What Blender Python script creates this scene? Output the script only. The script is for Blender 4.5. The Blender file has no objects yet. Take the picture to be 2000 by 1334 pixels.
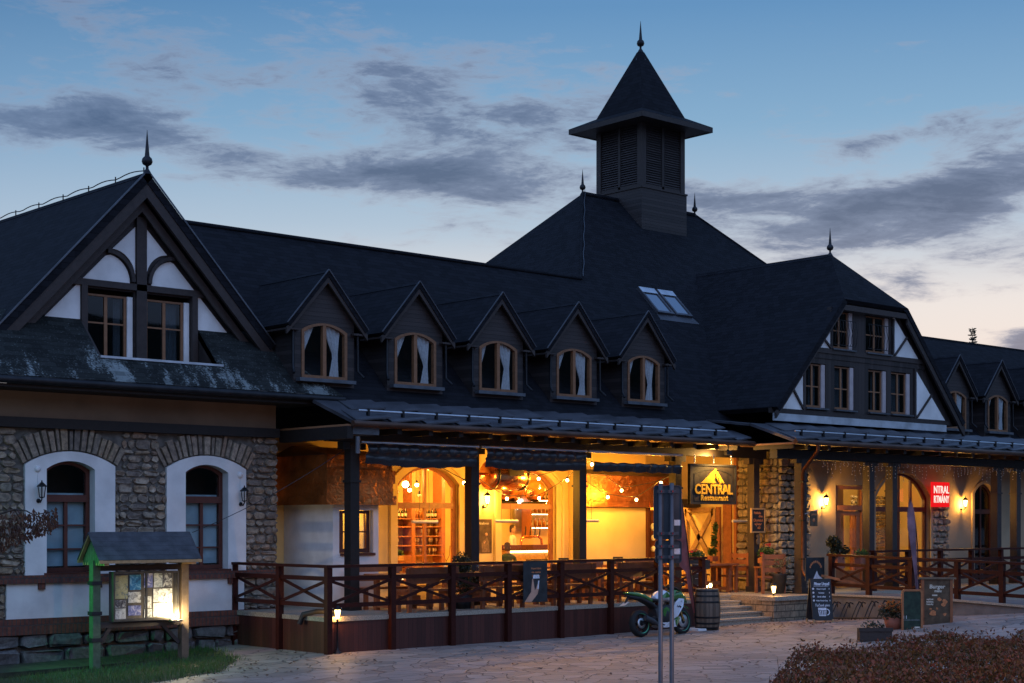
import bpy, math, random
import numpy as np
from mathutils import Vector, Matrix

random.seed(11)
rng = np.random.default_rng(11)
R = math.radians
sc = bpy.context.scene
COL = sc.collection

# ------------------------------------------------------------------ camera
YAW = R(41.92)
CS, SN = math.cos(YAW), math.sin(YAW)
CAMH, FPX, HZ = 2.6, 3100.0, 1018.0
cd = bpy.data.cameras.new('camera')
cam = bpy.data.objects.new('camera', cd)
COL.objects.link(cam)
cam.location = (0, 0, CAMH)
cam.rotation_euler = (R(90), 0, -YAW)
cd.sensor_width = 36.0
cd.lens = FPX / 2000 * 36
cd.shift_y = 0.1755
cd.clip_end = 3000
sc.camera = cam

# ------------------------------------------------------------------ exposure
sc.view_settings.view_transform = 'Standard'
sc.view_settings.look = 'None'
sc.view_settings.exposure = 0.0
sc.view_settings.gamma = 1.0
try:
    sc.cycles.use_denoising = True
    sc.cycles.max_bounces = 8
    sc.cycles.transparent_max_bounces = 16
    sc.cycles.caustics_reflective = False
    sc.cycles.caustics_refractive = False
    sc.cycles.sample_clamp_indirect = 4.0
except Exception:
    pass


class NB:
    """small helper for wiring shader nodes"""
    def __init__(s, nt):
        s.nt = nt

    def n(s, typ, **kw):
        nd = s.nt.nodes.new(typ)
        for k, v in kw.items():
            setattr(nd, k, v)
        return nd

    def put(s, sock, val):
        if isinstance(val, bpy.types.NodeSocket):
            s.nt.links.new(val, sock)
        elif isinstance(val, (tuple, list)) and len(val) == 3 and sock.type == 'RGBA':
            sock.default_value = (*val, 1)
        else:
            sock.default_value = val

    def m(s, op, a, b=None, c=None, clamp=False):
        nd = s.n('ShaderNodeMath', operation=op, use_clamp=clamp)
        s.put(nd.inputs[0], a)
        if b is not None:
            s.put(nd.inputs[1], b)
        if c is not None:
            s.put(nd.inputs[2], c)
        return nd.outputs[0]

    def mix(s, f, a, b, blend='MIX'):
        nd = s.n('ShaderNodeMix', data_type='RGBA', blend_type=blend)
        s.put(nd.inputs[0], f)
        s.put(nd.inputs[6], a)
        s.put(nd.inputs[7], b)
        return nd.outputs[2]

    def ramp(s, f, stops, interp='LINEAR'):
        nd = s.n('ShaderNodeValToRGB')
        cr = nd.color_ramp
        cr.interpolation = interp
        while len(cr.elements) < len(stops):
            cr.elements.new(0.5)
        for e, (p, c) in zip(cr.elements, stops):
            e.position = p
            e.color = (*c, 1)
        s.put(nd.inputs[0], f)
        return nd.outputs[0]

    def smooth(s, x, lo, hi):
        nd = s.n('ShaderNodeMapRange', interpolation_type='SMOOTHSTEP')
        s.put(nd.inputs[0], x)
        s.put(nd.inputs[1], lo)
        s.put(nd.inputs[2], hi)
        return nd.outputs[0]

    def noise(s, vec, scale, detail=4, rough=0.55, dist=0.0):
        nd = s.n('ShaderNodeTexNoise')
        if vec is not None:
            s.put(nd.inputs['Vector'], vec)
        s.put(nd.inputs['Scale'], scale)
        s.put(nd.inputs['Detail'], detail)
        s.put(nd.inputs['Roughness'], rough)
        s.put(nd.inputs['Distortion'], dist)
        return nd.outputs[0]

    def comb(s, x, y, z=0.0):
        nd = s.n('ShaderNodeCombineXYZ')
        for i, v in enumerate((x, y, z)):
            s.put(nd.inputs[i], v)
        return nd.outputs[0]


# ------------------------------------------------------------------ dusk sky
SKY_ROT = math.atan2(0.90, 0.44)


def make_sky():
    w = bpy.data.worlds.new('World')
    sc.world = w
    w.use_nodes = True
    nt = w.node_tree
    nt.nodes.clear()
    b = NB(nt)
    tc = b.n('ShaderNodeTexCoord')
    sp = b.n('ShaderNodeSeparateXYZ')
    nt.links.new(tc.outputs['Generated'], sp.inputs[0])
    x, y, z = sp.outputs
    az = b.m('ARCTAN2', x, y)
    el = b.m('ARCSINE', z)
    elc = b.m('MAXIMUM', el, 0.0)
    e01 = b.m('DIVIDE', elc, 1.5708)
    west = b.ramp(e01, [(0.0, (0.92, 0.70, 0.56)), (0.055, (0.88, 0.75, 0.67)), (0.085, (0.82, 0.76, 0.73)),
                        (0.115, (0.44, 0.55, 0.67)), (0.155, (0.225, 0.405, 0.60)),
                        (0.20, (0.112, 0.275, 0.51)), (0.33, (0.13, 0.27, 0.58)), (1.0, (0.18, 0.31, 0.70))])
    east = b.ramp(e01, [(0.0, (0.20, 0.24, 0.38)), (0.05, (0.32, 0.38, 0.53)), (0.085, (0.60, 0.65, 0.76)), (0.115, (0.35, 0.48, 0.635)),
                        (0.155, (0.165, 0.315, 0.52)), (0.20, (0.068, 0.185, 0.375)),
                        (0.33, (0.13, 0.27, 0.58)), (1.0, (0.18, 0.31, 0.70))])
    # the sky behind the viewer, out of the photograph, lights the front of the house
    back = b.ramp(e01, [(0.0, (0.19, 0.26, 0.43)), (0.08, (0.25, 0.37, 0.64)), (0.28, (0.50, 0.80, 1.48)), (0.6, (0.42, 0.70, 1.36)), (1.0, (0.17, 0.31, 0.72))])
    # the glow where the sun went down lies beyond the far end of the building
    dx = b.m('ADD', b.m('MULTIPLY', x, math.sin(SKY_ROT)), b.m('MULTIPLY', y, math.cos(SKY_ROT)))
    g = b.smooth(dx, 0.60, 0.93)
    sky = b.mix(g, east, west)
    sky = b.mix(b.smooth(b.m('ADD', b.m('MULTIPLY', x, -SN), b.m('MULTIPLY', y, -CS)), -0.35, 0.35), sky, back)
    # clouds
    den = b.m('ADD', z, 0.10)
    pv = b.comb(b.m('DIVIDE', x, den), b.m('DIVIDE', y, den), 0.0)
    n1 = b.noise(pv, 2.9, 9, 0.60, 0.35)
    stretched = b.comb(b.m('MULTIPLY', az, 9.0), b.m('MULTIPLY', el, 34.0), 0.0)
    n2 = b.noise(stretched, 1.35, 8, 0.64, 0.5)
    n3 = b.noise(stretched, 5.2, 6, 0.7, 0.6)
    n = b.m('ADD', b.m('MULTIPLY', n1, 0.40), b.m('ADD', b.m('MULTIPLY', n2, 0.42), b.m('MULTIPLY', n3, 0.18)))
    # where the cloud banks stand: bearing, height, size, tilt
    banks = [(150, 238, 230, 55, -4, 1.0), (420, 290, 170, 30, 14, 0.75), (210, 85, 200, 48, 12, 0.55),
             (880, 225, 330, 95, 10, 0.98), (800, 345, 290, 34, 3, 0.80), (980, 400, 260, 60, 8, 0.45),
             (1860, 385, 260, 52, -9, 1.35), (1600, 480, 210, 34, -7, 0.9), (1880, 515, 200, 46, -4, 0.62),
             (1740, 268, 120, 20, -14, 0.62), (1480, 385, 220, 60, 4, 0.75), (1990, 668, 70, 20, -8, 1.2),
             (1950, 270, 150, 60, -20, 0.55), (560, 185, 90, 26, 20, 0.4)]
    tot = None
    for (u, v, su, sv, rot, amp) in banks:
        t = (u - 1000) / FPX
        a0 = YAW + math.atan(t)
        e0 = math.atan((HZ - v) / FPX * math.cos(math.atan(t)))
        k = 1.0 / FPX
        c, s_ = math.cos(R(rot)), math.sin(R(rot))
        da = b.m('SUBTRACT', az, a0)
        de = b.m('SUBTRACT', el, e0)
        p = b.m('MULTIPLY', b.m('ADD', b.m('MULTIPLY', da, c), b.m('MULTIPLY', de, -s_)), 1 / (su * k))
        q = b.m('MULTIPLY', b.m('ADD', b.m('MULTIPLY', da, s_), b.m('MULTIPLY', de, c)), 1 / (sv * k))
        rr = b.m('ADD', b.m('MULTIPLY', p, p), b.m('MULTIPLY', q, q))
        ee = b.m('MULTIPLY', b.m('POWER', 2.71828, b.m('MULTIPLY', rr, -0.8)), amp)
        tot = ee if tot is None else b.m('ADD', tot, ee)
    tot = b.m('MINIMUM', tot, 1.45)
    d = b.m('ADD', b.m('MULTIPLY', b.m('SUBTRACT', n, 0.5), 4.2), b.m('SUBTRACT', b.m('MULTIPLY', tot, 0.78), 0.25))
    a = b.m('MULTIPLY', b.smooth(d, -0.08, 0.62), 0.84)
    ccol_w = b.ramp(d, [(0.0, (0.50, 0.42, 0.45)), (0.25, (0.34, 0.35, 0.44)), (0.55, (0.145, 0.185, 0.30)),
                        (1.0, (0.050, 0.078, 0.165))])
    ccol_e = b.ramp(d, [(0.0, (0.38, 0.38, 0.47)), (0.25, (0.235, 0.30, 0.44)), (0.55, (0.115, 0.18, 0.32)),
                        (1.0, (0.06, 0.105, 0.22))])
    sky = b.mix(a, sky, b.mix(g, ccol_e, ccol_w))
    low = b.smooth(el, -0.02, 0.01)
    sky = b.mix(low, (0.045, 0.045, 0.055), sky)
    nish = b.n('ShaderNodeTexSky', sky_type='NISHITA', sun_disc=False)
    nish.sun_elevation = R(-1.0)
    nish.sun_rotation = SKY_ROT
    bg1 = b.n('ShaderNodeBackground')
    b.put(bg1.inputs[0], sky)
    bg1.inputs[1].default_value = 1.0
    bg2 = b.n('ShaderNodeBackground')
    b.put(bg2.inputs[0], nish.outputs[0])
    bg2.inputs[1].default_value = 0.03
    ad = b.n('ShaderNodeAddShader')
    nt.links.new(bg1.outputs[0], ad.inputs[0])
    nt.links.new(bg2.outputs[0], ad.inputs[1])
    out = b.n('ShaderNodeOutputWorld')
    nt.links.new(ad.outputs[0], out.inputs[0])


make_sky()


# ------------------------------------------------------------------ measuring
def P(u, v=None, Y=None, X=None, z=None, f=None):
    """surveying: where the sight line at (u, v) of the photograph meets a known wall, height or distance"""
    t = (u - 1000) / FPX
    ax, ay = CS * t + SN, CS - SN * t
    if Y is not None:
        f = Y / ay
    elif X is not None:
        f = X / ax
    elif z is not None:
        f = (CAMH - z) * FPX / (v - HZ)
    zz = CAMH + (HZ - v) / FPX * f if v is not None else 0.0
    return Vector((ax * f, ay * f, zz))


def sstep(x, a, b):
    t = max(0.0, min(1.0, (x - a) / (b - a)))
    return t * t * (3 - 2 * t)


def gz(X, Y):
    """height of the ground"""
    z = -0.05 * max(0.0, min(6.3, 18.3 - X))
    z += 0.014 * max(0.0, min(8.0, X - 25))
    if X > 27:
        z += 0.075 * max(0.0, min(6.0, 24.2 - Y)) * sstep(X, 27, 33)
    return z


# ------------------------------------------------------------------ materials
MATS = {}


def new_mat(name):
    m = bpy.data.materials.new(name)
    m.use_nodes = True
    nt = m.node_tree
    nt.nodes.clear()
    return m, NB(nt)


def finish(m, b, col, rough=0.7, metal=0.0, height=None, bump=0.3, dist=0.02, spec=0.4, emis=None, estr=0.0, coat=0.0):
    pr = b.n('ShaderNodeBsdfPrincipled')
    b.put(pr.inputs['Base Color'], col)
    b.put(pr.inputs['Roughness'], rough)
    b.put(pr.inputs['Metallic'], metal)
    b.put(pr.inputs['Specular IOR Level'], spec)
    if coat:
        b.put(pr.inputs['Coat Weight'], coat)
    if emis is not None:
        b.put(pr.inputs['Emission Color'], emis)
        b.put(pr.inputs['Emission Strength'], estr)
    if height is not None:
        bp = b.n('ShaderNodeBump')
        bp.inputs['Strength'].default_value = bump
        bp.inputs['Distance'].default_value = dist
        b.put(bp.inputs['Height'], height)
        b.nt.links.new(bp.outputs[0], pr.inputs['Normal'])
    out = b.n('ShaderNodeOutputMaterial')
    b.nt.links.new(pr.outputs[0], out.inputs[0])
    return m


def sc3(c, k):
    return tuple(min(1.0, v * k) for v in c)


def surf(name, col, rough=0.7, metal=0.0, vary=0.25, scale=5.0, bump=0.25, bscale=40.0, dist=0.01, spec=0.4, coat=0.0):
    m, b = new_mat(name)
    tc = b.n('ShaderNodeTexCoord').outputs['Object']
    n = b.noise(tc, scale, 5)
    c = b.mix(b.smooth(n, 0.3, 0.7), sc3(col, 1 - vary), sc3(col, 1 + vary))
    h = b.noise(tc, bscale, 3)
    rn = b.m('ADD', b.m('MULTIPLY', b.m('SUBTRACT', n, 0.5), 0.25), rough, clamp=True)
    return finish(m, b, c, rn, metal, h, bump, dist, spec, coat=coat)


def uvs(b):
    nd = b.n('ShaderNodeUVMap')
    nd.uv_map = 'UVMap'
    sp = b.n('ShaderNodeSeparateXYZ')
    b.nt.links.new(nd.outputs[0], sp.inputs[0])
    return nd.outputs[0], sp.outputs[0], sp.outputs[1]


def shingle(name, col, w=0.22, h=0.13, vary=0.28, lichen=None):
    m, b = new_mat(name)
    uv, u, v = uvs(b)
    tc = b.n('ShaderNodeTexCoord').outputs['Object']
    row = b.m('FLOOR', b.m('DIVIDE', v, h))
    uo = b.m('ADD', b.m('DIVIDE', u, w), b.m('MULTIPLY', row, 0.37))
    wn = b.n('ShaderNodeTexWhiteNoise', noise_dimensions='2D')
    b.put(wn.inputs['Vector'], b.comb(b.m('FLOOR', uo), row))
    n = b.noise(tc, 1.3, 6, 0.6)
    rnd = b.m('ADD', b.m('MULTIPLY', wn.outputs[0], 0.85), b.m('MULTIPLY', n, 0.35))
    c = b.mix(b.smooth(rnd, 0.15, 1.0), sc3(col, 1 - vary), sc3(col, 1 + vary))
    fv = b.m('FRACT', b.m('DIVIDE', v, h))
    fu = b.m('FRACT', uo)
    gap = b.m('MAXIMUM', b.m('LESS_THAN', fu, 0.03), 0.0)
    hh = b.m('SUBTRACT', b.m('SUBTRACT', 1.0, fv), b.m('MULTIPLY', gap, 0.5))
    hh = b.m('ADD', hh, b.m('MULTIPLY', wn.outputs[0], 0.25))
    edge = b.m('LESS_THAN', fv, 0.10)
    c = b.mix(b.m('MULTIPLY', edge, 0.55), c, sc3(col, 0.25))
    if lichen is not None:
        n2 = b.noise(b.comb(b.m('MULTIPLY', u, 1.5), b.m('MULTIPLY', v, 0.5), 3.0), 1.0, 4, 0.6)
        n3 = b.noise(tc, 24, 5, 0.75)
        sz = b.n('ShaderNodeSeparateXYZ')
        b.put(sz.inputs[0], tc)
        dn = b.m('SUBTRACT', 1.0, b.smooth(sz.outputs[2], 5.45, 6.25))
        amt = b.m('MULTIPLY', b.smooth(n2, 0.45, 0.62), b.m('ADD', b.m('MULTIPLY', dn, 0.8), 0.12))
        lf = b.smooth(b.m('ADD', n3, b.m('MULTIPLY', amt, 0.32)), 0.58, 0.74)
        lf = b.m('MULTIPLY', lf, b.m('ADD', 0.45, b.m('MULTIPLY', wn.outputs[0], 0.5)))
        c = b.mix(lf, c, lichen)
    return finish(m, b, c, 0.85, 0, hh, 0.55, 0.02, 0.10)


def planks(name, col, w=0.12, axis='v', rough=0.6, vary=0.35, lap=False, groove=0.06, spec=0.3, bump=0.6):
    """boards side by side: axis 'v' = boards lie level and stack up, 'u' = boards stand upright"""
    m, b = new_mat(name)
    uv, u, v = uvs(b)
    across, along = (v, u) if axis == 'v' else (u, v)
    q = b.m('DIVIDE', across, w)
    i = b.m('FLOOR', q)
    fr = b.m('FRACT', q)
    wn = b.n('ShaderNodeTexWhiteNoise', noise_dimensions='1D')
    b.put(wn.inputs['W'], i)
    gr = b.noise(b.comb(b.m('MULTIPLY', across, 38.0), b.m('ADD', b.m('MULTIPLY', along, 2.2), b.m('MULTIPLY', i, 7.3)), 0.0), 1.0, 5, 0.6)
    mx = b.m('ADD', b.m('MULTIPLY', wn.outputs[0], 0.55), b.m('MULTIPLY', gr, 0.65))
    c = b.mix(b.smooth(mx, 0.2, 1.0), sc3(col, 1 - vary), sc3(col, 1 + vary))
    gv = b.m('LESS_THAN', fr, groove)
    c = b.mix(b.m('MULTIPLY', gv, 0.75), c, sc3(col, 0.15))
    hh = b.m('SUBTRACT', 1.0, fr) if lap else b.m('SUBTRACT', 1.0, gv)
    hh = b.m('ADD', hh, b.m('MULTIPLY', gr, 0.25))
    return finish(m, b, c, rough, 0, hh, bump, 0.015, spec)


def wood(name, col, rough=0.55, vary=0.35, spec=0.35, bump=0.3):
    m, b = new_mat(name)
    uv, u, v = uvs(b)
    oi = b.n('ShaderNodeNewGeometry').outputs['Random Per Island']
    vec = b.comb(b.m('MULTIPLY', u, 9.0), b.m('MULTIPLY', v, 9.0), b.m('MULTIPLY', oi, 31.0))
    n = b.noise(vec, 1.0, 6, 0.65, 0.6)
    mx = b.m('ADD', b.m('MULTIPLY', n, 0.8), b.m('MULTIPLY', oi, 0.3))
    c = b.mix(b.smooth(mx, 0.25, 0.85), sc3(col, 1 - vary), sc3(col, 1 + vary))
    return finish(m, b, c, rough, 0, n, bump, 0.01, spec)


def stones(name, cols, rough=0.85, k=1.0):
    m, b = new_mat(name)
    tc = b.n('ShaderNodeTexCoord').outputs['Object']
    oi = b.n('ShaderNodeNewGeometry').outputs['Random Per Island']
    c = b.ramp(oi, [(i / (len(cols) - 1), sc3(x, k)) for i, x in enumerate(cols)])
    n = b.noise(tc, 9, 7, 0.68)
    n2 = b.noise(tc, 40, 4, 0.6)
    c = b.mix(b.smooth(n, 0.33, 0.68), b.mix(0.62, c, (0.03, 0.03, 0.035)), c)
    hh = b.m('ADD', n, b.m('MULTIPLY', n2, 0.35))
    return finish(m, b, c, rough, 0, hh, 0.75, 0.03, 0.3)


def brickmat(name, c1, c2, mortar, bw=0.22, bh=0.075, ms=0.012):
    m, b = new_mat(name)
    uv, u, v = uvs(b)
    br = b.n('ShaderNodeTexBrick')
    b.put(br.inputs['Vector'], uv)
    b.put(br.inputs['Color1'], c1)
    b.put(br.inputs['Color2'], c2)
    b.put(br.inputs['Mortar'], mortar)
    b.put(br.inputs['Scale'], 1.0)
    b.put(br.inputs['Mortar Size'], ms)
    b.put(br.inputs['Brick Width'], bw)
    b.put(br.inputs['Row Height'], bh)
    tc = b.n('ShaderNodeTexCoord').outputs['Object']
    n = b.noise(tc, 14, 5, 0.6)
    c = b.mix(b.smooth(n, 0.3, 0.75), b.mix(0.45, br.outputs[0], (0.02, 0.02, 0.02)), br.outputs[0])
    hh = b.m('ADD', b.m('SUBTRACT', 1.0, br.outputs[1]), b.m('MULTIPLY', n, 0.5))
    return finish(m, b, c, 0.85, 0, hh, 0.6, 0.02, 0.3)


def glass(name, tint=(1, 1, 1), refl=1.0, rough=0.02):
    m, b = new_mat(name)
    tr = b.n('ShaderNodeBsdfTransparent')
    tr.inputs[0].default_value = (*tint, 1)
    gl = b.n('ShaderNodeBsdfGlossy')
    gl.inputs[0].default_value = (refl, refl, refl, 1)
    gl.inputs['Roughness'].default_value = rough
    fr = b.n('ShaderNodeFresnel')
    fr.inputs[0].default_value = 1.5
    mx = b.n('ShaderNodeMixShader')
    bf = b.n('ShaderNodeNewGeometry').outputs['Backfacing']
    b.put(mx.inputs[0], b.m('MULTIPLY', fr.outputs[0], b.m('SUBTRACT', 1.0, bf)))
    b.nt.links.new(tr.outputs[0], mx.inputs[1])
    b.nt.links.new(gl.outputs[0], mx.inputs[2])
    out = b.n('ShaderNodeOutputMaterial')
    b.nt.links.new(mx.outputs[0], out.inputs[0])
    return m


def lampmat(name, col, strength):
    m, b = new_mat(name)
    e = b.n('ShaderNodeEmission')
    e.inputs[0].default_value = (*col, 1)
    e.inputs[1].default_value = strength
    out = b.n('ShaderNodeOutputMaterial')
    b.nt.links.new(e.outputs[0], out.inputs[0])
    return m


def leafmat(name, cols, rough=0.6, trans=0.3):
    m, b = new_mat(name)
    oi = b.n('ShaderNodeNewGeometry').outputs['Random Per Island']
    c = b.ramp(oi, [(i / (len(cols) - 1), x) for i, x in enumerate(cols)])
    pr = b.n('ShaderNodeBsdfPrincipled')
    b.put(pr.inputs['Base Color'], c)
    pr.inputs['Roughness'].default_value = rough
    tl = b.n('ShaderNodeBsdfTranslucent')
    b.put(tl.inputs[0], c)
    mx = b.n('ShaderNodeMixShader')
    mx.inputs[0].default_value = trans
    b.nt.links.new(pr.outputs[0], mx.inputs[1])
    b.nt.links.new(tl.outputs[0], mx.inputs[2])
    out = b.n('ShaderNodeOutputMaterial')
    b.nt.links.new(mx.outputs[0], out.inputs[0])
    return m


def pavingmat():
    m, b = new_mat('paving_stone')
    tc = b.n('ShaderNodeTexCoord').outputs['Object']
    wob = b.n('ShaderNodeTexNoise')
    b.put(wob.inputs['Vector'], tc)
    b.put(wob.inputs['Scale'], 0.9)
    b.put(wob.inputs['Detail'], 4.0)
    mv = b.n('ShaderNodeVectorMath', operation='MULTIPLY_ADD')
    b.put(mv.inputs[0], wob.outputs[1])
    mv.inputs[1].default_value = (0.9, 0.6, 0)
    b.put(mv.inputs[2], tc)
    rot = b.n('ShaderNodeVectorRotate', rotation_type='Z_AXIS')
    b.put(rot.inputs[0], mv.outputs[0])
    rot.inputs['Angle'].default_value = R(33)
    vo = b.n('ShaderNodeTexVoronoi', feature='DISTANCE_TO_EDGE')
    b.put(vo.inputs['Vector'], rot.outputs[0])
    b.put(vo.inputs['Scale'], 2.1)
    vc = b.n('ShaderNodeTexVoronoi', feature='F1')
    b.put(vc.inputs['Vector'], rot.outputs[0])
    b.put(vc.inputs['Scale'], 2.1)
    sp = b.n('ShaderNodeSeparateColor')
    b.put(sp.inputs[0], vc.outputs['Color'])
    n = b.noise(tc, 3.0, 8, 0.7)
    n2 = b.noise(tc, 0.35, 4, 0.6)
    k = b.m('ADD', b.m('MULTIPLY', sp.outputs[0], 0.5), b.m('ADD', b.m('MULTIPLY', n, 0.7), b.m('MULTIPLY', n2, 0.5)))
    c = b.mix(b.smooth(k, 0.4, 1.3), (0.19, 0.145, 0.120), (0.34, 0.262, 0.218))
    jn = b.m('SUBTRACT', 1.0, b.smooth(vo.outputs[0], 0.004, 0.026))
    c = b.mix(b.m('MULTIPLY', jn, b.smooth(n2, 0.25, 0.55)), c, (0.05, 0.04, 0.036))
    hh = b.m('ADD', b.m('SUBTRACT', 1.0, jn), b.m('ADD', b.m('MULTIPLY', n, 0.5), b.m('MULTIPLY', sp.outputs[1], 0.5)))
    return finish(m, b, c, 0.62, 0, hh, 0.8, 0.03, 0.4)


def wavymat(name, col, scale=9.0, metal=0.0, rough=0.3, bump=0.6):
    """hanging foil or hammered sheet: folds run by noise"""
    m, b = new_mat(name)
    tc = b.n('ShaderNodeTexCoord').outputs['Object']
    n = b.noise(tc, scale, 3, 0.5, 1.2)
    n2 = b.noise(tc, scale * 0.3, 4, 0.6)
    c = b.mix(b.smooth(n2, 0.3, 0.7), sc3(col, 0.6), sc3(col, 1.25))
    return finish(m, b, c, rough, metal, n, bump, 0.05, 0.5)


M = {}
M['roof'] = shingle('dark_shingle', (0.0110, 0.0112, 0.0140), vary=0.22)
M['roof_lichen'] = shingle('lichened_shingle', (0.020, 0.022, 0.021), lichen=(0.24, 0.27, 0.26))
M['eave'] = surf('eave_tile', (0.055, 0.056, 0.064), 0.5, vary=0.35, scale=1.4, bump=0.2)
M['dark_wood'] = wood('dark_stained_wood', (0.036, 0.027, 0.024), 0.6)
M['black_wood'] = wood('near_black_beam', (0.014, 0.011, 0.010), 0.6)
M['siding'] = planks('dark_board_siding', (0.034, 0.026, 0.024), 0.095, 'v', lap=True)
M['upright'] = planks('dark_upright_boards', (0.036, 0.028, 0.026), 0.14, 'u')
M['plaster'] = surf('white_plaster', (0.72, 0.71, 0.68), 0.9, vary=0.12, scale=1.6, bump=0.35, bscale=60)
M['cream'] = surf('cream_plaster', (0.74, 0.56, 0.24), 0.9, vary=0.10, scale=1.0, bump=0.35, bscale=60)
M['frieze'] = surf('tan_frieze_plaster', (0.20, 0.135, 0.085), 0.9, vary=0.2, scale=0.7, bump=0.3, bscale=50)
M['greyplaster'] = surf('grey_plaster', (0.40, 0.29, 0.18), 0.9, vary=0.15, scale=0.8, bump=0.3, bscale=50)  # one even brownish plaster colour
M['stone'] = stones('grey_rubble', [(0.23, 0.185, 0.135), (0.16, 0.13, 0.105), (0.30, 0.22, 0.14), (0.20, 0.175, 0.135),
                                    (0.26, 0.17, 0.11), (0.33, 0.27, 0.20), (0.19, 0.145, 0.11)], k=1.5)
M['boulder'] = stones('grey_boulder', [(0.15, 0.145, 0.14), (0.20, 0.19, 0.18), (0.12, 0.12, 0.12), (0.18, 0.165, 0.15)])
M['warmstone'] = stones('tan_rubble', [(0.36, 0.28, 0.18), (0.26, 0.21, 0.15), (0.40, 0.32, 0.21), (0.30, 0.25, 0.19), (0.22, 0.17, 0.12)], k=1.35)
M['mortar'] = surf('grey_mortar', (0.12, 0.11, 0.095), 0.95, vary=0.3, scale=8, bump=0.5)
M['brick'] = brickmat('red_brick', (0.23, 0.075, 0.045), (0.16, 0.055, 0.04), (0.10, 0.07, 0.06), 0.085, 0.30)
M['block'] = brickmat('tan_wall_block', (0.40, 0.31, 0.20), (0.31, 0.23, 0.15), (0.10, 0.08, 0.055), 0.36, 0.165, 0.012)
M['concrete'] = surf('grey_concrete', (0.13, 0.125, 0.12), 0.85, vary=0.25, scale=2.5, bump=0.4, bscale=50)
M['deckstone'] = surf('speckled_deck', (0.30, 0.26, 0.20), 0.7, vary=0.4, scale=45, bump=0.4, bscale=70)
M['stain'] = planks('red_brown_boards', (0.060, 0.016, 0.011), 0.115, 'u', rough=0.5, vary=0.3, spec=0.4)
M['rail'] = wood('red_brown_rail', (0.038, 0.0085, 0.0055), 0.5, spec=0.15)
M['orange_wood'] = wood('orange_brown_wood', (0.32, 0.12, 0.045), 0.42, spec=0.5)
M['tan_wood'] = wood('tan_window_wood', (0.20, 0.095, 0.045), 0.5)
M['red_wood'] = wood('red_window_wood', (0.085, 0.026, 0.017), 0.45)
M['table_wood'] = wood('lacquered_table_wood', (0.24, 0.085, 0.035), 0.35, spec=0.5)
M['pale_wood'] = wood('pale_timber', (0.42, 0.26, 0.12), 0.5)
M['weathered'] = wood('weathered_timber', (0.15, 0.105, 0.065), 0.7)
M['barrel'] = planks('aged_oak_staves', (0.12, 0.085, 0.06), 0.10, 'u', rough=0.65, vary=0.4)
M['green_tinted'] = wood('green_lit_timber', (0.085, 0.12, 0.07), 0.7)  # timber tinted green to carry the green light falling on it
M['iron'] = surf('black_iron', (0.02, 0.02, 0.022), 0.45, 0.6, vary=0.3, bump=0.15)
M['steel'] = surf('galvanised_steel', (0.42, 0.44, 0.46), 0.35, 0.9, vary=0.2, bump=0.1)
M['zinc'] = surf('pale_zinc_sheet', (0.50, 0.53, 0.56), 0.42, 0.55, vary=0.2, scale=2.0, bump=0.2)
M['zinc_dark'] = surf('weathered_zinc', (0.10, 0.11, 0.125), 0.45, 0.5, vary=0.2)
M['copper'] = wavymat('hammered_copper', (0.58, 0.19, 0.05), 6.0, 0.9, 0.36, 0.5)
M['copper_smooth'] = surf('polished_copper', (0.80, 0.34, 0.13), 0.22, 1.0, vary=0.15, bump=0.06, bscale=8)
M['oldcopper'] = surf('dull_copper_sheet', (0.09, 0.048, 0.032), 0.45, 0.55, vary=0.3, scale=2, bump=0.3, bscale=14)
M['copper_pipe'] = surf('brown_copper_pipe', (0.13, 0.06, 0.035), 0.4, 0.8, vary=0.25, bump=0.1)
M['foil'] = wavymat('black_awning_foil', (0.016, 0.016, 0.02), 4.0, 0.0, 0.30, 0.3)
M['clearfoil'] = glass('clear_awning_foil', (0.93, 0.80, 0.60), 1.0, 0.16)
M['pane'] = glass('window_pane')
M['darkpane'] = glass('dim_window_pane', (0.55, 0.58, 0.60))
M['curtain'] = surf('white_net_curtain', (0.36, 0.40, 0.42), 0.95, vary=0.12, scale=20, bump=0.2)
M['blind'] = surf('pale_roller_blind', (0.20, 0.31, 0.35), 0.9, vary=0.12, scale=3, bump=0.1)
M['void'] = surf('painted_room_dark', (0.012, 0.011, 0.010), 0.95, vary=0.3, bump=0.0)  # near-black colour stands in for the darkness of unlit rooms
M['white'] = surf('white_enamel', (0.75, 0.75, 0.73), 0.4, vary=0.06, bump=0.05)
M['cream_metal'] = surf('cream_heater_shell', (0.70, 0.62, 0.46), 0.4, vary=0.1, bump=0.05)
M['black'] = surf('matt_black', (0.018, 0.018, 0.02), 0.6, vary=0.25, bump=0.1)
M['rubber'] = surf('tyre_rubber', (0.012, 0.012, 0.012), 0.8, vary=0.2, bump=0.3)
M['signback'] = surf('grey_sign_back', (0.055, 0.058, 0.066), 0.5, 0.4, vary=0.2, scale=3, bump=0.08)
M['signpost'] = surf('grey_sign_post', (0.085, 0.087, 0.098), 0.45, 0.6, vary=0.25, scale=4, bump=0.1)
M['board'] = surf('black_sign_board', (0.022, 0.017, 0.013), 0.55, vary=0.4, scale=9, bump=0.4, bscale=30)
M['gold'] = surf('yellow_sign_paint', (0.60, 0.34, 0.03), 0.5, vary=0.10, bump=0.1)
M['chalk'] = surf('white_chalk', (0.62, 0.63, 0.66), 0.95, vary=0.2, scale=30, bump=0.1)
M['orange_chalk'] = surf('orange_chalk', (0.55, 0.20, 0.08), 0.95, vary=0.2, scale=30, bump=0.1)
M['greenboard'] = surf('green_chalkboard', (0.022, 0.040, 0.026), 0.8, vary=0.4, scale=7, bump=0.1)
M['rim_green'] = surf('green_rim_tape', (0.12, 0.55, 0.30), 0.4, vary=0.1, bump=0.0)
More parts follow.
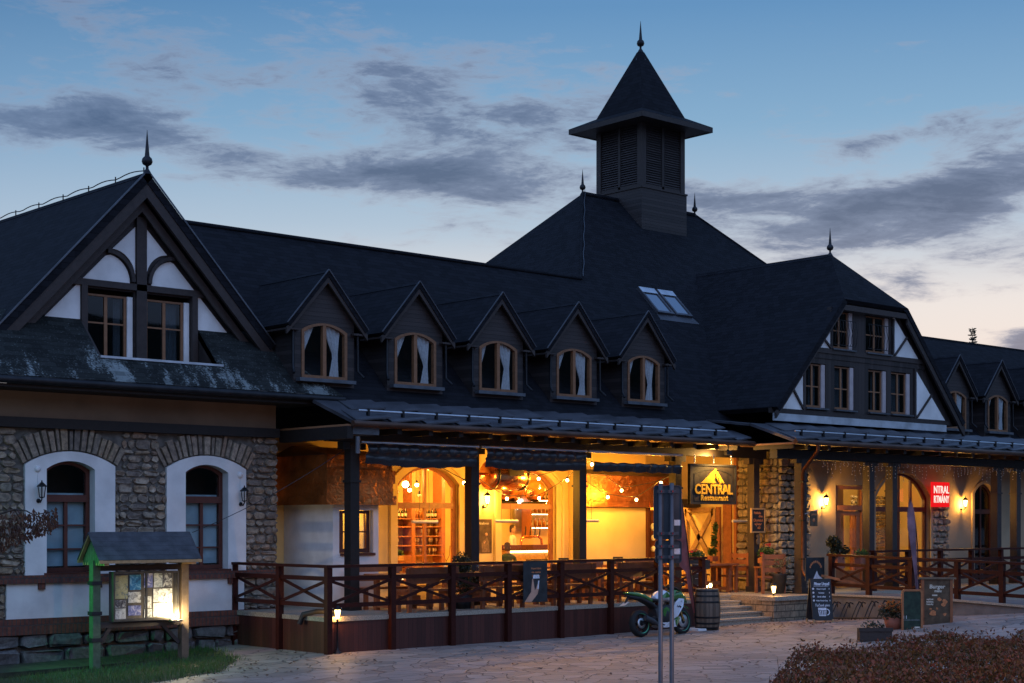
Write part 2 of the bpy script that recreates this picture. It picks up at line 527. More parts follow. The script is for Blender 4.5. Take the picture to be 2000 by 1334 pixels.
M['bike_green'] = surf('green_gloss_fairing', (0.04, 0.155, 0.03), 0.25, vary=0.15, bump=0.02, spec=0.6, coat=0.5)
M['bike_white'] = surf('white_gloss_fairing', (0.60, 0.62, 0.66), 0.3, vary=0.06, bump=0.02, spec=0.6, coat=0.4)
M['flag'] = surf('wine_red_flag_cloth', (0.24, 0.07, 0.065), 0.85, vary=0.3, scale=3, bump=0.3, bscale=12)
M['flag2'] = surf('plum_flag_cloth', (0.20, 0.115, 0.14), 0.85, vary=0.4, scale=2.5, bump=0.3, bscale=12)
M['poster_dark'] = surf('dark_poster', (0.022, 0.026, 0.028), 0.5, vary=0.35, scale=6, bump=0.03)
M['poster_brown'] = surf('brown_poster', (0.085, 0.055, 0.03), 0.5, vary=0.4, scale=7, bump=0.03)
M['skin'] = surf('skin', (0.50, 0.29, 0.20), 0.6, vary=0.1, bump=0.05)
M['hair'] = surf('dark_hair', (0.04, 0.025, 0.015), 0.7, vary=0.3, bump=0.3)
M['shirt_green'] = surf('dark_green_shirt', (0.03, 0.06, 0.045), 0.9, vary=0.2, bump=0.2)
M['shirt_white'] = surf('white_shirt', (0.70, 0.70, 0.68), 0.9, vary=0.08, bump=0.2)
M['bottle_dark'] = surf('dark_bottle_glass', (0.015, 0.025, 0.012), 0.15, vary=0.3, bump=0.0, spec=0.7)
M['bottle_amber'] = surf('amber_bottle_glass', (0.32, 0.12, 0.02), 0.15, vary=0.3, bump=0.0, spec=0.7)
M['clear_glass'] = glass('drinking_glass', (0.92, 0.92, 0.90), 1.0)
M['label'] = surf('paper_label', (0.66, 0.60, 0.48), 0.8, vary=0.2, bump=0.0)
M['paving'] = pavingmat()
M['soil'] = surf('dark_lawn_soil', (0.030, 0.034, 0.020), 0.95, vary=0.4, scale=6, bump=0.6)
M['grass'] = leafmat('lawn_blades', [(0.035, 0.075, 0.018), (0.06, 0.11, 0.028), (0.10, 0.12, 0.04), (0.05, 0.09, 0.02)])
M['hedge_red'] = leafmat('red_hedge_leaves', [(0.14, 0.035, 0.018), (0.10, 0.042, 0.014), (0.17, 0.045, 0.022), (0.08, 0.048, 0.012), (0.15, 0.070, 0.020)])
M['hedge_green'] = leafmat('olive_hedge_leaves', [(0.07, 0.045, 0.012), (0.13, 0.075, 0.016), (0.05, 0.032, 0.01), (0.19, 0.10, 0.02), (0.10, 0.036, 0.014)])
M['leaf_brown'] = leafmat('withered_leaves', [(0.10, 0.04, 0.022), (0.07, 0.03, 0.02), (0.15, 0.07, 0.03), (0.05, 0.025, 0.018)])
M['leaf_green'] = leafmat('plant_leaves', [(0.05, 0.10, 0.025), (0.08, 0.15, 0.035), (0.035, 0.075, 0.02)])
M['leaf_dark'] = leafmat('dark_shrub_leaves', [(0.018, 0.028, 0.012), (0.03, 0.04, 0.016), (0.024, 0.022, 0.012)])
M['leaf_silver'] = leafmat('silver_sprigs', [(0.30, 0.30, 0.18), (0.22, 0.24, 0.14), (0.36, 0.33, 0.2)])
M['petal_red'] = leafmat('red_petals', [(0.55, 0.03, 0.03), (0.45, 0.02, 0.04), (0.6, 0.06, 0.06)])
M['petal_orange'] = leafmat('orange_petals', [(0.50, 0.16, 0.02), (0.42, 0.10, 0.02), (0.55, 0.24, 0.03)])
M['needle'] = leafmat('spruce_needles', [(0.012, 0.02, 0.012), (0.02, 0.028, 0.016)])
M['louvre'] = wood('dark_louvre_board', (0.05, 0.042, 0.042), 0.6)
M['bark'] = surf('bark', (0.05, 0.038, 0.028), 0.9, vary=0.4, scale=8, bump=0.6)
M['terracotta'] = surf('terracotta', (0.30, 0.10, 0.06), 0.8, vary=0.2, bump=0.2)
WARM = (1.0, 0.44, 0.045)
WARM2 = (1.0, 0.50, 0.09)
M['bulb'] = lampmat('glowing_bulb', (1.0, 0.62, 0.22), 34.0)
M['lantern_glow'] = lampmat('glowing_lantern_glass', (1.0, 0.66, 0.24), 11.0)
M['candle'] = lampmat('candle_flame', (1.0, 0.66, 0.25), 30.0)
M['tube'] = lampmat('white_tube_light', (1.0, 0.84, 0.52), 9.0)
M['reveal'] = surf('pinkish_reveal_plaster', (0.42, 0.36, 0.35), 0.9, vary=0.1, bump=0.2)
M['redsign'] = lampmat('red_lit_sign_face', (1.0, 0.012, 0.016), 0.85)
M['redtext'] = lampmat('white_lit_lettering', (1.0, 0.80, 0.70), 1.05)
M['neon'] = lampmat('white_neon_script', (1.0, 0.86, 0.68), 6.0)
M['warmstrip'] = lampmat('warm_led_strip', (1.0, 0.66, 0.25), 7.0)
M['gutterglow'] = M['copper_pipe']

# ------------------------------------------------------------------ mesh building
ORG = {}


class MB:
    """collects shapes and links them as one mesh object; at() sets a local frame: a along, b inward, c up"""
    def __init__(s, o=(0, 0, 0), th=0.0):
        s.v, s.f, s.sm = [], [], []
        s.at(o, th)

    def at(s, o, th=0.0):
        s.o = Vector(o)
        s.c, s.s = math.cos(th), math.sin(th)
        return s

    def W(s, p):
        a, b, c = p
        return (s.o.x + a * s.c - b * s.s, s.o.y + a * s.s + b * s.c, s.o.z + c)

    def add(s, vs, fs, smooth=False):
        n = len(s.v)
        s.v += [s.W(p) for p in vs]
        s.f += [tuple(i + n for i in f) for f in fs]
        s.sm += [smooth] * len(fs)
        return s

    def box(s, a0, a1, b0, b1, c0, c1):
        return s.add([(a0, b0, c0), (a1, b0, c0), (a1, b1, c0), (a0, b1, c0), (a0, b0, c1), (a1, b0, c1), (a1, b1, c1), (a0, b1, c1)],
                     [(0, 3, 2, 1), (4, 5, 6, 7), (0, 1, 5, 4), (1, 2, 6, 5), (2, 3, 7, 6), (3, 0, 4, 7)])

    def beam(s, p, q, w, h, up=(0, 0, 1)):
        p, q = Vector(p), Vector(q)
        d = (q - p).normalized()
        up = Vector(up)
        if abs(d.dot(up)) > 0.98:
            up = Vector((0, 1, 0))
        x = d.cross(up).normalized() * (w / 2)
        y = x.cross(d).normalized() * (h / 2)
        vs = [e + x * i + y * j for e in (p, q) for (i, j) in ((-1, -1), (1, -1), (1, 1), (-1, 1))]
        return s.add(vs, [(0, 1, 2, 3), (7, 6, 5, 4), (0, 4, 5, 1), (1, 5, 6, 2), (2, 6, 7, 3), (3, 7, 4, 0)])

    def prism(s, poly, b0, b1):
        """poly in (a, c), pushed through from b0 to b1"""
        n = len(poly)
        ar = sum(poly[i][0] * poly[(i + 1) % n][1] - poly[(i + 1) % n][0] * poly[i][1] for i in range(n))
        if ar < 0:
            poly = poly[::-1]
        vs = [(a, b0, c) for a, c in poly] + [(a, b1, c) for a, c in poly]
        fs = [tuple(range(n)), tuple(range(2 * n - 1, n - 1, -1))]
        fs += [(i, n + i, n + (i + 1) % n, (i + 1) % n) for i in range(n)]
        return s.add(vs, fs)

    def flat(s, poly, c0, c1):
        """poly in (a, b), raised from c0 to c1"""
        n = len(poly)
        ar = sum(poly[i][0] * poly[(i + 1) % n][1] - poly[(i + 1) % n][0] * poly[i][1] for i in range(n))
        if ar < 0:
            poly = poly[::-1]
        vs = [(a, b, c0) for a, b in poly] + [(a, b, c1) for a, b in poly]
        fs = [tuple(range(n - 1, -1, -1)), tuple(range(n, 2 * n))]
        fs += [(i, (i + 1) % n, n + (i + 1) % n, n + i) for i in range(n)]
        return s.add(vs, fs)

    def slab(s, pts, t):
        pts = [Vector(p) for p in pts]
        nrm = Vector((0, 0, 0))
        for i in range(len(pts)):
            nrm += pts[i].cross(pts[(i + 1) % len(pts)])
        nrm.normalize()
        if nrm.z < 0:
            pts.reverse()
            nrm = -nrm
        n = len(pts)
        vs = pts + [p - nrm * t for p in pts]
        fs = [tuple(range(n)), tuple(range(2 * n - 1, n - 1, -1))]
        fs += [(i, n + i, n + (i + 1) % n, (i + 1) % n) for i in range(n)]
        return s.add(vs, fs)

    def ring(s, outer, inner, b0, b1):
        n = len(outer)
        vs = [(a, b, c) for b in (b0, b1) for L in (outer, inner) for a, c in L]
        fs = []
        for i in range(n):
            j = (i + 1) % n
            o0, o1, i0, i1 = i, j, n + i, n + j
            fs += [(o0, o1, i1, i0), (2 * n + o1, 2 * n + o0, 2 * n + i0, 2 * n + i1),
                   (o1, o0, 2 * n + o0, 2 * n + o1), (i0, i1, 2 * n + i1, 2 * n + i0)]
        return s.add(vs, fs)

    def tube(s, pts, r, n=8, caps=True):
        pts = [Vector(p) for p in pts]
        vs, fs = [], []
        rs = r if isinstance(r, (list, tuple)) else [r] * len(pts)
        x = None
        for i, p in enumerate(pts):
            d = (pts[min(i + 1, len(pts) - 1)] - pts[max(i - 1, 0)]).normalized()
            ref = Vector((0, 0, 1)) if abs(d.z) < 0.9 else Vector((1, 0, 0))
            x = d.cross(ref).normalized() if x is None else (x - d * x.dot(d)).normalized()
            y = d.cross(x)
            vs += [p + (x * math.cos(k * 2 * math.pi / n) + y * math.sin(k * 2 * math.pi / n)) * rs[i] for k in range(n)]
        for i in range(len(pts) - 1):
            fs += [(i * n + k, i * n + (k + 1) % n, (i + 1) * n + (k + 1) % n, (i + 1) * n + k) for k in range(n)]
        s.add(vs, fs, True)
        if caps:
            s.add(vs[:n], [tuple(range(n - 1, -1, -1))])
            s.add(vs[-n:], [tuple(range(n))])
        return s

    def lathe(s, prof, o, n=16, axis=(0, 0, 1), smooth=True):
        o, ax = Vector(o), Vector(axis).normalized()
        ref = Vector((0, 0, 1)) if abs(ax.z) < 0.9 else Vector((1, 0, 0))
        x = ax.cross(ref).normalized()
        y = ax.cross(x)
        vs, fs = [], []
        for r, h in prof:
            r = max(r, 1e-4)
            vs += [o + ax * h + (x * math.cos(k * 2 * math.pi / n) + y * math.sin(k * 2 * math.pi / n)) * r for k in range(n)]
        for i in range(len(prof) - 1):
            fs += [(i * n + k, i * n + (k + 1) % n, (i + 1) * n + (k + 1) % n, (i + 1) * n + k) for k in range(n)]
        return s.add(vs, fs, smooth)

    def ball(s, o, r, n=12, squash=1.0):
        k = 8
        return s.lathe([(r * math.sin(math.pi * i / k), -r * squash * math.cos(math.pi * i / k)) for i in range(k + 1)], o, n)

    def wall(s, a0, a1, c0, c1, b0, b1, holes=()):
        """a wall with openings (a0, a1, sill, spring, rise)"""
        x = a0
        for (h0, h1, hs, hp, hr) in sorted(holes):
            if h0 > x:
                s.box(x, h0, b0, b1, c0, c1)
            if hs > c0:
                s.box(h0, h1, b0, b1, c0, hs)
            arc = arch(h0, h1, hp, hp, hr)[1:-1] if hr > 0 else [(h0, hp), (h1, hp)]
            s.prism([(h0, c1)] + arc + [(h1, c1)], b0, b1)
            x = h1
        if a1 > x:
            s.box(x, a1, b0, b1, c0, c1)
        return s

    def build(s, name, mat, parent=None, uv=True, local=False):
        me = bpy.data.meshes.new(name)
        org = Vector((0, 0, 0)) if (parent is None or local) else ORG.get(parent.name, Vector((0, 0, 0)))
        vs = [(p[0] - org.x, p[1] - org.y, p[2] - org.z) for p in s.v]
        me.from_pydata(vs, [], s.f)
        me.update()
        me.polygons.foreach_set('use_smooth', s.sm)
        if uv and len(s.f) < 60000:
            lay = me.uv_layers.new(name='UVMap')
            co = np.array(s.v, dtype=float)
            nl = len(me.loops)
            uvd = np.zeros((nl, 2))
            for p in me.polygons:
                nx, ny, nz = p.normal
                idx = [me.loops[i].vertex_index for i in p.loop_indices]
                pts = co[idx]
                if abs(nz) > 0.97:
                    uvd[p.loop_start:p.loop_start + p.loop_total] = pts[:, :2]
                else:
                    h = np.array((-ny, nx, 0.0))
                    h /= np.linalg.norm(h)
                    up = np.cross(np.array((nx, ny, nz)), h)
                    uvd[p.loop_start:p.loop_start + p.loop_total, 0] = pts @ h
                    uvd[p.loop_start:p.loop_start + p.loop_total, 1] = pts @ up
            lay.data.foreach_set('uv', uvd.ravel())
        ob = bpy.data.objects.new(name, me)
        COL.objects.link(ob)
        me.materials.append(mat)
        if parent is not None:
            ob.parent = parent
            ORG[ob.name] = org
        return ob


def arch(a0, a1, c0, spring, rise, n=12):
    """outline of an opening: sill, jambs and a segmental head"""
    hw, xm = (a1 - a0) / 2, (a0 + a1) / 2
    pts = [(a0, c0)]
    if rise > 1e-4:
        rad = (hw * hw + rise * rise) / (2 * rise)
        for i in range(n + 1):
            x = -hw + 2 * hw * i / n
            pts.append((xm + x, spring + rise - rad + math.sqrt(max(0, rad * rad - x * x))))
    else:
        pts += [(a0, spring), (a1, spring)]
    return pts + [(a1, c0)]


def tag(o, label=None, cat=None, group=None, kind=None):
    if label:
        o['label'] = label
    if cat:
        o['category'] = cat
    if group:
        o['group'] = group
    if kind:
        o['kind'] = kind
    return o


def thing(name, label, cat, loc=(0, 0, 0), rz=0.0, group=None):
    o = bpy.data.objects.new(name, None)
    o.empty_display_size = 0.2
    COL.objects.link(o)
    o.location = loc
    o.rotation_euler = (0, 0, rz)
    ORG[o.name] = Vector(loc) if rz == 0 else Vector((0, 0, 0))
    return tag(o, label, cat, group)


KIDS = {}


def copy_tree(o, parent=None):
    c = o.copy()
    COL.objects.link(c)
    if parent is not None:
        c.parent = parent
    for ch in [k for k in bpy.data.objects if k.parent == o]:
        copy_tree(ch, c)
    return c


def lamp(loc, power, col=WARM, r=0.03, name='glow_light', parent=None, spot=None, aim=None, blend=0.5):
    ld = bpy.data.lights.new(name, 'SPOT' if spot else 'POINT')
    ld.energy = power
    ld.color = col
    ld.shadow_soft_size = r
    if spot:
        ld.spot_size = spot
        ld.spot_blend = blend
    o = bpy.data.objects.new(name, ld)
    COL.objects.link(o)
    org = ORG.get(parent.name, Vector((0, 0, 0))) if parent is not None else Vector((0, 0, 0))
    o.location = Vector(loc) - org
    if aim is not None:
        o.rotation_euler = (Vector(aim) - Vector(loc)).to_track_quat('-Z', 'Y').to_euler()
    if parent is not None:
        o.parent = parent
    return o


def text_mesh(mb, body, o, th, size, depth=0.01, bold=0.0, shear=0.0, align='CENTER', lean=0.0, width=None, spacing=1.0, tall=1.0):
    """writes raised letters into mb: o is the middle of the base line, th the heading of the board"""
    cu = bpy.data.curves.new('letters', 'FONT')
    cu.body = body
    cu.size = size
    cu.extrude = depth / 2
    cu.offset = bold
    cu.shear = shear
    cu.align_x = align
    cu.space_character = spacing
    cu.resolution_u = 3
    ob = bpy.data.objects.new('letters', cu)
    COL.objects.link(ob)
    bpy.context.view_layer.update()
    me = bpy.data.meshes.new_from_object(ob.evaluated_get(bpy.context.evaluated_depsgraph_get()))
    xs = [v.co.x for v in me.vertices]
    k = 1.0
    if width and xs:
        k = width / (max(xs) - min(xs))
    keep = (mb.o.copy(), mb.c, mb.s)
    mb.at(o, th)
    mb.add([(v.co.x * k, -v.co.z - depth / 2 + v.co.y * lean * tall, v.co.y * tall) for v in me.vertices], [tuple(p.vertices) for p in me.polygons])
    mb.o, mb.c, mb.s = keep
    bpy.data.objects.remove(ob)
    bpy.data.curves.remove(cu)
    bpy.data.meshes.remove(me)


# ------------------------------------------------------------------ the ground
def make_ground():
    xs = np.unique(np.concatenate([np.linspace(-30, 10, 9), np.linspace(10, 48, 77), np.linspace(48, 300, 12), [-900, -200, 900]]))
    ys = np.unique(np.concatenate([np.linspace(-40, 8, 9), np.linspace(8, 30, 45), np.linspace(30, 300, 9), [-900, -200, 900]]))
    mb = MB()
    nx = len(xs)
    mb.add([(x, y, gz(x, y)) for y in ys for x in xs],
           [(j * nx + i, j * nx + i + 1, (j + 1) * nx + i + 1, (j + 1) * nx + i) for j in range(len(ys) - 1) for i in range(nx - 1)])
    tag(mb.build('paved_ground', M['paving'], uv=False), 'pale irregular flagstone paving in front of the terrace', 'paving', kind='structure')
    # the lawn at the foot of the stone wing
    edge = [(4, 24.75), (11.5, 24.6), (12.6, 24.75), (13.3, 24.95), (14.0, 24.8), (14.7, 25.0), (15.4, 25.1), (15.9, 25.7), (16.5, 26.3),
            (16.9, 27.4), (17.2, 28.2), (17.4, 28.95), (4, 28.95)]
    mb = MB()
    n = len(edge)
    ctr = [(min(max(x, 4), 15.5), 27.6) for x, y in edge]
    vs = [(x, y, gz(x, y) + 0.006) for x, y in edge] + [(x, y, gz(x, y) + 0.035) for x, y in ctr]
    mb.add(vs, [(i, (i + 1) % n, n + (i + 1) % n, n + i) for i in range(n)])
    mb.add([(x, y, gz(x, y) + 0.035) for x, y in ctr], [tuple(range(n))])
    tag(mb.build('lawn_ground', M['soil'], uv=False), 'dark strip of lawn soil below the stone wing', 'lawn', kind='structure')

    def inside(x, y):
        c = False
        j = n - 1
        for i in range(n):
            if (edge[i][1] > y) != (edge[j][1] > y) and x < (edge[j][0] - edge[i][0]) * (y - edge[i][1]) / (edge[j][1] - edge[i][1]) + edge[i][0]:
                c = not c
            j = i
        return c
    vs, fs = [], []
    cnt = 0
    while cnt < 15000:
        x, y = random.uniform(10.3, 17.4), random.uniform(24.6, 28.9)
        if not inside(x + random.gauss(0, .12), y + random.gauss(0, .10)):
            continue
        cnt += 1
        z = gz(x, y)
        h = random.uniform(0.05, 0.14)
        a = random.uniform(0, math.tau)
        w = 0.008
        dx, dy = math.cos(a) * w, math.sin(a) * w
        lx, ly = random.gauss(0, .03), random.gauss(0, .03)
        k = len(vs)
        vs += [(x - dx, y - dy, z), (x + dx, y + dy, z), (x + lx, y + ly, z + h)]
        fs.append((k, k + 1, k + 2))
    mb = MB()
    mb.add(vs, fs)
    tag(mb.build('lawn_grass', M['grass'], uv=False), 'short green grass growing below the stone wing', 'grass', kind='stuff')
    # fallen leaves on the paving
    vs, fs = [], []
    for k in range(420):
        if k < 130:
            x, y = random.uniform(14, 18), random.uniform(23.5, 26.5)
        elif k < 270:
            x, y = random.uniform(29, 34), random.uniform(23.2, 25.1)
        else:
            x, y = random.uniform(13, 33), random.uniform(17, 25.4)
        z = gz(x, y) + 0.012
        a = random.uniform(0, math.tau)
        r = random.uniform(0.02, 0.05)
        t = [random.uniform(0, 0.03) for _ in range(4)]
        i = len(vs)
        vs += [(x + r * math.cos(a + q * math.pi / 2) * (1.3 if q % 2 else .7), y + r * math.sin(a + q * math.pi / 2) * (1.3 if q % 2 else .7), z + t[q]) for q in range(4)]
        fs.append((i, i + 1, i + 2, i + 3))
    mb = MB()
    mb.add(vs, fs)
    tag(mb.build('fallen_leaves', M['leaf_brown'], uv=False), 'scattered brown fallen leaves on the paving', 'leaves', kind='stuff')


make_ground()

# ------------------------------------------------------------------ the restaurant building
B = thing('restaurant_building', 'long half-timbered restaurant with stone gabled wing, dark dormered roof and louvred tower', 'building', (25, 29.5, 0))
YW, YM, YB = 29.0, 29.95, 27.0      # fronts of the stone wing, the bar and the centre block


def rubble(mb, a0, a1, c0, c1, b, holes=(), row=(0.08, 0.21), wid=(0.13, 0.42), th=0.055, gap=0.011, seed=1, jit=0.024):
    """courses of irregular stones standing proud of a wall face, left out where openings are"""
    r = random.Random(seed)
    c = c0
    while c < c1 - 0.05:
        h = min(r.uniform(*row), c1 - c)
        if c1 - c - h < 0.08:
            h = c1 - c
        a = a0 + r.uniform(-0.02, 0.0)
        tl = tr = 0.0
        while a < a1 - 0.02:
            w = min(r.uniform(*wid), a1 - a)
            if a1 - a - w < 0.1:
                w = a1 - a
            x0, x1, z0, z1 = a, a + w, c, c + h
            bad = False
            for (h0, h1, hs, hp, hr) in holes:
                if x1 > h0 + .01 and x0 < h1 - .01 and z1 > hs + .01 and z0 < hp + hr - .01:
                    xm = (max(x0, h0) + min(x1, h1)) / 2
                    hw = (h1 - h0) / 2
                    top = hp + hr * (1 - ((xm - (h0 + h1) / 2) / hw) ** 2)
                    if z0 < top - .02:
                        if x0 < h0 - .07:
                            x1 = h0
                        elif x1 > h1 + .07:
                            x0 = h1
                        else:
                            bad = True
            if not bad and x1 - x0 > 0.05:
                g = gap
                j = lambda: r.uniform(-jit, jit)
                q = 0.05 * min(1, h / 0.15)
                out = [(x0 + g + q + j(), z0 + g + j() * .5), (x1 - g - q + j(), z0 + g + j() * .5), (x1 - g, z0 + g + q), (x1 - g + j() * .4, z1 - g - q),
                       (x1 - g - q + j(), z1 - g + j() * .5), (x0 + g + q + j(), z1 - g + j() * .5), (x0 + g, z1 - g - q), (x0 + g + j() * .4, z0 + g + q)]
                d = r.uniform(0.6, 1.15) * th
                cx, cz = (x0 + x1) / 2, (z0 + z1) / 2
                n = 8
                vs = [(p[0], b, p[1]) for p in out]
                vs += [(p[0] + (cx - p[0]) * .03, b - d * .72, p[1] + (cz - p[1]) * .04) for p in out]
                vs += [(p[0] + (cx - p[0]) * r.uniform(.06, .2), b - d + j() * 1.2, p[1] + (cz - p[1]) * r.uniform(.08, .24)) for p in out]
                fs = []
                for L in (0, 8):
                    fs += [(L + i, L + (i + 1) % n, L + n + (i + 1) % n, L + n + i) for i in range(n)]
                mb.add(vs, fs, False)
                mb.add(vs[16:], [tuple(range(8))], False)
            a += w
        c += h
    return mb


def voussoirs(mb, xm, hw, spring, rise, b, length=0.42, n=15, th=0.08, seed=3):
    r = random.Random(seed)
    rad = (hw * hw + rise * rise) / (2 * rise)
    cz = spring + rise - rad
    half = math.asin(hw / rad) * 1.03
    e = [-half + 2 * half * (i + (r.uniform(-.2, .2) if 0 < i < n else 0)) / n for i in range(n + 1)]
    for i in range(n):
        r0, r1 = rad + 0.015, rad + length * r.uniform(0.85, 1.08)
        t0, t1 = e[i] + 0.008, e[i + 1] - 0.008
        out = [(xm + q * math.sin(t), cz + q * math.cos(t)) for q, t in ((r0, t0), (r1, t0), (r1, t1), (r0, t1))]
        cx, cy = sum(p[0] for p in out) / 4, sum(p[1] for p in out) / 4
        d = th * r.uniform(.7, 1.15)
        vs = [(p[0], b, p[1]) for p in out] + [(p[0] + (cx - p[0]) * .12, b - d, p[1] + (cy - p[1]) * .06) for p in out]
        mb.add(vs, [(3, 2, 1, 0), (4, 5, 6, 7)] + [(k, (k + 1) % 4, 4 + (k + 1) % 4, 4 + k) for k in range(4)])


def window(parent, o, th, a0, a1, c0, spring, rise, b, fm, w=0.07, vbars=(0.5,), hbars=(), pm='pane', deep=0.07, name='window',
           sill=None, curtain=None, transom=None, label=None, lowbars=False):
    mb = MB(o, th)
    iw = w
    mb.ring(arch(a0, a1, c0, spring, rise), arch(a0 + iw, a1 - iw, c0 + iw, spring - iw * .7, rise), b, b + deep)
    W = a1 - a0
    topc = lambda a: spring - iw * .7 + rise * (1 - ((a - (a0 + a1) / 2) / (W / 2)) ** 2)
    for q in vbars:
        x = a0 + W * q
        mb.box(x - .035, x + .035, b + .004, b + deep - .004, c0 + iw, transom if lowbars else topc(x) + .01)
    for q in hbars:
        mb.box(a0 + iw, a1 - iw, b + .012, b + deep - .012, q - .016, q + .016)
    if transom:
        mb.box(a0 + iw * .5, a1 - iw * .5, b - .03, b + deep + .01, transom - .07, transom + .07)
    wo = mb.build(name, M[fm], parent)
    if label:
        wo['label'] = label
    p = MB(o, th)
    p.prism(arch(a0 + iw * .6, a1 - iw * .6, c0 + iw * .6, spring - iw * .4, rise), b + deep * .45, b + deep * .45 + .008)
    p.build('pane', M[pm], wo)
    if sill:
        q = MB(o, th)
        q.box(a0 - .06, a1 + .06, b - sill[1], b + .02, c0 - .06, c0 - .004)
        q.build('sill', M[sill[0]], wo)
    if curtain:
        curtain(wo, o, th, a0 + iw, a1 - iw, c0 + iw, spring + rise, b + deep + .09)
    return wo


def folds(mb, left, right, zs, b, n=14, amp=0.025):
    """a hanging cloth: left(z), right(z) edges with folds between"""
    vs = []
    for z in zs:
        for i in range(n + 1):
            q = i / n
            x = left(z) + (right(z) - left(z)) * q
            vs.append((x, b + amp * math.sin(q * n * 1.7 + z * .4), z))
    k = n + 1
    mb.add(vs, [(j * k + i, j * k + i + 1, (j + 1) * k + i + 1, (j + 1) * k + i) for j in range(len(zs) - 1) for i in range(n)], True)


def tied_curtains(wo, o, th, a0, a1, c0, ct, b, tie=.42, at=.77, wid=.12, other=.27):
    W, H = a1 - a0, ct - c0
    mb = MB(o, th)
    zs = [c0 + H * q for q in (0, .12, .24, .36, .46, .56, .68, .8, .92, 1.0)]

    def lf(z):
        q = (z - c0) / H
        return a0 + W * (at - (at - .51) * ((q - tie) / (1 - tie)) ** .9 if q > tie else at - .09 * (tie - q) / tie)

    def rt(z):
        q = (z - c0) / H
        return a0 + W * (at + wid + (.98 - at - wid) * (q - tie) / (1 - tie) if q > tie else at + wid + .03 * (tie - q) / tie)
    folds(mb, lf, rt, zs, b)
    zs2 = [c0 + H * q for q in (.42, .55, .68, .8, .92, 1.0)]
    folds(mb, lambda z: a0, lambda z: a0 + W * (.02 + other * max(0, ((z - c0) / H - .42) / .58)), zs2, b, 8)
    mb.build('curtain', M['curtain'], wo)


def net_curtain(wo, o, th, a0, a1, c0, ct, b, cover=(0.0, 1.0)):
    mb = MB(o, th)
    W = a1 - a0
    folds(mb, lambda z: a0 + W * cover[0], lambda z: a0 + W * cover[1], [c0, (c0 + ct) / 2, ct - .05], b, 18, .02)
    mb.build('curtain', M['curtain'], wo)


def blind(wo, o, th, a0, a1, c0, ct, b):
    mb = MB(o, th)
    mb.box(a0 + .01, a1 - .01, b - .07, b - .064, c0 + .03, ct - .62)
    mb.build('blind', M['blind'], wo)


def finial(x, y, z, s=1.0):
    mb = MB()
    mb.lathe([(.17 * s, 0), (.12 * s, .10 * s), (.055 * s, .20 * s), (.055 * s, .30 * s), (.16 * s, .36 * s), (.20 * s, .46 * s), (.17 * s, .58 * s), (.09 * s, .66 * s),
              (.085 * s, .70 * s), (.05 * s, 1.1 * s), (.006 * s, 1.62 * s)], (x, y, z), 12)
    return mb.build('finial', M['iron'], B)


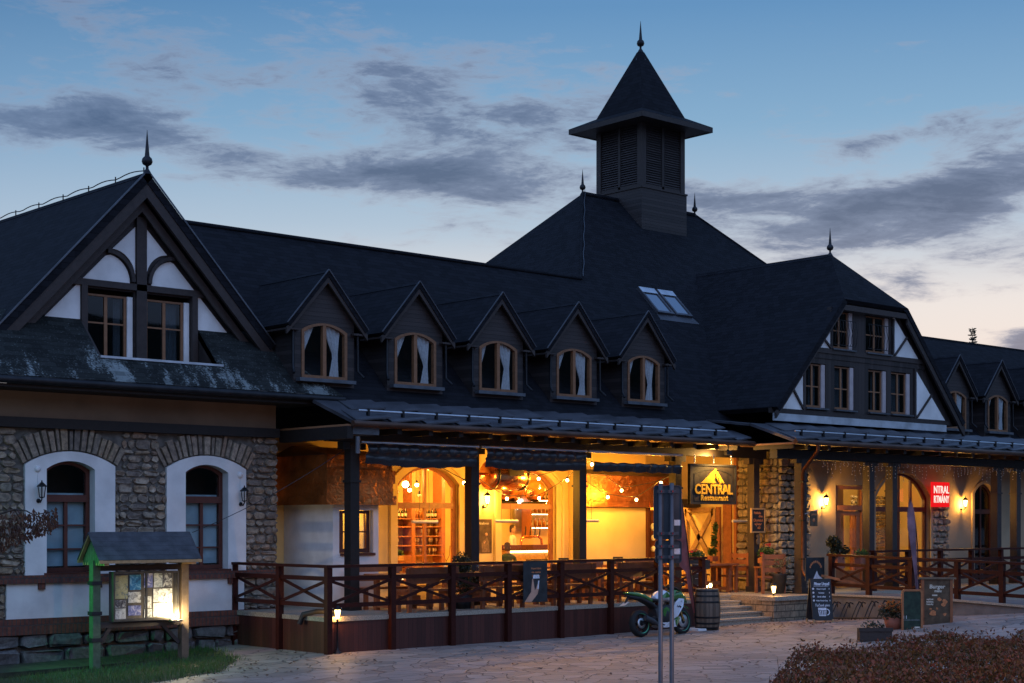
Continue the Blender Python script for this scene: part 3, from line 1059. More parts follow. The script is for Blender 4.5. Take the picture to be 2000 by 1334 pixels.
# ---- the stone wing
def stone_wing():
    x0, x1 = 11.4, 19.2
    holes = [(13.42, 15.32, 1.57, 3.70, 0.27), (16.48, 18.38, 1.57, 3.70, 0.27)]
    mb = MB()
    mb.box(x0, x1 - .05, YW + .02, YW + .35, -0.6, 1.57)
    mb.wall(x0, x1 - .05, 1.57, 4.40, YW + .02, YW + .35, holes)
    mb.box(x1 - .4, x1 - .05, YW + .35, YM + .3, -0.2, 5.4)
    mb.box(x0, x0 + .3, YW + .35, 41.5, -0.6, 4.4)
    mb.build('wall', M['mortar'], B)
    st = MB()
    vh = []
    for (h0, h1, s0, sp, rs) in holes:
        vh.append((h0, h1, s0, sp, rs))
    # stones keep clear of the arches, where long ones stand on end
    for (h0, h1, s0, sp, rs) in holes:
        voussoirs(st, (h0 + h1) / 2, (h1 - h0) / 2 + .02, sp, rs, YW + .02, .46, 17, seed=int(h0 * 10))
    keep = [(h0 - .16, h1 + .16, sp - .05, 4.40, 0) for (h0, h1, s0, sp, rs) in holes]
    rubble(st, x0, x1, 1.57, 4.40, YW + .02, vh + keep, seed=5)
    rubble(st, x0, 13.05, 0.72, 1.40, YW + .02, seed=6)
    rubble(st, 18.34, x1, 0.72, 1.40, YW + .02, seed=8)
    st.build('stonework', M['stone'], B)
    st = MB((x1 - .05, YW, 0), R(90))
    rubble(st, 0, 1.0, 0.0, 4.40, 0.0, seed=9)
    st.build('stonework', M['stone'], B)
    bo = MB()
    rubble(bo, x0, x1, -0.6, 0.42, YW + .0, row=(0.30, 0.52), wid=(0.32, 0.95), th=.15, gap=.018, seed=12, jit=.045)
    bo.build('boulder_base', M['boulder'], B)
    br = MB()
    br.box(x0, x1 - .06, YW - .10, YW + .03, 1.40, 1.555)
    br.box(x0, x1 - .06, YW - .16, YW + .03, 0.42, 0.60)
    br.box(x0, x1 - .06, YW - .10, YW + .03, 0.602, 0.72)
    for x in (13.75, 14.95, 16.85, 18.0):
        br.box(x - .07, x + .07, YW - .08, YW + .02, 1.28, 1.398)
    br.build('brick_ledge', M['brick'], B)
    pl = MB()
    pl.box(13.05, 18.34, YW - .035, YW + .03, 0.722, 1.398)
    for (h0, h1, s0, sp, rs) in holes:
        i0, i1 = h0 + .44, h1 - .44
        o = arch(h0, h1, 1.557, sp, rs)
        i = arch(i0, i1, 1.557, sp - .08, rs * .6)
        pl.ring(o, i, YW - .05, YW + .33)
    pl.build('window_surround', M['plaster'], B)
    for (h0, h1, s0, sp, rs) in holes:
        i0, i1 = h0 + .445, h1 - .445
        window(B, (0, 0, 0), 0, i0, i1, 1.60, sp - .085, rs * .6, YW + .17, 'red_wood', .085, (0.5,), (2.05, 2.52), 'pane', .07,
               sill=('red_wood', .26), curtain=blind, transom=3.05, lowbars=True)
    # plaster frieze, beam and soffit
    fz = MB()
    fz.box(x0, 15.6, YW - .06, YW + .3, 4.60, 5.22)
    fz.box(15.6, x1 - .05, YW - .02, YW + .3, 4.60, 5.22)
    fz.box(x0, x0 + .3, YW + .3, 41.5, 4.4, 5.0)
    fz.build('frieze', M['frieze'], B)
    bm = MB()
    bm.box(x0, x1 - .02, YW - .14, YW + .3, 4.402, 4.598)
    bm.box(x0, x1 + .6, 28.14, YW + .4, 5.10, 5.16)
    bm.build('beam', M['black_wood'], B)
    gt = MB()
    gt.tube([(x0, 28.06, 5.23), (20.3, 28.06, 5.23)], .075, 8)
    gt.build('gutter', M['iron'], B)
    # roof over the wing and the skirt roof under the gable
    ax, az, sl, vy = 16.08, 9.72, 1.075, 29.02
    rf = MB()
    zr = lambda x: az - sl * abs(x - ax)
    xr = 19.16
    yv = lambda x: zr(x) + 22.82
    rf.slab([(ax, vy, az), (xr, vy, zr(xr)), (16.3, yv(16.3), zr(16.3)), (ax, 32.5, az)], .16)
    rf.slab([(ax, vy, az), (11.2, vy, zr(11.2)), (11.2, 42, zr(11.2)), (ax, 42, az)], .16)
    rf.slab([(ax, 32.5, az), (16.3, 32.3, zr(16.3)), (20, 36, zr(20)), (20, 42, zr(20)), (ax, 42, az)], .16)
    rf.build('roof', M['roof'], B)
    sk = MB()
    n0, n1, ns = 14.80, 17.48, 28.60
    zz = lambda y: 5.32 + .985 * (y - 28.08)
    e, t = 28.08, 29.5
    sk.slab([(10.5, e, zz(e)), (n0, e, zz(e)), (n0, t, zz(t)), (10.5, t, zz(t))], .12)
    sk.slab([(n0, e, zz(e)), (n1, e, zz(e)), (n1, ns, zz(ns)), (n0, ns, zz(ns))], .12)
    sk.slab([(n1, e, zz(e)), (20.3, e, zz(e)), (19.1, 29.15, zz(29.15)), (18.95, t, zz(t)), (n1, t, zz(t))], .12)
    sk.build('skirt_roof', M['roof_lichen'], B)
    nk = MB()
    nk.box(n0 - .03, n0 + .02, ns, t, zz(ns) - .2, zz(ns) + .02)
    for xx in (n0, n1):
        nk.add([(xx, ns, zz(ns) - .1), (xx, t, zz(ns) - .1), (xx, t, zz(t)), (xx, ns, zz(ns)), (xx + .04, ns, zz(ns) - .1), (xx + .04, t, zz(ns) - .1), (xx + .04, t, zz(t)), (xx + .04, ns, zz(ns))],
               [(0, 1, 2, 3), (7, 6, 5, 4), (3, 2, 6, 7), (0, 3, 7, 4)])
    nk.box(n0, n1, ns, t, zz(ns) - .12, zz(ns) - .05)
    nk.build('window_well', M['dark_wood'], B)
    zs = MB()
    zs.box(n0, n1 + .1, ns - .05, ns + .04, zz(ns) - .02, zz(ns) + .025)
    zs.build('flashing', M['zinc'], B)
    zs = MB()
    zs.beam((11.2, vy - .01, zr(11.2) + .02), (ax, vy - .01, az + .03), .02, .03)
    zs.beam((ax, vy - .01, az + .03), (xr, vy - .01, zr(xr) + .02), .02, .03)
    zs.build('verge_trim', M['zinc_dark'], B)
    # gable face: boards, white panels, posts, curved braces
    gy = 29.42
    g = MB()
    g.prism([(12.5, 5.55), (14.93, 5.55), (14.93, 7.3), (17.32, 7.3), (17.32, 5.55), (19.6, 5.55), (ax, az - .35)], gy + .03, gy + .15)
    g.box(16.0, 16.28, gy + .03, gy + .15, 5.3, 7.3)
    g.build('gable_boarding', M['siding'], B)
    p = MB()
    A = (16.14, 8.78)
    L, Rr = (13.98, 6.58), (18.28, 6.56)
    lx = lambda z: A[0] - (A[1] - z) * (A[0] - L[0]) / (A[1] - L[1])
    rx = lambda z: A[0] + (A[1] - z) * (Rr[0] - A[0]) / (A[1] - Rr[1])
    pn = []
    pn.append([(lx(6.60), 6.60), (14.80, 6.60), (14.80, 7.33), (lx(7.33), 7.33)])
    pn.append([(17.46, 6.58), (rx(6.58), 6.58), (rx(7.33), 7.33), (17.46, 7.33)])
    # the quarter arcs either side of the king post
    N = 10
    cxl, cxr, r1, r2 = 16.02, 16.27, 0.60, 0.66
    lowL = [(lx(7.47), 7.47), (lx(7.98), 7.98)] + [(15.38 + .52 * math.sin(i / N * 1.5708), 7.47 + .55 * math.cos(i / N * 1.5708)) for i in range(1, N + 1)]
    pn.append(lowL)
    lowR = [(rx(7.47), 7.47), (rx(7.98), 7.98)] + [(16.91 - .52 * math.sin(i / N * 1.5708), 7.47 + .55 * math.cos(i / N * 1.5708)) for i in range(1, N + 1)]
    pn.append(lowR)
    upL = [(16.02, 8.64), (lx(8.14), 8.14)] + [(15.50 + .52 * math.sin(i / N * 1.45), 7.60 + .54 * math.cos(i / N * 1.45)) for i in range(1, N + 1)] + [(16.02, 7.62)]
    pn.append(upL)
    upR = [(16.27, 8.64), (rx(8.14), 8.14)] + [(16.78 - .51 * math.sin(i / N * 1.45), 7.60 + .54 * math.cos(i / N * 1.45)) for i in range(1, N + 1)] + [(16.27, 7.62)]
    pn.append(upR)
    for q in pn:
        p = MB()
        p.prism(q, gy + .005, gy + .04)
        p.build('infill_panel', M['plaster'], B)
    t_ = MB()
    t_.box(16.03, 16.26, gy - .05, gy + .03, 5.6, 8.85)
    t_.box(14.15, 18.0, gy - .05, gy + .032, 7.335, 7.465)
    t_.box(14.81, 14.94, gy - .05, gy + .03, 5.6, 7.334)
    t_.box(17.33, 17.46, gy - .05, gy + .03, 5.6, 7.334)
    for sgn, cx0 in ((1, 15.38), (-1, 16.91)):
        pts = [(cx0 + sgn * .58 * math.sin(k / N * 1.5708), 7.50 + .58 * math.cos(k / N * 1.5708)) for k in range(N + 1)]
        for k in range(N):
            a, b_ = pts[k], pts[k + 1]
            t_.beam((a[0], gy - .008, a[1]), (b_[0], gy - .008, b_[1]), .075, .125, (0, 1, 0))
    t_.build('timber_frame', M['dark_wood'], B)
    # barge boards: broad dark planking following the slope
    bb = MB()
    for sg in (-1, 1):
        xe = 11.2 if sg < 0 else xr + .1
        bb.prism([(ax, az - .17), (xe, zr(xe) - .17), (xe, zr(xe) - .50), (ax, az - .52)], vy + .02, vy + .10)
        bb.prism([(ax, az - .53), (xe, zr(xe) - .51), (xe, zr(xe) - .74), (ax, az - .78)], vy + .22, vy + .28)
    bb.build('barge_board', M['dark_wood'], B)
    for (a0, a1, cv) in ((14.95, 15.99, (0.80, 1.0)), (16.29, 17.31, (0.52, 1.0))):
        wx = a1 - .12
        window(B, (0, 0, 0), 0, a0, wx, 5.83, 7.20, 0, gy + .10, 'tan_wood', .06, (0.5,), (6.62,), 'darkpane', .06,
               curtain=lambda *k, cv=cv: net_curtain(*k, cover=cv))
        rv = MB()
        rv.box(wx, a1, gy + .06, gy + .18, 5.83, 7.20)
        rv.build('window_reveal', M['plaster'], B)
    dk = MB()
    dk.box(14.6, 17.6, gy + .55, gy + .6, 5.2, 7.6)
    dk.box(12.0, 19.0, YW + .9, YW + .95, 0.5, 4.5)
    dk.build('room_backing', M['void'], B)
    finial(ax, vy + .02, az - .05, .56)
    # lightning wire along the ridge
    lw = MB()
    pts = []
    for i in range(60):
        y = vy + .1 + i * .2
        pts.append((ax - .03, y, az + .03 + .05 * abs(math.sin(i * .55))))
    lw.tube(pts, .012, 5)
    for i in range(0, 60, 6):
        y = vy + .1 + i * .2
        lw.tube([(ax - .03, y, az - .02), (ax - .03, y, az + .10)], .014, 5)
    lw.build('lightning_wire', M['iron'], B)


stone_wing()


# ---- long roof, centre hip and the right-hand roof
def main_roofs():
    rf = MB()
    k0, kz, ry, rz = 28.0, 5.18, 32.3, 9.48
    rf.slab([(20.1, k0, kz), (42.0, k0, kz), (42.0, ry, rz), (16.35, ry, rz)], .16)
    rf.slab([(16.35, ry, rz), (31.7, ry, rz), (31.7, 37.5, 4.3), (16.35, 37.5, 4.3)], .16)
    # right-hand length lies a little lower
    rf.slab([(41.4, 28.2, 5.10), (75, 28.2, 5.10), (75, 32.3, 9.2), (41.4, 32.3, 9.2)], .16)
    rf.slab([(43.0, 32.3, 9.2), (75, 32.3, 9.2), (75, 37.5, 4.0), (43.0, 37.5, 4.0)], .16)
    rf.build('roof', M['roof'], B)
    hp = MB()
    a, b_ = (35.1, 35.76, 12.94), (40.4, 35.76, 12.94)
    fl, fr = (31.64, 32.3, 9.48), (43.86, 32.3, 9.48)
    bl, br = (31.64, 39.22, 9.48), (43.86, 39.22, 9.48)
    hp.slab([fl, fr, b_, a], .14)
    hp.slab([bl, fl, a], .14)
    hp.slab([fr, br, b_], .14)
    hp.slab([br, bl, a, b_], .14)
    hp.box(31.8, 43.7, 33.2, 39.0, 4.0, 9.45)
    hp.build('hip_roof', M['roof'], B)
    rg = MB()
    rg.tube([a, b_], .07, 6)
    rg.tube([fl, a], .045, 6)
    rg.tube([fr, b_], .045, 6)
    rg.tube([(17, ry, rz + .02), (31.6, ry, rz + .02)], .06, 6)
    rg.build('ridge_cap', M['roof'], B)
    wire = MB()
    pts = [Vector(a) + (Vector(fl) - Vector(a)) * q + Vector((.05 + .02 * math.sin(q * 31), -.05, .10)) for q in [i / 24 for i in range(25)]]
    wire.tube(pts, .009, 5)
    wire.build('lightning_wire', M['zinc_dark'], B)
    finial(a[0], a[1], a[2] - .05, .50)
    finial(b_[0], b_[1], b_[2] - .05, .50)
    # roof lights
    d = Vector((0, 1, 1)).normalized()
    for i, (x0, x1) in enumerate(((33.86, 34.56), (34.66, 35.36))):
        f = MB()
        y0, y1 = 31.42, 32.24
        nrm = Vector((0, -1, 1)).normalized()
        q = lambda x, y, h: Vector((x, y, y - 22.82)) + nrm * h
        for (xa, xb, ya, yb) in ((x0, x0 + .07, y0, y1), (x1 - .07, x1, y0, y1), (x0 + .07, x1 - .07, y0, y0 + .06), (x0 + .07, x1 - .07, y1 - .17, y1)):
            f.slab([q(xa, ya, .09), q(xb, ya, .09), q(xb, yb, .09), q(xa, yb, .09)], .10)
        fo = f.build('skylight', M['eave'], B)
        p = MB()
        p.slab([q(x0 + .06, y0 + .05, .065), q(x1 - .06, y0 + .05, .065), q(x1 - .06, y1 - .16, .065), q(x0 + .06, y1 - .16, .065)], .02)
        p.build('pane', M['skyglass'], fo)
        z = MB()
        z.slab([q(x0 + .02, y1 - .17, .10), q(x1 - .02, y1 - .17, .10), q(x1 - .02, y1, .10), q(x0 + .02, y1, .10)], .008)
        z.build('flashing', M['zinc'], fo)
    ap = MB()
    ap.slab([(33.8, 31.22, 31.22 - 22.80), (35.5, 31.22, 31.22 - 22.80), (35.42, 31.42, 31.42 - 22.80), (33.84, 31.42, 31.42 - 22.80)], .012)
    ap.build('flashing', M['eave'], B)


m_, b_ = new_mat('skylight_glass')
M['skyglass'] = finish(m_, b_, (0.30, 0.33, 0.36), 0.06, 0.85, None, spec=0.9)
main_roofs()


# ---- the louvred tower
def tower():
    cx, cy = 37.75, 35.76
    lo = MB()
    lo.box(cx - 1.06, cx + 1.06, cy - 1.06, cy + 1.06, 9.5, 13.25)
    lo.build('tower_base', M['siding'], B)
    s = MB()
    s.box(cx - .9, cx + .9, cy - .9, cy + .9, 13.25, 15.4)
    s.build('tower', M['louvre'], B)
    fr = MB()
    for i in (-1, 1):
        for j in (-1, 1):
            fr.box(cx + i * .92 - .10, cx + i * .92 + .10, cy + j * .92 - .10, cy + j * .92 + .10, 13.25, 15.34)
    for th in (0, 90, 180, 270):
        fr.at((cx, cy, 0), R(th))
        fr.box(-.05, .05, -1.0, -.9, 13.25, 15.27)
        fr.box(-.82, .82, -1.0, -.9, 13.252, 13.36)
        fr.box(-1.08, 1.08, -1.09, -.9, 13.20, 13.251)
    fr.build('tower_frame', M['dark_wood'], B)
    lv = MB()
    for th in (0, 90, 180, 270):
        lv.at((cx, cy, 0), R(th))
        z = 13.42
        while z < 15.3:
            for (x0, x1) in ((-.82, -.05), (.05, .82)):
                lv.add([(x0, -.985, z - .035), (x1, -.985, z - .035), (x1, -.91, z + .035), (x0, -.91, z + .035), (x0, -.985, z - .02), (x1, -.985, z - .02), (x1, -.91, z + .05), (x0, -.91, z + .05)],
                       [(0, 1, 5, 4), (4, 5, 6, 7), (3, 2, 1, 0)])
            z += .075
    lv.build('louvre', M['louvre'], B)
    rf = MB()
    b1, z1, b2, z2 = 1.66, 15.42, 1.02, 15.74
    ap = Vector((cx, cy, 18.0))
    c = lambda b, z: [Vector((cx + i * b, cy + j * b, z)) for i, j in ((-1, -1), (1, -1), (1, 1), (-1, 1))]
    A, A2, D = c(b1, z1), c(b2, z2), c(.09, 17.9)
    vs = A + A2 + D + [ap]
    fs = []
    for i in range(4):
        j = (i + 1) % 4
        fs += [(i, j, 4 + j, 4 + i), (4 + i, 4 + j, 8 + j, 8 + i), (8 + i, 8 + j, 12)]
    rf.add(vs, fs)
    rf.build('tower_roof', M['roof'], B)
    ev = MB()
    ev.box(cx - 1.63, cx + 1.63, cy - 1.63, cy + 1.63, 15.27, 15.30)
    for th in (0, 90, 180, 270):
        ev.at((cx, cy, 0), R(th))
        ev.box(-1.66, 1.63, -1.66, -1.62, 15.25, 15.415)
    ev.build('fascia', M['dark_wood'], B)
    cap = MB()
    cap.lathe([(.22, 17.62 - 17.6), (.14, .17), (.05, .34)], (cx, cy, 17.6), 4, smooth=False)
    cap.build('tower_cap', M['zinc_dark'], B)
    finial(cx, cy, 17.9, .64)


tower()


# ---- dormers
def dormers():
    Yd = 28.35
    hw = 0.80
    zs, spring, rise = 5.68, 6.72, 0.17
    first = []

    def build(x):
        mb = MB((x, Yd, 0))
        mb.wall(-hw, hw, 5.45, 6.98, 0.0, .12, [(-.60, .60, zs - .02, spring, rise)])
        mb.prism([(-hw, 6.98), (hw, 6.98), (hw - .02, 7.0), (0, 7.93), (-hw + .02, 7.0)], 0.0, .12)
        for sg in (-1, 1):
            xx = sg * hw
            xi = xx - sg * .1
            mb.add([(xx, .12, 5.4), (xx, .12, 6.98), (xx, 1.5, 6.98), (xi, .12, 5.4), (xi, .12, 6.98), (xi, 1.5, 6.98)],
                   [(0, 1, 2), (5, 4, 3), (0, 3, 4, 1), (1, 4, 5, 2)])
        d = mb.build('dormer', M['siding'], B)
        rf = MB((x, Yd, 0))
        e, ez, az = 1.06, 6.80, 8.03
        rear = lambda z: z + 22.82 - Yd + .05
        for sg in (-1, 1):
            rf.slab([(0, -.17, az), (sg * e, -.17, ez), (sg * e, rear(ez), ez), (0, rear(az), az)], .09)
        rf.build('roof', M['roof'], d)
        bg = MB((x, Yd, 0))
        for sg in (-1, 1):
            bg.prism([(0, az - .09), (sg * e, ez - .09), (sg * e, ez - .22), (0, az - .27)], -.15, -.09)
            bg.prism([(sg * (e - .02), ez - .12), (sg * (hw - .1), ez - .12), (sg * (hw - .1), ez - .08), (sg * (e - .02), ez - .08)], -.13, .7)
        bg.build('barge_board', M['dark_wood'], d)
        zf = MB((x, Yd, 0))
        zf.beam((0, -.175, az + .015), (1.07, -.175, ez + .015), .03, .02)
        zf.beam((-1.07, -.175, ez + .015), (0, -.175, az + .015), .03, .02)
        zf.build('flashing', M['eave'], d)
        for sg in (-1, 1):
            pp = MB((x, Yd, 0))
            pp.tube([(sg * (hw + .05), -.06, 6.74), (sg * (hw + .05), -.06, 5.9), (sg * (hw + .12), -.2, 5.75)], .03, 6)
            pp.build('downpipe', M['iron'], d)
        w = MB((x, Yd, 0))
        o_, i_ = arch(-.60, .60, zs, spring, rise), arch(-.53, .53, zs + .07, spring - .05, rise)
        w.ring(o_, i_, -.02, .08)
        w.box(-.045, .045, -.015, .075, zs + .07, spring + rise - .05)
        w.build('window_frame', M['tan_wood'], d)
        p = MB((x, Yd, 0))
        p.prism(arch(-.56, .56, zs + .04, spring - .03, rise), .03, .038)
        p.build('pane', M['pane'], d)
        s = MB((x, Yd, 0))
        s.box(-.74, .74, -.16, .02, zs - .08, zs - .005)
        s.build('sill', M['zinc_dark'], d)
        tied_curtains(d, (x, Yd, 0), 0, -.52, .52, zs + .07, spring + rise - .03, .075)
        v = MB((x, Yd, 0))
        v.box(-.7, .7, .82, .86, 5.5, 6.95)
        v.build('room_backing', M['void'], d)
        return d
    x0 = 19.98
    d0 = build(x0)
    def recurtain(c, **kw):
        for ch in list(c.children):
            if ch.name.startswith('curtain'):
                bpy.data.objects.remove(ch)
        ORG[c.name] = ORG[d0.name]
        tied_curtains(c, (x0, Yd, 0), 0, -.52, .52, zs + .07, spring + rise - .03, .075, **kw)
    for k in range(1, 5):
        c = copy_tree(d0)
        c.location.x += 2.515 * k
        recurtain(c, **(dict(tie=.38, at=.80, wid=.10), dict(tie=.46, at=.75, wid=.15, other=.20), dict(tie=.30, at=.79, wid=.13, other=.24), dict(tie=.40, at=.74, wid=.13, other=.21))[k - 1])
    for k, xx in enumerate((44.55, 47.05, 49.55, 52.05)):
        c = copy_tree(d0)
        c.location.x += xx - x0
        c.location.z -= 0.12
        recurtain(c, tie=.35 + .05 * (k % 3), at=.78 - .03 * (k % 2), other=.2 + .03 * k)


dormers()


# ---- the half-hipped centre gable
def centre_gable():
    ax, az, sl = 37.5, 10.33, 1.06
    gy, vy = 26.62, 26.38
    zr = lambda x: az - sl * abs(x - ax)
    cz = 8.72
    cxl, cxr = ax - (az - cz) / sl, ax + (az - cz) / sl
    hy = 28.0
    eL, eR = 33.05, 42.0
    rf = MB()
    for sg, e, cxx in ((-1, eL, cxl), (1, eR, cxr)):
        ze = zr(e)
        off = 22.82 if sg < 0 else 23.1
        pts = [(e, vy, ze), (cxx, vy, cz), (ax, hy, az), (ax, az + 22.82, az), (e, ze + off, ze)]
        rf.slab(pts, .16)
    rf.slab([(cxl, vy, cz), (cxr, vy, cz), (ax, hy, az)], .14)
    rf.build('roof', M['roof'], B)
    finial(ax, hy, az - .06, .50)
    lo, up = 5.46, 8.62
    wl = [(34.55, 35.45), (35.85, 36.75), (37.42, 38.3), (38.52, 39.48)]
    wu = [(35.72, 36.7), (37.3, 38.42)]
    g = MB()
    # boards around the window openings
    g.wall(34.46, 39.65, lo, 7.05, gy, gy + .14, [(a, b_, 5.68, 6.90, 0) for a, b_ in wl])
    g.box(34.78, 40.2, gy - .02, gy + .14, 7.052, 7.30)
    g.wall(35.70, 38.6, 7.302, 8.5, gy, gy + .14, [(a, b_, 7.36, 8.42, 0) for a, b_ in wu])
    g.prism([(33.2, lo), (34.46, lo), (34.46, 6.95)], gy + .01, gy + .13)
    g.prism([(39.65, lo), (41.7, lo), (40.25, 7.05), (39.65, 7.05)], gy + .01, gy + .13)
    g.prism([(34.8, 7.302), (35.70, 7.302), (35.70, 8.3)], gy + .01, gy + .13)
    g.prism([(38.6, 7.302), (40.1, 7.302), (38.9, 8.5), (38.6, 8.5)], gy + .01, gy + .13)
    g.prism([(35.86, 8.502), (39.05, 8.502), (38.7, 8.86), (36.3, 8.86)], gy + .0, gy + .13)
    g.build('gable_boarding', M['upright'], B)
    p = MB()
    tri = [[(33.38, 5.60), (34.43, 5.60), (34.43, 6.82)], [(39.72, 5.60), (41.25, 5.60), (39.72, 7.02)],
           [(34.85, 7.34), (35.64, 7.34), (35.64, 8.16)], [(38.62, 7.34), (39.85, 7.34), (38.62, 8.48)]]
    for t in tri:
        p = MB()
        p.prism(t, gy - .02, gy + .015)
        p.build('infill_panel', M['plaster'], B)
    t_ = MB()
    for (q, r) in (((33.92, 6.2), (34.42, 5.62)), ((40.5, 6.32), (39.74, 5.62)), ((35.15, 7.72), (35.62, 7.36)), ((39.25, 7.93), (38.64, 7.36))):
        t_.beam((q[0], gy - .03, q[1]), (r[0], gy - .03, r[1]), .05, .085, (0, 1, 0))
    t_.box(33.0, 41.45, gy - .05, gy + .01, 5.462, 5.598)
    t_.box(34.85, 40.15, gy - .05, gy + .0, 7.2, 7.338)
    for x in (34.48, 39.68, 35.68, 38.58):
        z0, z1 = (5.6, 7.05) if x in (34.48, 39.68) else (7.34, 8.4)
        t_.box(x - .045, x + .045, gy - .05, gy + .0, z0, z1)
    t_.build('timber_frame', M['dark_wood'], B)
    bb = MB()
    for sg, e, cxx in ((-1, eL, cxl), (1, eR, cxr)):
        ze = zr(e)
        dd = .16 if sg < 0 else .30
        bb.prism([(cxx, cz - .15), (e, ze - .15), (e, ze - .15 - dd), (cxx, cz - .15 - dd)], vy + .02, vy + .09)
    bb.box(cxl, cxr, vy + .02, vy + .09, cz - .30, cz - .15)
    bb.build('barge_board', M['dark_wood'], B)
    zb = MB()
    zb.box(33.1, 41.2, gy - .10, gy - .052, 5.26, 5.46)
    zb.build('flashing', M['zinc'], B)
    for i, (a, b_) in enumerate(wl + wu):
        c0, c1 = (5.70, 6.88) if i < 4 else (7.38, 8.40)
        wx = b_ - .17
        window(B, (0, 0, 0), 0, a + .01, wx, c0, c1, 0, gy + .06, 'tan_wood', .055, (0.5,), ((c0 + c1) / 2 - .02,), 'darkpane', .05,
               curtain=lambda *k, i=i: net_curtain(*k, cover=((0.5, 1.0), (0.0, 1.0), (0.55, 1.0), (0.2, 1.0), (0.0, 0.3), (0.0, 0.2))[i]))
        rv = MB()
        rv.box(wx, b_ - .005, gy + .02, gy + .139, c0, c1)
        rv.build('window_reveal', M['reveal'], B)
        s = MB()
        s.box(a - .04, b_ + .04, gy - .10, gy + .05, c0 - .06, c0 - .021)
        s.build('sill', M['zinc_dark'], B)
    # wrought iron guards before the upper windows
    for (a, b_) in wu:
        ir = MB()
        for z in (7.46, 8.15):
            ir.tube([(a, gy - .09, z), (b_, gy - .09, z)], .012, 5)
        k = 8
        for i in range(k + 1):
            x = a + (b_ - a) * i / k
            ir.tube([(x + .02 * math.sin(q * 1.9), gy - .09 - .06 * math.sin(q / 8 * 3.14), 7.46 + .69 * q / 8) for q in range(9)], .009, 5)
        ir.build('window_guard', M['iron'], B)
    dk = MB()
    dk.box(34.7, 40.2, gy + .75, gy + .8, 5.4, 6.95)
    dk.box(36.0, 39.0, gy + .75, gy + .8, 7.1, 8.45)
    dk.build('room_backing', M['void'], B)


centre_gable()


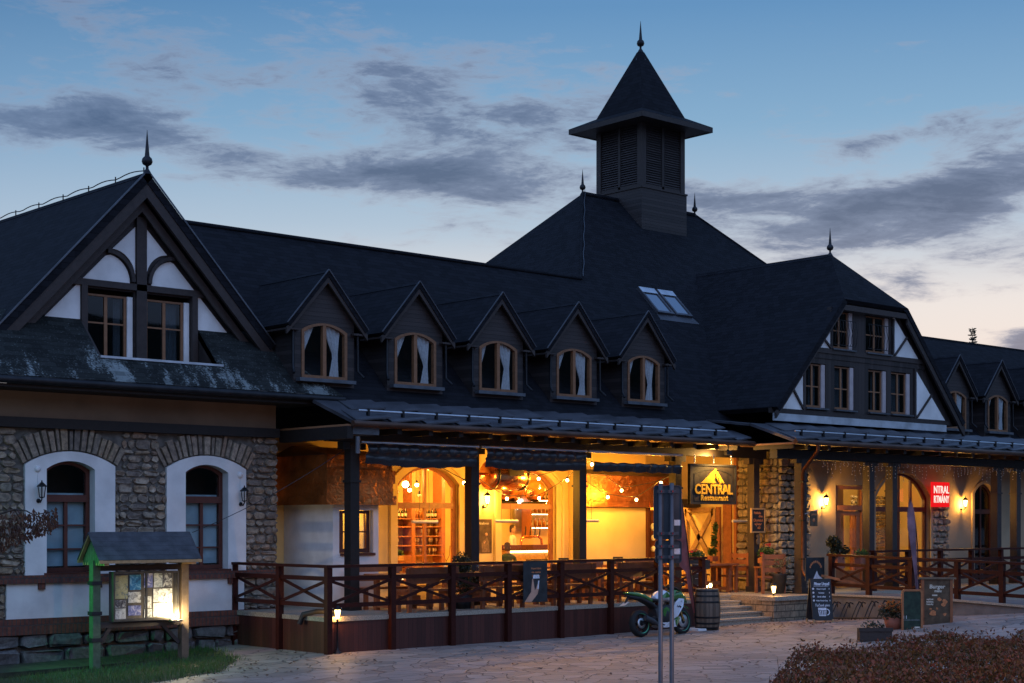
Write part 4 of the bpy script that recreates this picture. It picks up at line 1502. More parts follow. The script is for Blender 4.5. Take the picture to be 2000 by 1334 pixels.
# ------------------------------------------------------------------ porch roofs, eaves and posts
def eaves():
    def strip(x0, x1, ye, ze, yk, zk, nrow):
        rf = MB()
        rf.slab([(x0, ye, ze), (x1, ye, ze), (x1, yk, zk), (x0, yk, zk)], .07)
        rf.build('porch_roof', M['eave'], B)
        t = MB()
        r = random.Random(int(x0))
        sl = (zk - ze) / (yk - ye)
        for k in range(nrow):
            ya = ye + (yk - ye) * k / nrow - .03
            yb = ye + (yk - ye) * (k + 1) / nrow + .05
            x = x0 + (.45 if k % 2 else 0)
            while x < x1 - .2:
                w = min(.93, x1 - x)
                za, zb = ze + sl * (ya - ye), ze + sl * (yb - ye)
                u = r.uniform(.06, .10)
                sk = .22
                a = [(x, ya, za + .05), (x + w - .02, ya, za + .05 + u), (x + w - .02 + sk, yb, zb + .012 + u * .6), (x + sk, yb, zb + .012)]
                t.add(a + [(p[0], p[1], p[2] - .03) for p in a], [(0, 1, 2, 3), (7, 6, 5, 4), (0, 4, 5, 1), (1, 5, 6, 2), (2, 6, 7, 3), (3, 7, 4, 0)])
                x += w
        t.build('roof_tile_courses', M['eave'], B)
        sg = MB()
        q = .30
        ys, zs = ye + (yk - ye) * q * .5, ze + (zk - ze) * q * .5 + .17
        sg.tube([(x0 + .25, ys, zs), (x1 - .7, ys, zs)], .026, 8)
        gd = sg.build('snow_guard', M['snowbar'], B)
        br = MB()
        x = x0 + .5
        while x < x1 - .7:
            br.beam((x, ys, zs - .17), (x, ys, zs + .045), .05, .07)
            x += .92
        br.add([(x0 + .3, ys + .01, zs - .12), (x1 - .8, ys + .01, zs - .12), (x1 - .8, ys + .03, zs - .12), (x0 + .3, ys + .03, zs - .12)], [(0, 1, 2, 3)])
        br.build('bracket', M['iron'], gd)['kind'] = 'stuff'
        gt = MB()
        gt.tube([(x0 - .1, ye - .06, ze - .05), (x1 + .05, ye - .06, ze - .05)], .07, 8)
        gt.build('gutter', M['oldcopper'], B)
    strip(19.45, 32.14, 26.5, 4.66, 28.02, 5.20, 2)
    strip(32.20, 75, 25.1, 4.66, 26.60, 5.16, 2)
    c = MB()
    c.slab([(41.3, 26.58, 5.14), (75, 26.58, 5.14), (75, 28.25, 5.2), (41.3, 28.25, 5.2)], .06)
    c.slab([(32.2, 26.58, 5.14), (33.2, 26.58, 5.14), (33.2, 28.1, 5.32), (32.2, 28.1, 5.32)], .06)
    c.build('porch_roof', M['eave'], B)
    # soffits and the beams on the posts
    s = MB()
    s.box(19.25, 32.16, 26.52, 29.95, 4.56, 4.60)
    s.box(32.16, 75, 25.14, 27.0, 4.56, 4.60)
    s.box(32.16, 33.9, 27.0, 29.95, 4.561, 4.60)
    s.build('soffit', M['soffit'], B)
    b = MB()
    b.box(19.3, 33.6, 27.18, 27.42, 4.28, 4.555)
    b.box(32.3, 75, 25.78, 26.02, 4.22, 4.555)
    b.box(32.22, 32.28, 25.2, 26.5, 4.45, 4.62)
    x = 19.8
    while x < 32.0:
        b.box(x - .06, x + .06, 26.55, 27.17, 4.44, 4.558)
        x += .85
    x = 32.8
    while x < 56:
        b.box(x - .06, x + .06, 25.15, 25.77, 4.44, 4.558)
        x += .85
    b.box(19.25, 19.4, 26.5, 29.0, 4.3, 4.558)
    b.build('porch_beam', M['black_wood'], B)
    for (x, y) in ((19.95, 27.3), (23.3, 27.3), (26.7, 27.3), (30.1, 27.3), (33.2, 27.3), (33.42, 25.9), (36.42, 25.9), (37.5, 25.9), (42.9, 25.9), (44.0, 25.9), (49.6, 25.9)):
        p = MB((x, y, 0), 0)
        p.box(-.115, .115, -.115, .115, .70, 4.27)
        p.box(-.15, .15, -.15, .15, .70, .86)
        p.box(-.14, .14, -.14, .14, 3.42, 3.47)
        p.box(-.30, .30, -.10, .10, 4.12, 4.275)
        p.build('porch_post', M['black_wood'] if x < 31 else M['dark_wood'], B)
    dp = MB()
    dp.tube([(33.0, 25.02, 4.58), (33.0, 25.02, 4.42), (33.18, 25.60, 3.95), (33.26, 25.70, 3.85), (33.26, 25.70, 1.35), (33.24, 25.62, 1.2), (33.18, 25.3, 1.0), (33.1, 25.1, .92)], .05, 8)
    dp.build('downpipe', M['copper_pipe'], B)
    cl = MB()
    for z in (1.6, 2.6, 3.6):
        cl.box(33.19, 33.33, 25.64, 25.80, z, z + .04)
    cl.build('pipe_clip', M['iron'], B)
    en = MB()
    en.box(19.42, 20.1, 26.54, 27.1, 4.40, 4.55)
    en.tube([(19.5, 26.48, 4.35), (19.5, 26.48, 4.0)], .05, 8)
    en.build('rainwater_head', M['zinc_dark'], B)


M['snowbar'] = surf('bright_snow_guard_bar', (0.55, 0.57, 0.60), 0.32, 0.85, vary=0.08, bump=0.0)
M['soffit'] = planks('brown_soffit_boards', (0.20, 0.10, 0.05), .14, 'v', rough=.6)
eaves()


# ------------------------------------------------------------------ the bar front, bays and doors
def bar_front():
    w = MB()
    wins = [(23.2, 25.12, 1.10, 3.50, .44), (26.5, 28.42, 1.10, 3.50, .44)]
    w.wall(19.18, 31.55, 0.5, 4.56, YM, YM + .3, wins)
    w.box(31.55, 33.9, YM, YM + .3, 3.05, 4.56)
    w.box(28.9, 31.5, YM - .30, YM - .002, .71, 4.55)
    w.build('wall', M['cream'], B)
    tr = MB()
    for (a, b_, c0, sp, rs) in wins:
        tr.ring(arch(a - .16, b_ + .16, c0 - .02, sp + .02, rs + .10), arch(a, b_, c0, sp, rs), YM - .05, YM + .04)
        tr.ring(arch(a - .24, b_ + .24, c0 - .04, sp + .04, rs + .14), arch(a - .165, b_ + .165, c0 - .02, sp + .02, rs + .10), YM - .09, YM - .01)
    tr.build('window_moulding', M['cream'], B)
    for (a, b_, c0, sp, rs) in wins:
        window(B, (0, 0, 0), 0, a + .005, b_ - .005, c0, sp - .01, rs, YM + .10, 'orange_wood', .10, (0.5,) if a < 25 else (), (), 'pane', .08, transom=2.98,
               sill=('orange_wood', .12))
    # the boxed porch of the left, clad above with copper plates
    bay = MB()
    bay.box(20.0, 20.25, 28.301, YM - .01, .68, 3.0)
    bay.wall(20.0, 21.23, .68, 3.0, 28.06, 28.3, [(20.17, 21.09, 1.90, 2.84, 0)])
    bay.box(21.0, 21.23, 28.301, YM - .01, .68, 3.0)
    bay.build('bay', M['plaster'], B)
    bw = window(B, (0, 0, 0), 0, 20.25, 21.06, 1.91, 2.83, 0, 28.16, 'red_wood', .09, (), (2.37,), 'pane', .06, sill=('red_wood', .14))
    gl = MB()
    gl.box(20.3, 20.95, 28.5, 28.9, 1.4, 1.42)
    gl.build('room_backing', M['cream'], B)
    lamp((20.6, 28.75, 2.75), 26, WARM, .05)
    cu = MB()
    c = cu
    x0, x1, y0 = 19.72, 21.48, 27.86
    r = random.Random(4)
    zs = [2.97, 3.14, 3.44, 3.70, 4.02]
    for i in range(4):
        z0, z1 = zs[i], zs[i + 1]
        k = (.05, .0, .03, -.02)[i]
        # the long side and the front, each of several overlapping sheets
        xs = [x0 - k, x0 + .55, x0 + 1.15, x1 + k]
        for j in range(3):
            o = r.uniform(0, .02)
            c.box(xs[j] - .02, xs[j + 1], y0 - k - o, y0 - k + .06, z0 - .015, z1 + .015)
        c.box(x0 - k, x0 - k + .05, y0, YM - .01, z0 - .015, z1 + .015)
        c.box(x1 + k - .05, x1 + k, y0, YM - .01, z0 - .015, z1 + .015)
    cu.build('copper_cladding', M['copper'], B)
    cp = MB()
    e = .06
    cp.add([(x0 - e, y0 - e, 4.03), (x1 + e, y0 - e, 4.03), (x1 + e, YM, 4.03), (x0 - e, YM, 4.03), (x0 + .5, YM, 4.30), (x1 - .5, YM, 4.30), (x0 + .6, y0 + .9, 4.22), (x1 - .6, y0 + .9, 4.22)],
           [(0, 1, 7, 6), (1, 2, 5, 7), (0, 6, 4, 3), (6, 7, 5, 4), (3, 2, 1, 0)])
    cp.build('bay_roof', M['oldcopper'], B)
    bc = MB()
    for i in range(4):
        z0, z1 = (2.98, 3.14, 3.40, 3.62)[i], (3.15, 3.41, 3.63, 3.82)[i]
        k = (.0, .03, .01, .04)[i]
        for j in range(4):
            bc.box(28.85 + j * .86 - .01, 28.85 + (j + 1) * .86, YM - .52 - k - r.uniform(0, .015), YM - .301, z0, z1)
    bc.build('copper_cladding', M['copper'], B)
    cap = MB()
    cap.slab([(28.8, YM - .60, 3.83), (32.35, YM - .60, 3.83), (32.35, YM - .1, 4.05), (28.8, YM - .1, 4.05)], .03)
    cap.build('bay_roof', M['oldcopper'], B)
    # timber at the entrance
    t = MB()
    t.box(31.55, 33.88, YM - .18, YM + .25, 2.98, 3.22)
    t.build('entrance_lintel', M['dark_wood'], B)
    t = MB()
    t.box(28.86, 28.93, YM - .36, YM - .24, .71, 3.0)
    t.build('corner_post', M['dark_wood'], B)
    d = MB()
    d.box(31.50, 31.58, YM - .40, YM + .2, .72, 2.97)
    d.box(31.60, 31.66, YM - .9, YM - .1, .74, 2.90)
    do = d.build('entrance_door', M['red_wood'], B)
    st = MB()
    for z, rr in ((2.45, .10), (2.15, .08), (1.85, .08)):
        st.at((31.59, YM - .5, z), R(-90))
        st.lathe([(.001, -.006), (rr, -.006), (rr, .006), (.001, .006)], (0, 0, 0), 14, (0, 1, 0))
    st.build('sticker', M['white'], do)
    # side wall of the centre block, facing the terrace
    sw = MB()
    sw.box(33.9, 34.2, 28.4, YM + .3, .7, 4.56)
    sw.build('wall', M['cream'], B)
    fr = MB()
    fr.box(33.82, 33.92, 29.02, 29.16, .72, 3.0)
    fr.box(33.84, 33.915, 28.62, 28.92, .72, 3.6)
    fr.box(33.80, 33.918, 28.40, 28.50, .72, 4.4)
    fr.build('door_post', M['orange_wood'], B)
    gp = MB()
    gp.box(33.86, 33.899, 29.17, YM - .02, .75, 2.9)
    gp.build('lit_side_glazing', M['cream'], B)
    # a braced timber leaf set in the side wall of the entrance
    xf = MB()
    x = 33.83
    for (p, q) in (((29.24, .85), (30.30, .85)), ((29.24, 2.92), (30.30, 2.92)), ((29.24, .8), (29.24, 2.95)), ((30.30, .8), (30.30, 2.95)),
                   ((29.28, 1.45), (30.26, 2.85)), ((29.28, 2.85), (30.26, 1.45)), ((29.28, 1.4), (30.26, 1.4))):
        xf.beam((x, p[0], p[1]), (x, q[0], q[1]), .14, .06, (1, 0, 0))
    xf.build('cross_brace', M['pale_wood'], B)
    eg = MB()
    eg.box(31.62, 33.84, YM + .12, YM + .128, .76, 2.97)
    eg.build('entrance_glazing', M['pane'], B)


bar_front()


# ------------------------------------------------------------------ the lit bar room
def bar_room():
    y1 = 34.6
    rm = MB()
    rm.box(21.6, 33.9, YM + .3, y1, .60, .73)
    rm.box(21.6, 21.8, YM + .3, y1, .73, 4.5)
    rm.box(33.86, 34.1, YM + .3, y1, .73, 4.5)
    rm.box(21.6, 34.1, y1, y1 + .1, .73, 4.5)
    rm.box(21.6, 34.1, YM + .3, y1, 4.5, 4.55)
    rm.build('bar_room', M['cream'], B)
    for (x, y, e) in ((23.6, 31.2, 170), (25.4, 31.5, 170), (27.6, 31.4, 170), (29.4, 31.6, 190), (32.7, 30.9, 230)):
        lamp((x, y, 3.7), e, WARM2, .08, 'room_light', B)

    # shelf unit with bottles and glasses
    Ys = 32.3
    s = thing('shelf_unit', 'tall wooden shelf unit with bottles behind the first arched window', 'shelf', (25.75, Ys, .73))
    f = MB()
    for x in (24.35, 25.56, 26.56):
        f.box(x - .06, x + .06, Ys - .02, Ys + .35, .73, 4.4)
    f.build('frame', M['orange_wood'], s)
    zs = [1.72, 1.98, 2.22, 2.47, 2.68]
    sh = MB()
    for z in zs:
        sh.box(24.42, 25.495, Ys, Ys + .34, z - .03, z)
        sh.box(25.625, 26.495, Ys, Ys + .34, z - .03, z)
    sh.box(24.42, 25.495, Ys - .05, Ys + .34, 1.50, 1.69)
    sh.build('shelf', M['orange_wood'], s)
    bk = MB()
    bk.box(24.3, 26.6, Ys + .36, Ys + .38, .73, 3.0)
    bk.build('back_panel', M['pale_wood'], s)
    gl = MB()
    gl.box(24.44, 25.47, Ys + .30, Ys + .33, 1.02, 1.10)
    gl.build('light_strip', M['warmstrip'], s)
    # bottles along the top shelf
    bm = MB()
    bm.lathe([(.001, 0), (.036, 0), (.038, .16), (.034, .19), (.014, .22), (.013, .29), (.015, .295), (.001, .30)], (0, 0, 0), 8)
    base = bm.build('bottle', M['bottle_dark'], uv=False)
    bm2 = MB()
    bm2.lathe([(.001, 0), (.045, 0), (.047, .14), (.03, .19), (.014, .21), (.014, .26), (.001, .262)], (0, 0, 0), 8)
    amber = bm2.build('bottle', M['bottle_amber'], uv=False)
    lb = MB()
    lb.lathe([(.0395, .05), (.0395, .13)], (0, 0, 0), 8)
    for q, nm in ((base, 'dark glass bottle standing on the top bar shelf'), (amber, 'amber spirit bottle standing on the top bar shelf')):
        tag(q, nm, 'bottle', 'bottles along the shelves of the bar')
    lbo = lb.build('label', M['label'], base, uv=False)
    first = {id(base): True, id(amber): True}
    r = random.Random(3)

    def put(src, x, y, z, note=None):
        if first[id(src)]:
            o = src
            first[id(src)] = False
        else:
            o = copy_tree(src)
        o.location = (x, y, z)
        if note:
            o['label'] = note
        o.rotation_euler = (0, 0, r.uniform(0, 6))
        k = r.uniform(.85, 1.05)
        o.scale = (k, k, k)
    for i in range(9):
        put(base if r.random() < .6 else amber, 24.5 + i * .115, Ys + .14, 2.68)
    for i in range(8):
        put(base if r.random() < .7 else amber, 25.68 + i * .105, Ys + .14, 2.68)
    gm = MB()
    gm.lathe([(.03, 0), (.004, .006), (.004, .07), (.03, .10), (.036, .15), (.030, .18)], (0, 0, 0), 8)
    g0 = gm.build('wine_glass', M['glassware'], uv=False)
    tag(g0, 'stemmed glass upright on a lower bar shelf', 'glass', 'glasses on the bar shelves')
    fg = True
    for zi in (0, 1, 2, 3):
        for (xa, n) in ((24.5, 6), (25.7, 7)):
            for i in range(n):
                if r.random() < .15:
                    continue
                o = g0 if fg else copy_tree(g0)
                fg = False
                o['label'] = 'stemmed glass on the ' + ('lowest', 'second lowest', 'third', 'fourth')[zi] + ' shelf behind the first arched window'
                o.location = (xa + i * .125, Ys + .12 + r.uniform(-.03, .08), zs[zi])
    # plant in a box on the left of the unit
    pt = thing('shelf_plant', 'leafy green plant spilling from the shelf behind the first arched window', 'plant', (24.8, Ys - .1, 1.70))
    foliage(pt, 'leaves', M['leaf_green'], [((24.55 + i * .12, Ys - .1, 1.78 + .05 * (i % 2)), (.13, .1, .09)) for i in range(5)], 130, .07)
    tr = MB()
    tr.box(24.45, 25.1, Ys - .2, Ys - .02, 1.60, 1.72)
    tr.build('trough', M['pale_wood'], pt)

    # the counter with its taps
    c = thing('bar_counter', 'bar counter with red top and lit front behind the second arched window', 'counter', (30.0, 32.4, .73))
    q = MB()
    q.box(28.9, 31.4, 32.30, 32.9, 1.80, 1.94)
    q.build('counter_top', M['red_wood'], c)
    q = MB()
    q.box(29.0, 31.3, 32.40, 32.8, .74, 1.79)
    q.build('front', M['pale_wood'], c)
    q = MB()
    q.box(29.0, 31.3, 32.33, 32.37, 1.73, 1.79)
    q.build('light_strip', M['warmstrip'], c)
    tp = thing('beer_tap', 'row of chrome beer taps with dark handles on the bar counter', 'beer tap', (29.9, 32.55, 1.94))
    q = MB()
    q.tube([(29.55, 32.55, 1.94), (29.57, 32.55, 2.10), (29.7, 32.55, 2.18), (30.2, 32.55, 2.18), (30.33, 32.55, 2.10), (30.35, 32.55, 1.94)], .035, 8)
    q.build('column', M['copper_smooth'], tp)
    for k in range(4):
        h = MB()
        x = 29.68 + k * .18
        h.tube([(x, 32.5, 2.19), (x, 32.5, 2.25), (x, 32.48, 2.46)], [.012, .02, .014], 6)
        h.build('handle', M['black'], tp)
    bs = thing('bottle_shelf', 'back bar shelves packed with bright bottles beside the neon script', 'shelf', (31.3, 34.1, 2.0))
    q = MB()
    for z in (2.45, 2.85, 3.25):
        q.box(31.3, 32.6, 34.0, 34.4, z - .03, z)
    q.box(31.26, 31.3, 34.0, 34.4, 2.1, 3.5)
    q.build('shelf', M['orange_wood'], bs)
    q = MB()
    for z in (2.44, 2.84, 3.24):
        q.box(31.35, 32.6, 34.02, 34.05, z - .05, z - .032)
    q.build('light_strip', M['tube'], bs)
    for z in (2.45, 2.85, 3.25):
        for i in range(13):
            put(amber if r.random() < .65 else base, 31.36 + i * .085, 34.10 + .1 * (i % 2), z, ('bottle on the lowest lit back bar shelf', 'bottle on the middle lit back bar shelf', 'bottle on the highest lit back bar shelf')[int((z - 2.4) / .4)])
    nb = thing('neon_sign', 'bright white neon script on a grey panel above the bar', 'sign', (31.3, 34.45, 2.9))
    q = MB()
    q.box(31.02, 31.66, 34.42, 34.5, 2.30, 3.45)
    q.build('panel', M['steel'], nb)
    q = MB()
    x = 29.60
    pts = []
    for i in range(46):
        a = i / 45
        pts.append((31.06 + .56 * a, 34.36, 3.16 + .09 * math.sin(a * 44) * (1.4 if a < .12 else .8) + .05 * a))
    q.tube(pts, .026, 6)
    q.tube([(31.06, 34.36, 2.96), (31.3, 34.36, 3.03), (31.6, 34.36, 3.02)], .018, 6)
    q.build('script', M['neon'], nb)
    # kettles of polished copper over the window head
    for k, (x, y, l) in enumerate(((27.55, 31.0, .8), (29.0, 31.4, .12))):
        kt = thing('copper_kettle', ('small copper kettle lying above the bar, seen through the second arched window', 'round copper pan standing above the bar behind the second arched window')[k], 'kettle', (x, y, 3.3))
        q = MB()
        rr = .30
        q.lathe([(.001, -l / 2 - .05), (rr * .7, -l / 2 - .03), (rr, -l / 2), (rr, l / 2), (rr * .7, l / 2 + .03), (.001, l / 2 + .05)], (x, y, 3.42), 20, (1, 0, 0) if k == 0 else (.5, .85, 0))
        q.build('body', M['copper_smooth'], kt)
        q = MB()
        q.box(x - .35, x + .35, y - .15, y + .15, 3.06, 3.12)
        q.build('cradle', M['black'], kt)
    # two stools by the counter
    for k in range(2):
        x = 29.35 + k * .6
        stl = thing('bar_stool', ('bar stool at the counter behind the seated guest', 'bar stool at the counter below the beer taps')[k], 'stool', (x, 31.7, .73), group='stools at the bar')
        q = MB()
        q.box(x - .2, x + .2, 31.5, 31.9, 1.50, 1.56)
        q.build('seat', M['dark_wood'], stl)
        for i in (-1, 1):
            for j in (-1, 1):
                q = MB()
                q.beam((x + i * .2, 31.7 + j * .2, .73), (x + i * .15, 31.7 + j * .15, 1.5), .04, .04)
                q.build('leg', M['dark_wood'], stl)
    # hanging lamps with bare bulbs
    for k, (u, v, yy) in enumerate(((792, 946, 31.2), (814, 947, 31.3), (800, 957, 31.5), (775, 962, 31.0), (819, 968, 31.4))):
        p = P(u, v, Y=yy)
        lp = thing('pendant_lamp', ('brightest bare pendant bulb in the head of the first arched window', 'small pendant bulb level with the brightest one in the first arched window',
                                    'pendant bulb hanging just below the brightest one in the first arched window', 'lowest pendant with dark shade at the edge of the first arched window',
                                    'clear glass globe pendant hanging alone in the first arched window')[k], 'lamp', tuple(p), group='pendant lamps in the bar')
        q = MB()
        q.tube([p + Vector((0, 0, .07)), (p.x, p.y, 4.48)], .006, 4)
        q.build('cord', M['black'], lp)
        q = MB()
        q.lathe([(.012, .12), (.03, .10), (.03, .055), (.10 if k == 3 else .035, .03)], p, 10)
        q.build('holder', M['black'], lp)
        q = MB()
        q.ball(p, .085 if k == 0 else .05)
        q.build('bulb', M['bulb'] if k < 3 else M['glassware'], lp)


m_, b_ = new_mat('glassware')
M['glassware'] = finish(m_, b_, (0.75, 0.72, 0.62), 0.12, 0.0, None, spec=0.9)


def foliage(parent, name, mat, blobs, n, size, seed=1, droop=0.0, kind=None):
    """leaf-sized faces through the volume of each (centre, radii) blob"""
    r = np.random.default_rng(seed)
    vs, fs = [], []
    for (c, rad) in blobs:
        d = r.normal(size=(n, 3))
        d /= np.linalg.norm(d, axis=1)[:, None]
        q = np.array(c) + d * np.array(rad) * (r.random(n) ** 0.45)[:, None]
        for p in q:
            a = r.normal(size=3)
            a /= np.linalg.norm(a)
            b_ = np.cross(a, r.normal(size=3))
            b_ /= np.linalg.norm(b_)
            a[2] -= droop
            s = size * r.uniform(.6, 1.3)
            k = len(vs)
            vs += [tuple(p - a * s * .6), tuple(p + b_ * s * .32), tuple(p + a * s * .6), tuple(p - b_ * s * .32)]
            fs.append((k, k + 1, k + 2, k + 3))
    mb = MB()
    mb.add(vs, fs)
    o = mb.build(name, mat, parent, uv=False)
    if kind:
        o['kind'] = kind
    return o


bar_room()


# ------------------------------------------------------------------ the centre block behind the far porch
def centre_block():
    w = MB()
    arcs = [(38.25, 41.05, .75, 3.30, .72), (43.42, 44.65, .72, 3.45, .32)]
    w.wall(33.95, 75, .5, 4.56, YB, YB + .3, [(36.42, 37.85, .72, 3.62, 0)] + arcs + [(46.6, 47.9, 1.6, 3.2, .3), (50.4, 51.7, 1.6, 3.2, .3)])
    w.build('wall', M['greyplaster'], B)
    st = MB()
    rubble(st, 33.88, 35.2, .71, 4.3, YB, row=(.14, .26), wid=(.22, .42), th=.09, seed=21)
    st.build('stonework', M['warmstone'], B)
    st = MB()
    rubble(st, 41.12, 42.0, .71, 3.05, YB, row=(.14, .24), wid=(.2, .36), th=.09, seed=22)
    st.build('stonework', M['warmstone'], B)
    st = MB((33.92, 28.42, 0), R(-90))
    rubble(st, 0, 1.42, .71, 4.3, 0.0, row=(.14, .28), wid=(.24, .5), th=.09, seed=23)
    st.build('stonework', M['warmstone'], B)
    mo = MB()
    mo.box(33.93, 35.2, YB + .0, YB + .5, .71, 4.5)
    mo.box(33.93, 34.2, YB + .5, 28.42, .71, 4.5)
    mo.build('wall', M['mortar'], B)
    mo = MB()
    mo.box(41.12, 42.0, YB - .004, YB + .1, .71, 3.05)
    mo.build('wall', M['mortar'], B)
    # the orange-framed door with its fanlight
    window(B, (0, 0, 0), 0, 36.43, 37.84, .76, 3.60, 0, YB + .05, 'orange_wood', .14, (), (), 'pane', .10, transom=2.98, name='glazed_door')
    lf = MB()
    lf.ring(arch(36.60, 37.68, .80, 2.88, 0), arch(36.78, 37.50, 1.2, 2.76, 0), YB + .09, YB + .14)
    lf.build('door_leaf', M['orange_wood'], B)
    bk = MB()
    bk.box(36.3, 38.0, YB + .9, YB + .95, .7, 4.0)
    bk.build('room_backing', M['greyplaster'], B)
    # arched entrance
    a0, a1, c0, sp, rs = arcs[0]
    window(B, (0, 0, 0), 0, a0 + .005, a1 - .005, c0, sp - .01, rs, YB + .12, 'red_wood', .09, (.30, .50, .72), (), 'pane', .08, transom=2.95, name='arched_entrance')
    vt = MB()
    vt.box(36.5, 43.2, 30.4, 30.5, .6, 4.45)
    vt.box(36.4, 36.5, YB + 1.0, 30.5, .6, 4.45)
    vt.box(43.1, 43.2, YB + .3, 30.5, .6, 4.45)
    vt.box(36.4, 43.2, YB + .3, 30.5, 4.40, 4.45)
    vt.box(36.4, 43.2, YB + .3, 30.5, .60, .70)
    vt.build('entrance_hall', M['cream'], B)
    ip = MB()
    rubble(ip, 40.4, 42.2, .71, 3.4, 29.4, th=.08, seed=31)
    ip.build('stonework', M['warmstone'], B)
    id_ = MB()
    id_.ring(arch(38.9, 40.1, .72, 3.0, 0), arch(39.05, 39.95, .9, 2.85, 0), 29.0, 29.1)
    id_.box(39.46, 39.54, 29.01, 29.09, .9, 2.85)
    id_.build('inner_door', M['orange_wood'], B)
    lamp((39.4, 28.6, 3.95), 150, (1.0, 0.66, 0.24), .1, 'hall_light', B)
    a0, a1, c0, sp, rs = arcs[1]
    window(B, (0, 0, 0), 0, a0 + .005, a1 - .005, c0, sp - .01, rs, YB + .12, 'red_wood', .08, (.5,), (), 'darkpane', .08, transom=2.9, name='arched_door')
    for h in ((46.6, 47.9), (50.4, 51.7)):
        window(B, (0, 0, 0), 0, h[0] + .005, h[1] - .005, 1.6, 3.19, .3, YB + .12, 'red_wood', .08, (.5,), (2.3,), 'darkpane', .08, curtain=net_curtain)
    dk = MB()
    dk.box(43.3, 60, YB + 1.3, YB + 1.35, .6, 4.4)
    dk.build('room_backing', M['void'], B)
    tr = MB()
    for (a0, a1, c0, sp, rs) in arcs:
        tr.ring(arch(a0 - .12, a1 + .12, c0 - .02, sp + .01, rs + .08), arch(a0, a1, c0, sp, rs), YB - .05, YB + .03)
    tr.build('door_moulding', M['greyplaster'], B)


centre_block()


# ------------------------------------------------------------------ terrace, steps, walls
DZ = .71


def terrace():
    t = thing('terrace_deck', 'raised dining terrace with stone slab floor and red-brown board skirting', 'terrace', (23, 27, 0))
    f = MB()
    f.flat([(18.12, 25.58), (29.25, 25.58), (29.25, 26.75), (33.95, 26.75), (33.95, 29.96), (19.12, 29.96), (19.12, 29.0), (18.12, 29.0)], DZ - .09, DZ)
    f.build('floor', M['deckstone'], t)
    s = MB()
    s.box(18.14, 29.2, 25.60, 25.66, -.15, DZ - .092)
    s.box(18.14, 18.20, 25.66, 28.95, -.25, DZ - .092)
    s.box(29.14, 29.2, 25.66, 26.75, -.1, DZ - .092)
    s.build('skirting', M['stain'], t)


def braced_rail(parent, o, th, posts, z0, ztop, lows, mat, drop=None, foot=None, slope=0.0, cross_w=.055):
    """posts along a; between them a top rail, a middle rail, a bottom rail and crossed braces"""
    for a in posts:
        q = MB(o, th)
        dz = slope * a
        q.box(a - .06, a + .06, -.06, .06, (foot if foot is not None else z0) + dz, ztop + dz - .05)
        q.build('post', M[mat], parent)
    q = MB(o, th)
    A, E = posts[0], posts[-1]
    q.beam((A - .1, 0, ztop - .02 + slope * A), (E + .1, 0, ztop - .02 + slope * E), .17, .055)
    q.build('handrail', M[mat], parent)
    for i in range(len(posts) - 1):
        a, b = posts[i] + .061, posts[i + 1] - .061
        sa, sb = slope * a, slope * b
        r = MB(o, th)
        r.beam((a, 0, lows[0] + sa), (b, 0, lows[0] + sb), .05, .085)
        r.beam((a, 0, lows[1] + sa), (b, 0, lows[1] + sb), .05, .085)
        r.build('rail', M[mat], parent)
        x = MB(o, th)
        x.beam((a, .012, lows[0] - .045 + sa), (b, .012, lows[1] + .045 + sb), .04, cross_w)
        x.beam((a, -.032, lows[1] + .045 + sa), (b, -.032, lows[0] - .045 + sb), .04, cross_w)
        x.build('brace', M[mat], parent)


def railings():
    t = thing('terrace_railing', 'red-brown timber railing with crossed braces round the dining terrace', 'railing', (23, 25.56, 0))
    posts = [18.10 + 1.575 * i for i in range(8)]
    braced_rail(t, (0, 25.55, 0), 0, posts, 0, 1.73, (1.47, .94), 'rail', foot=-.05)
    braced_rail(t, (18.10, 25.55, 0), R(90), [1.70, 3.42], 0, 1.73, (1.47, .94), 'rail', foot=-.25)
    q = MB((18.10, 25.55, 0), R(90))
    q.beam((.08, 0, 1.71), (1.6, 0, 1.71), .17, .055)
    q.beam((.061, 0, 1.47), (1.64, 0, 1.47), .05, .085)
    q.beam((.061, 0, .94), (1.64, 0, .94), .05, .085)
    q.build('rail', M['rail'], t)
    q = MB((18.10, 25.55, 0), R(90))
    q.beam((.061, .012, 1.42), (1.64, .012, .98), .04, .055)
    q.beam((.061, -.032, .98), (1.64, -.032, 1.42), .04, .055)
    q.build('brace', M['rail'], t)
    hr = thing('ramp_railing', 'dark timber railing with crossed braces leading down the wheelchair ramp', 'railing', (33.5, 22, 0))
    braced_rail(hr, (33.48, 25.3, 0), R(-90), [.35, 1.5, 2.75, 4.05, 5.25, 6.5, 7.8, 9.1], DZ, 1.76, (1.50, .98), 'rail', foot=.66, slope=-.022)
    h2 = thing('porch_railing', 'dark timber railing with crossed braces along the front of the far porch', 'railing', (42, 25.5, 0))
    braced_rail(h2, (36.1, 25.5, 0), 0, [0, 1.6, 3.2, 4.8, 6.4, 8.0, 9.6, 11.2, 12.8, 14.4], DZ, 1.80, (1.5, .98), 'rail', foot=.6)


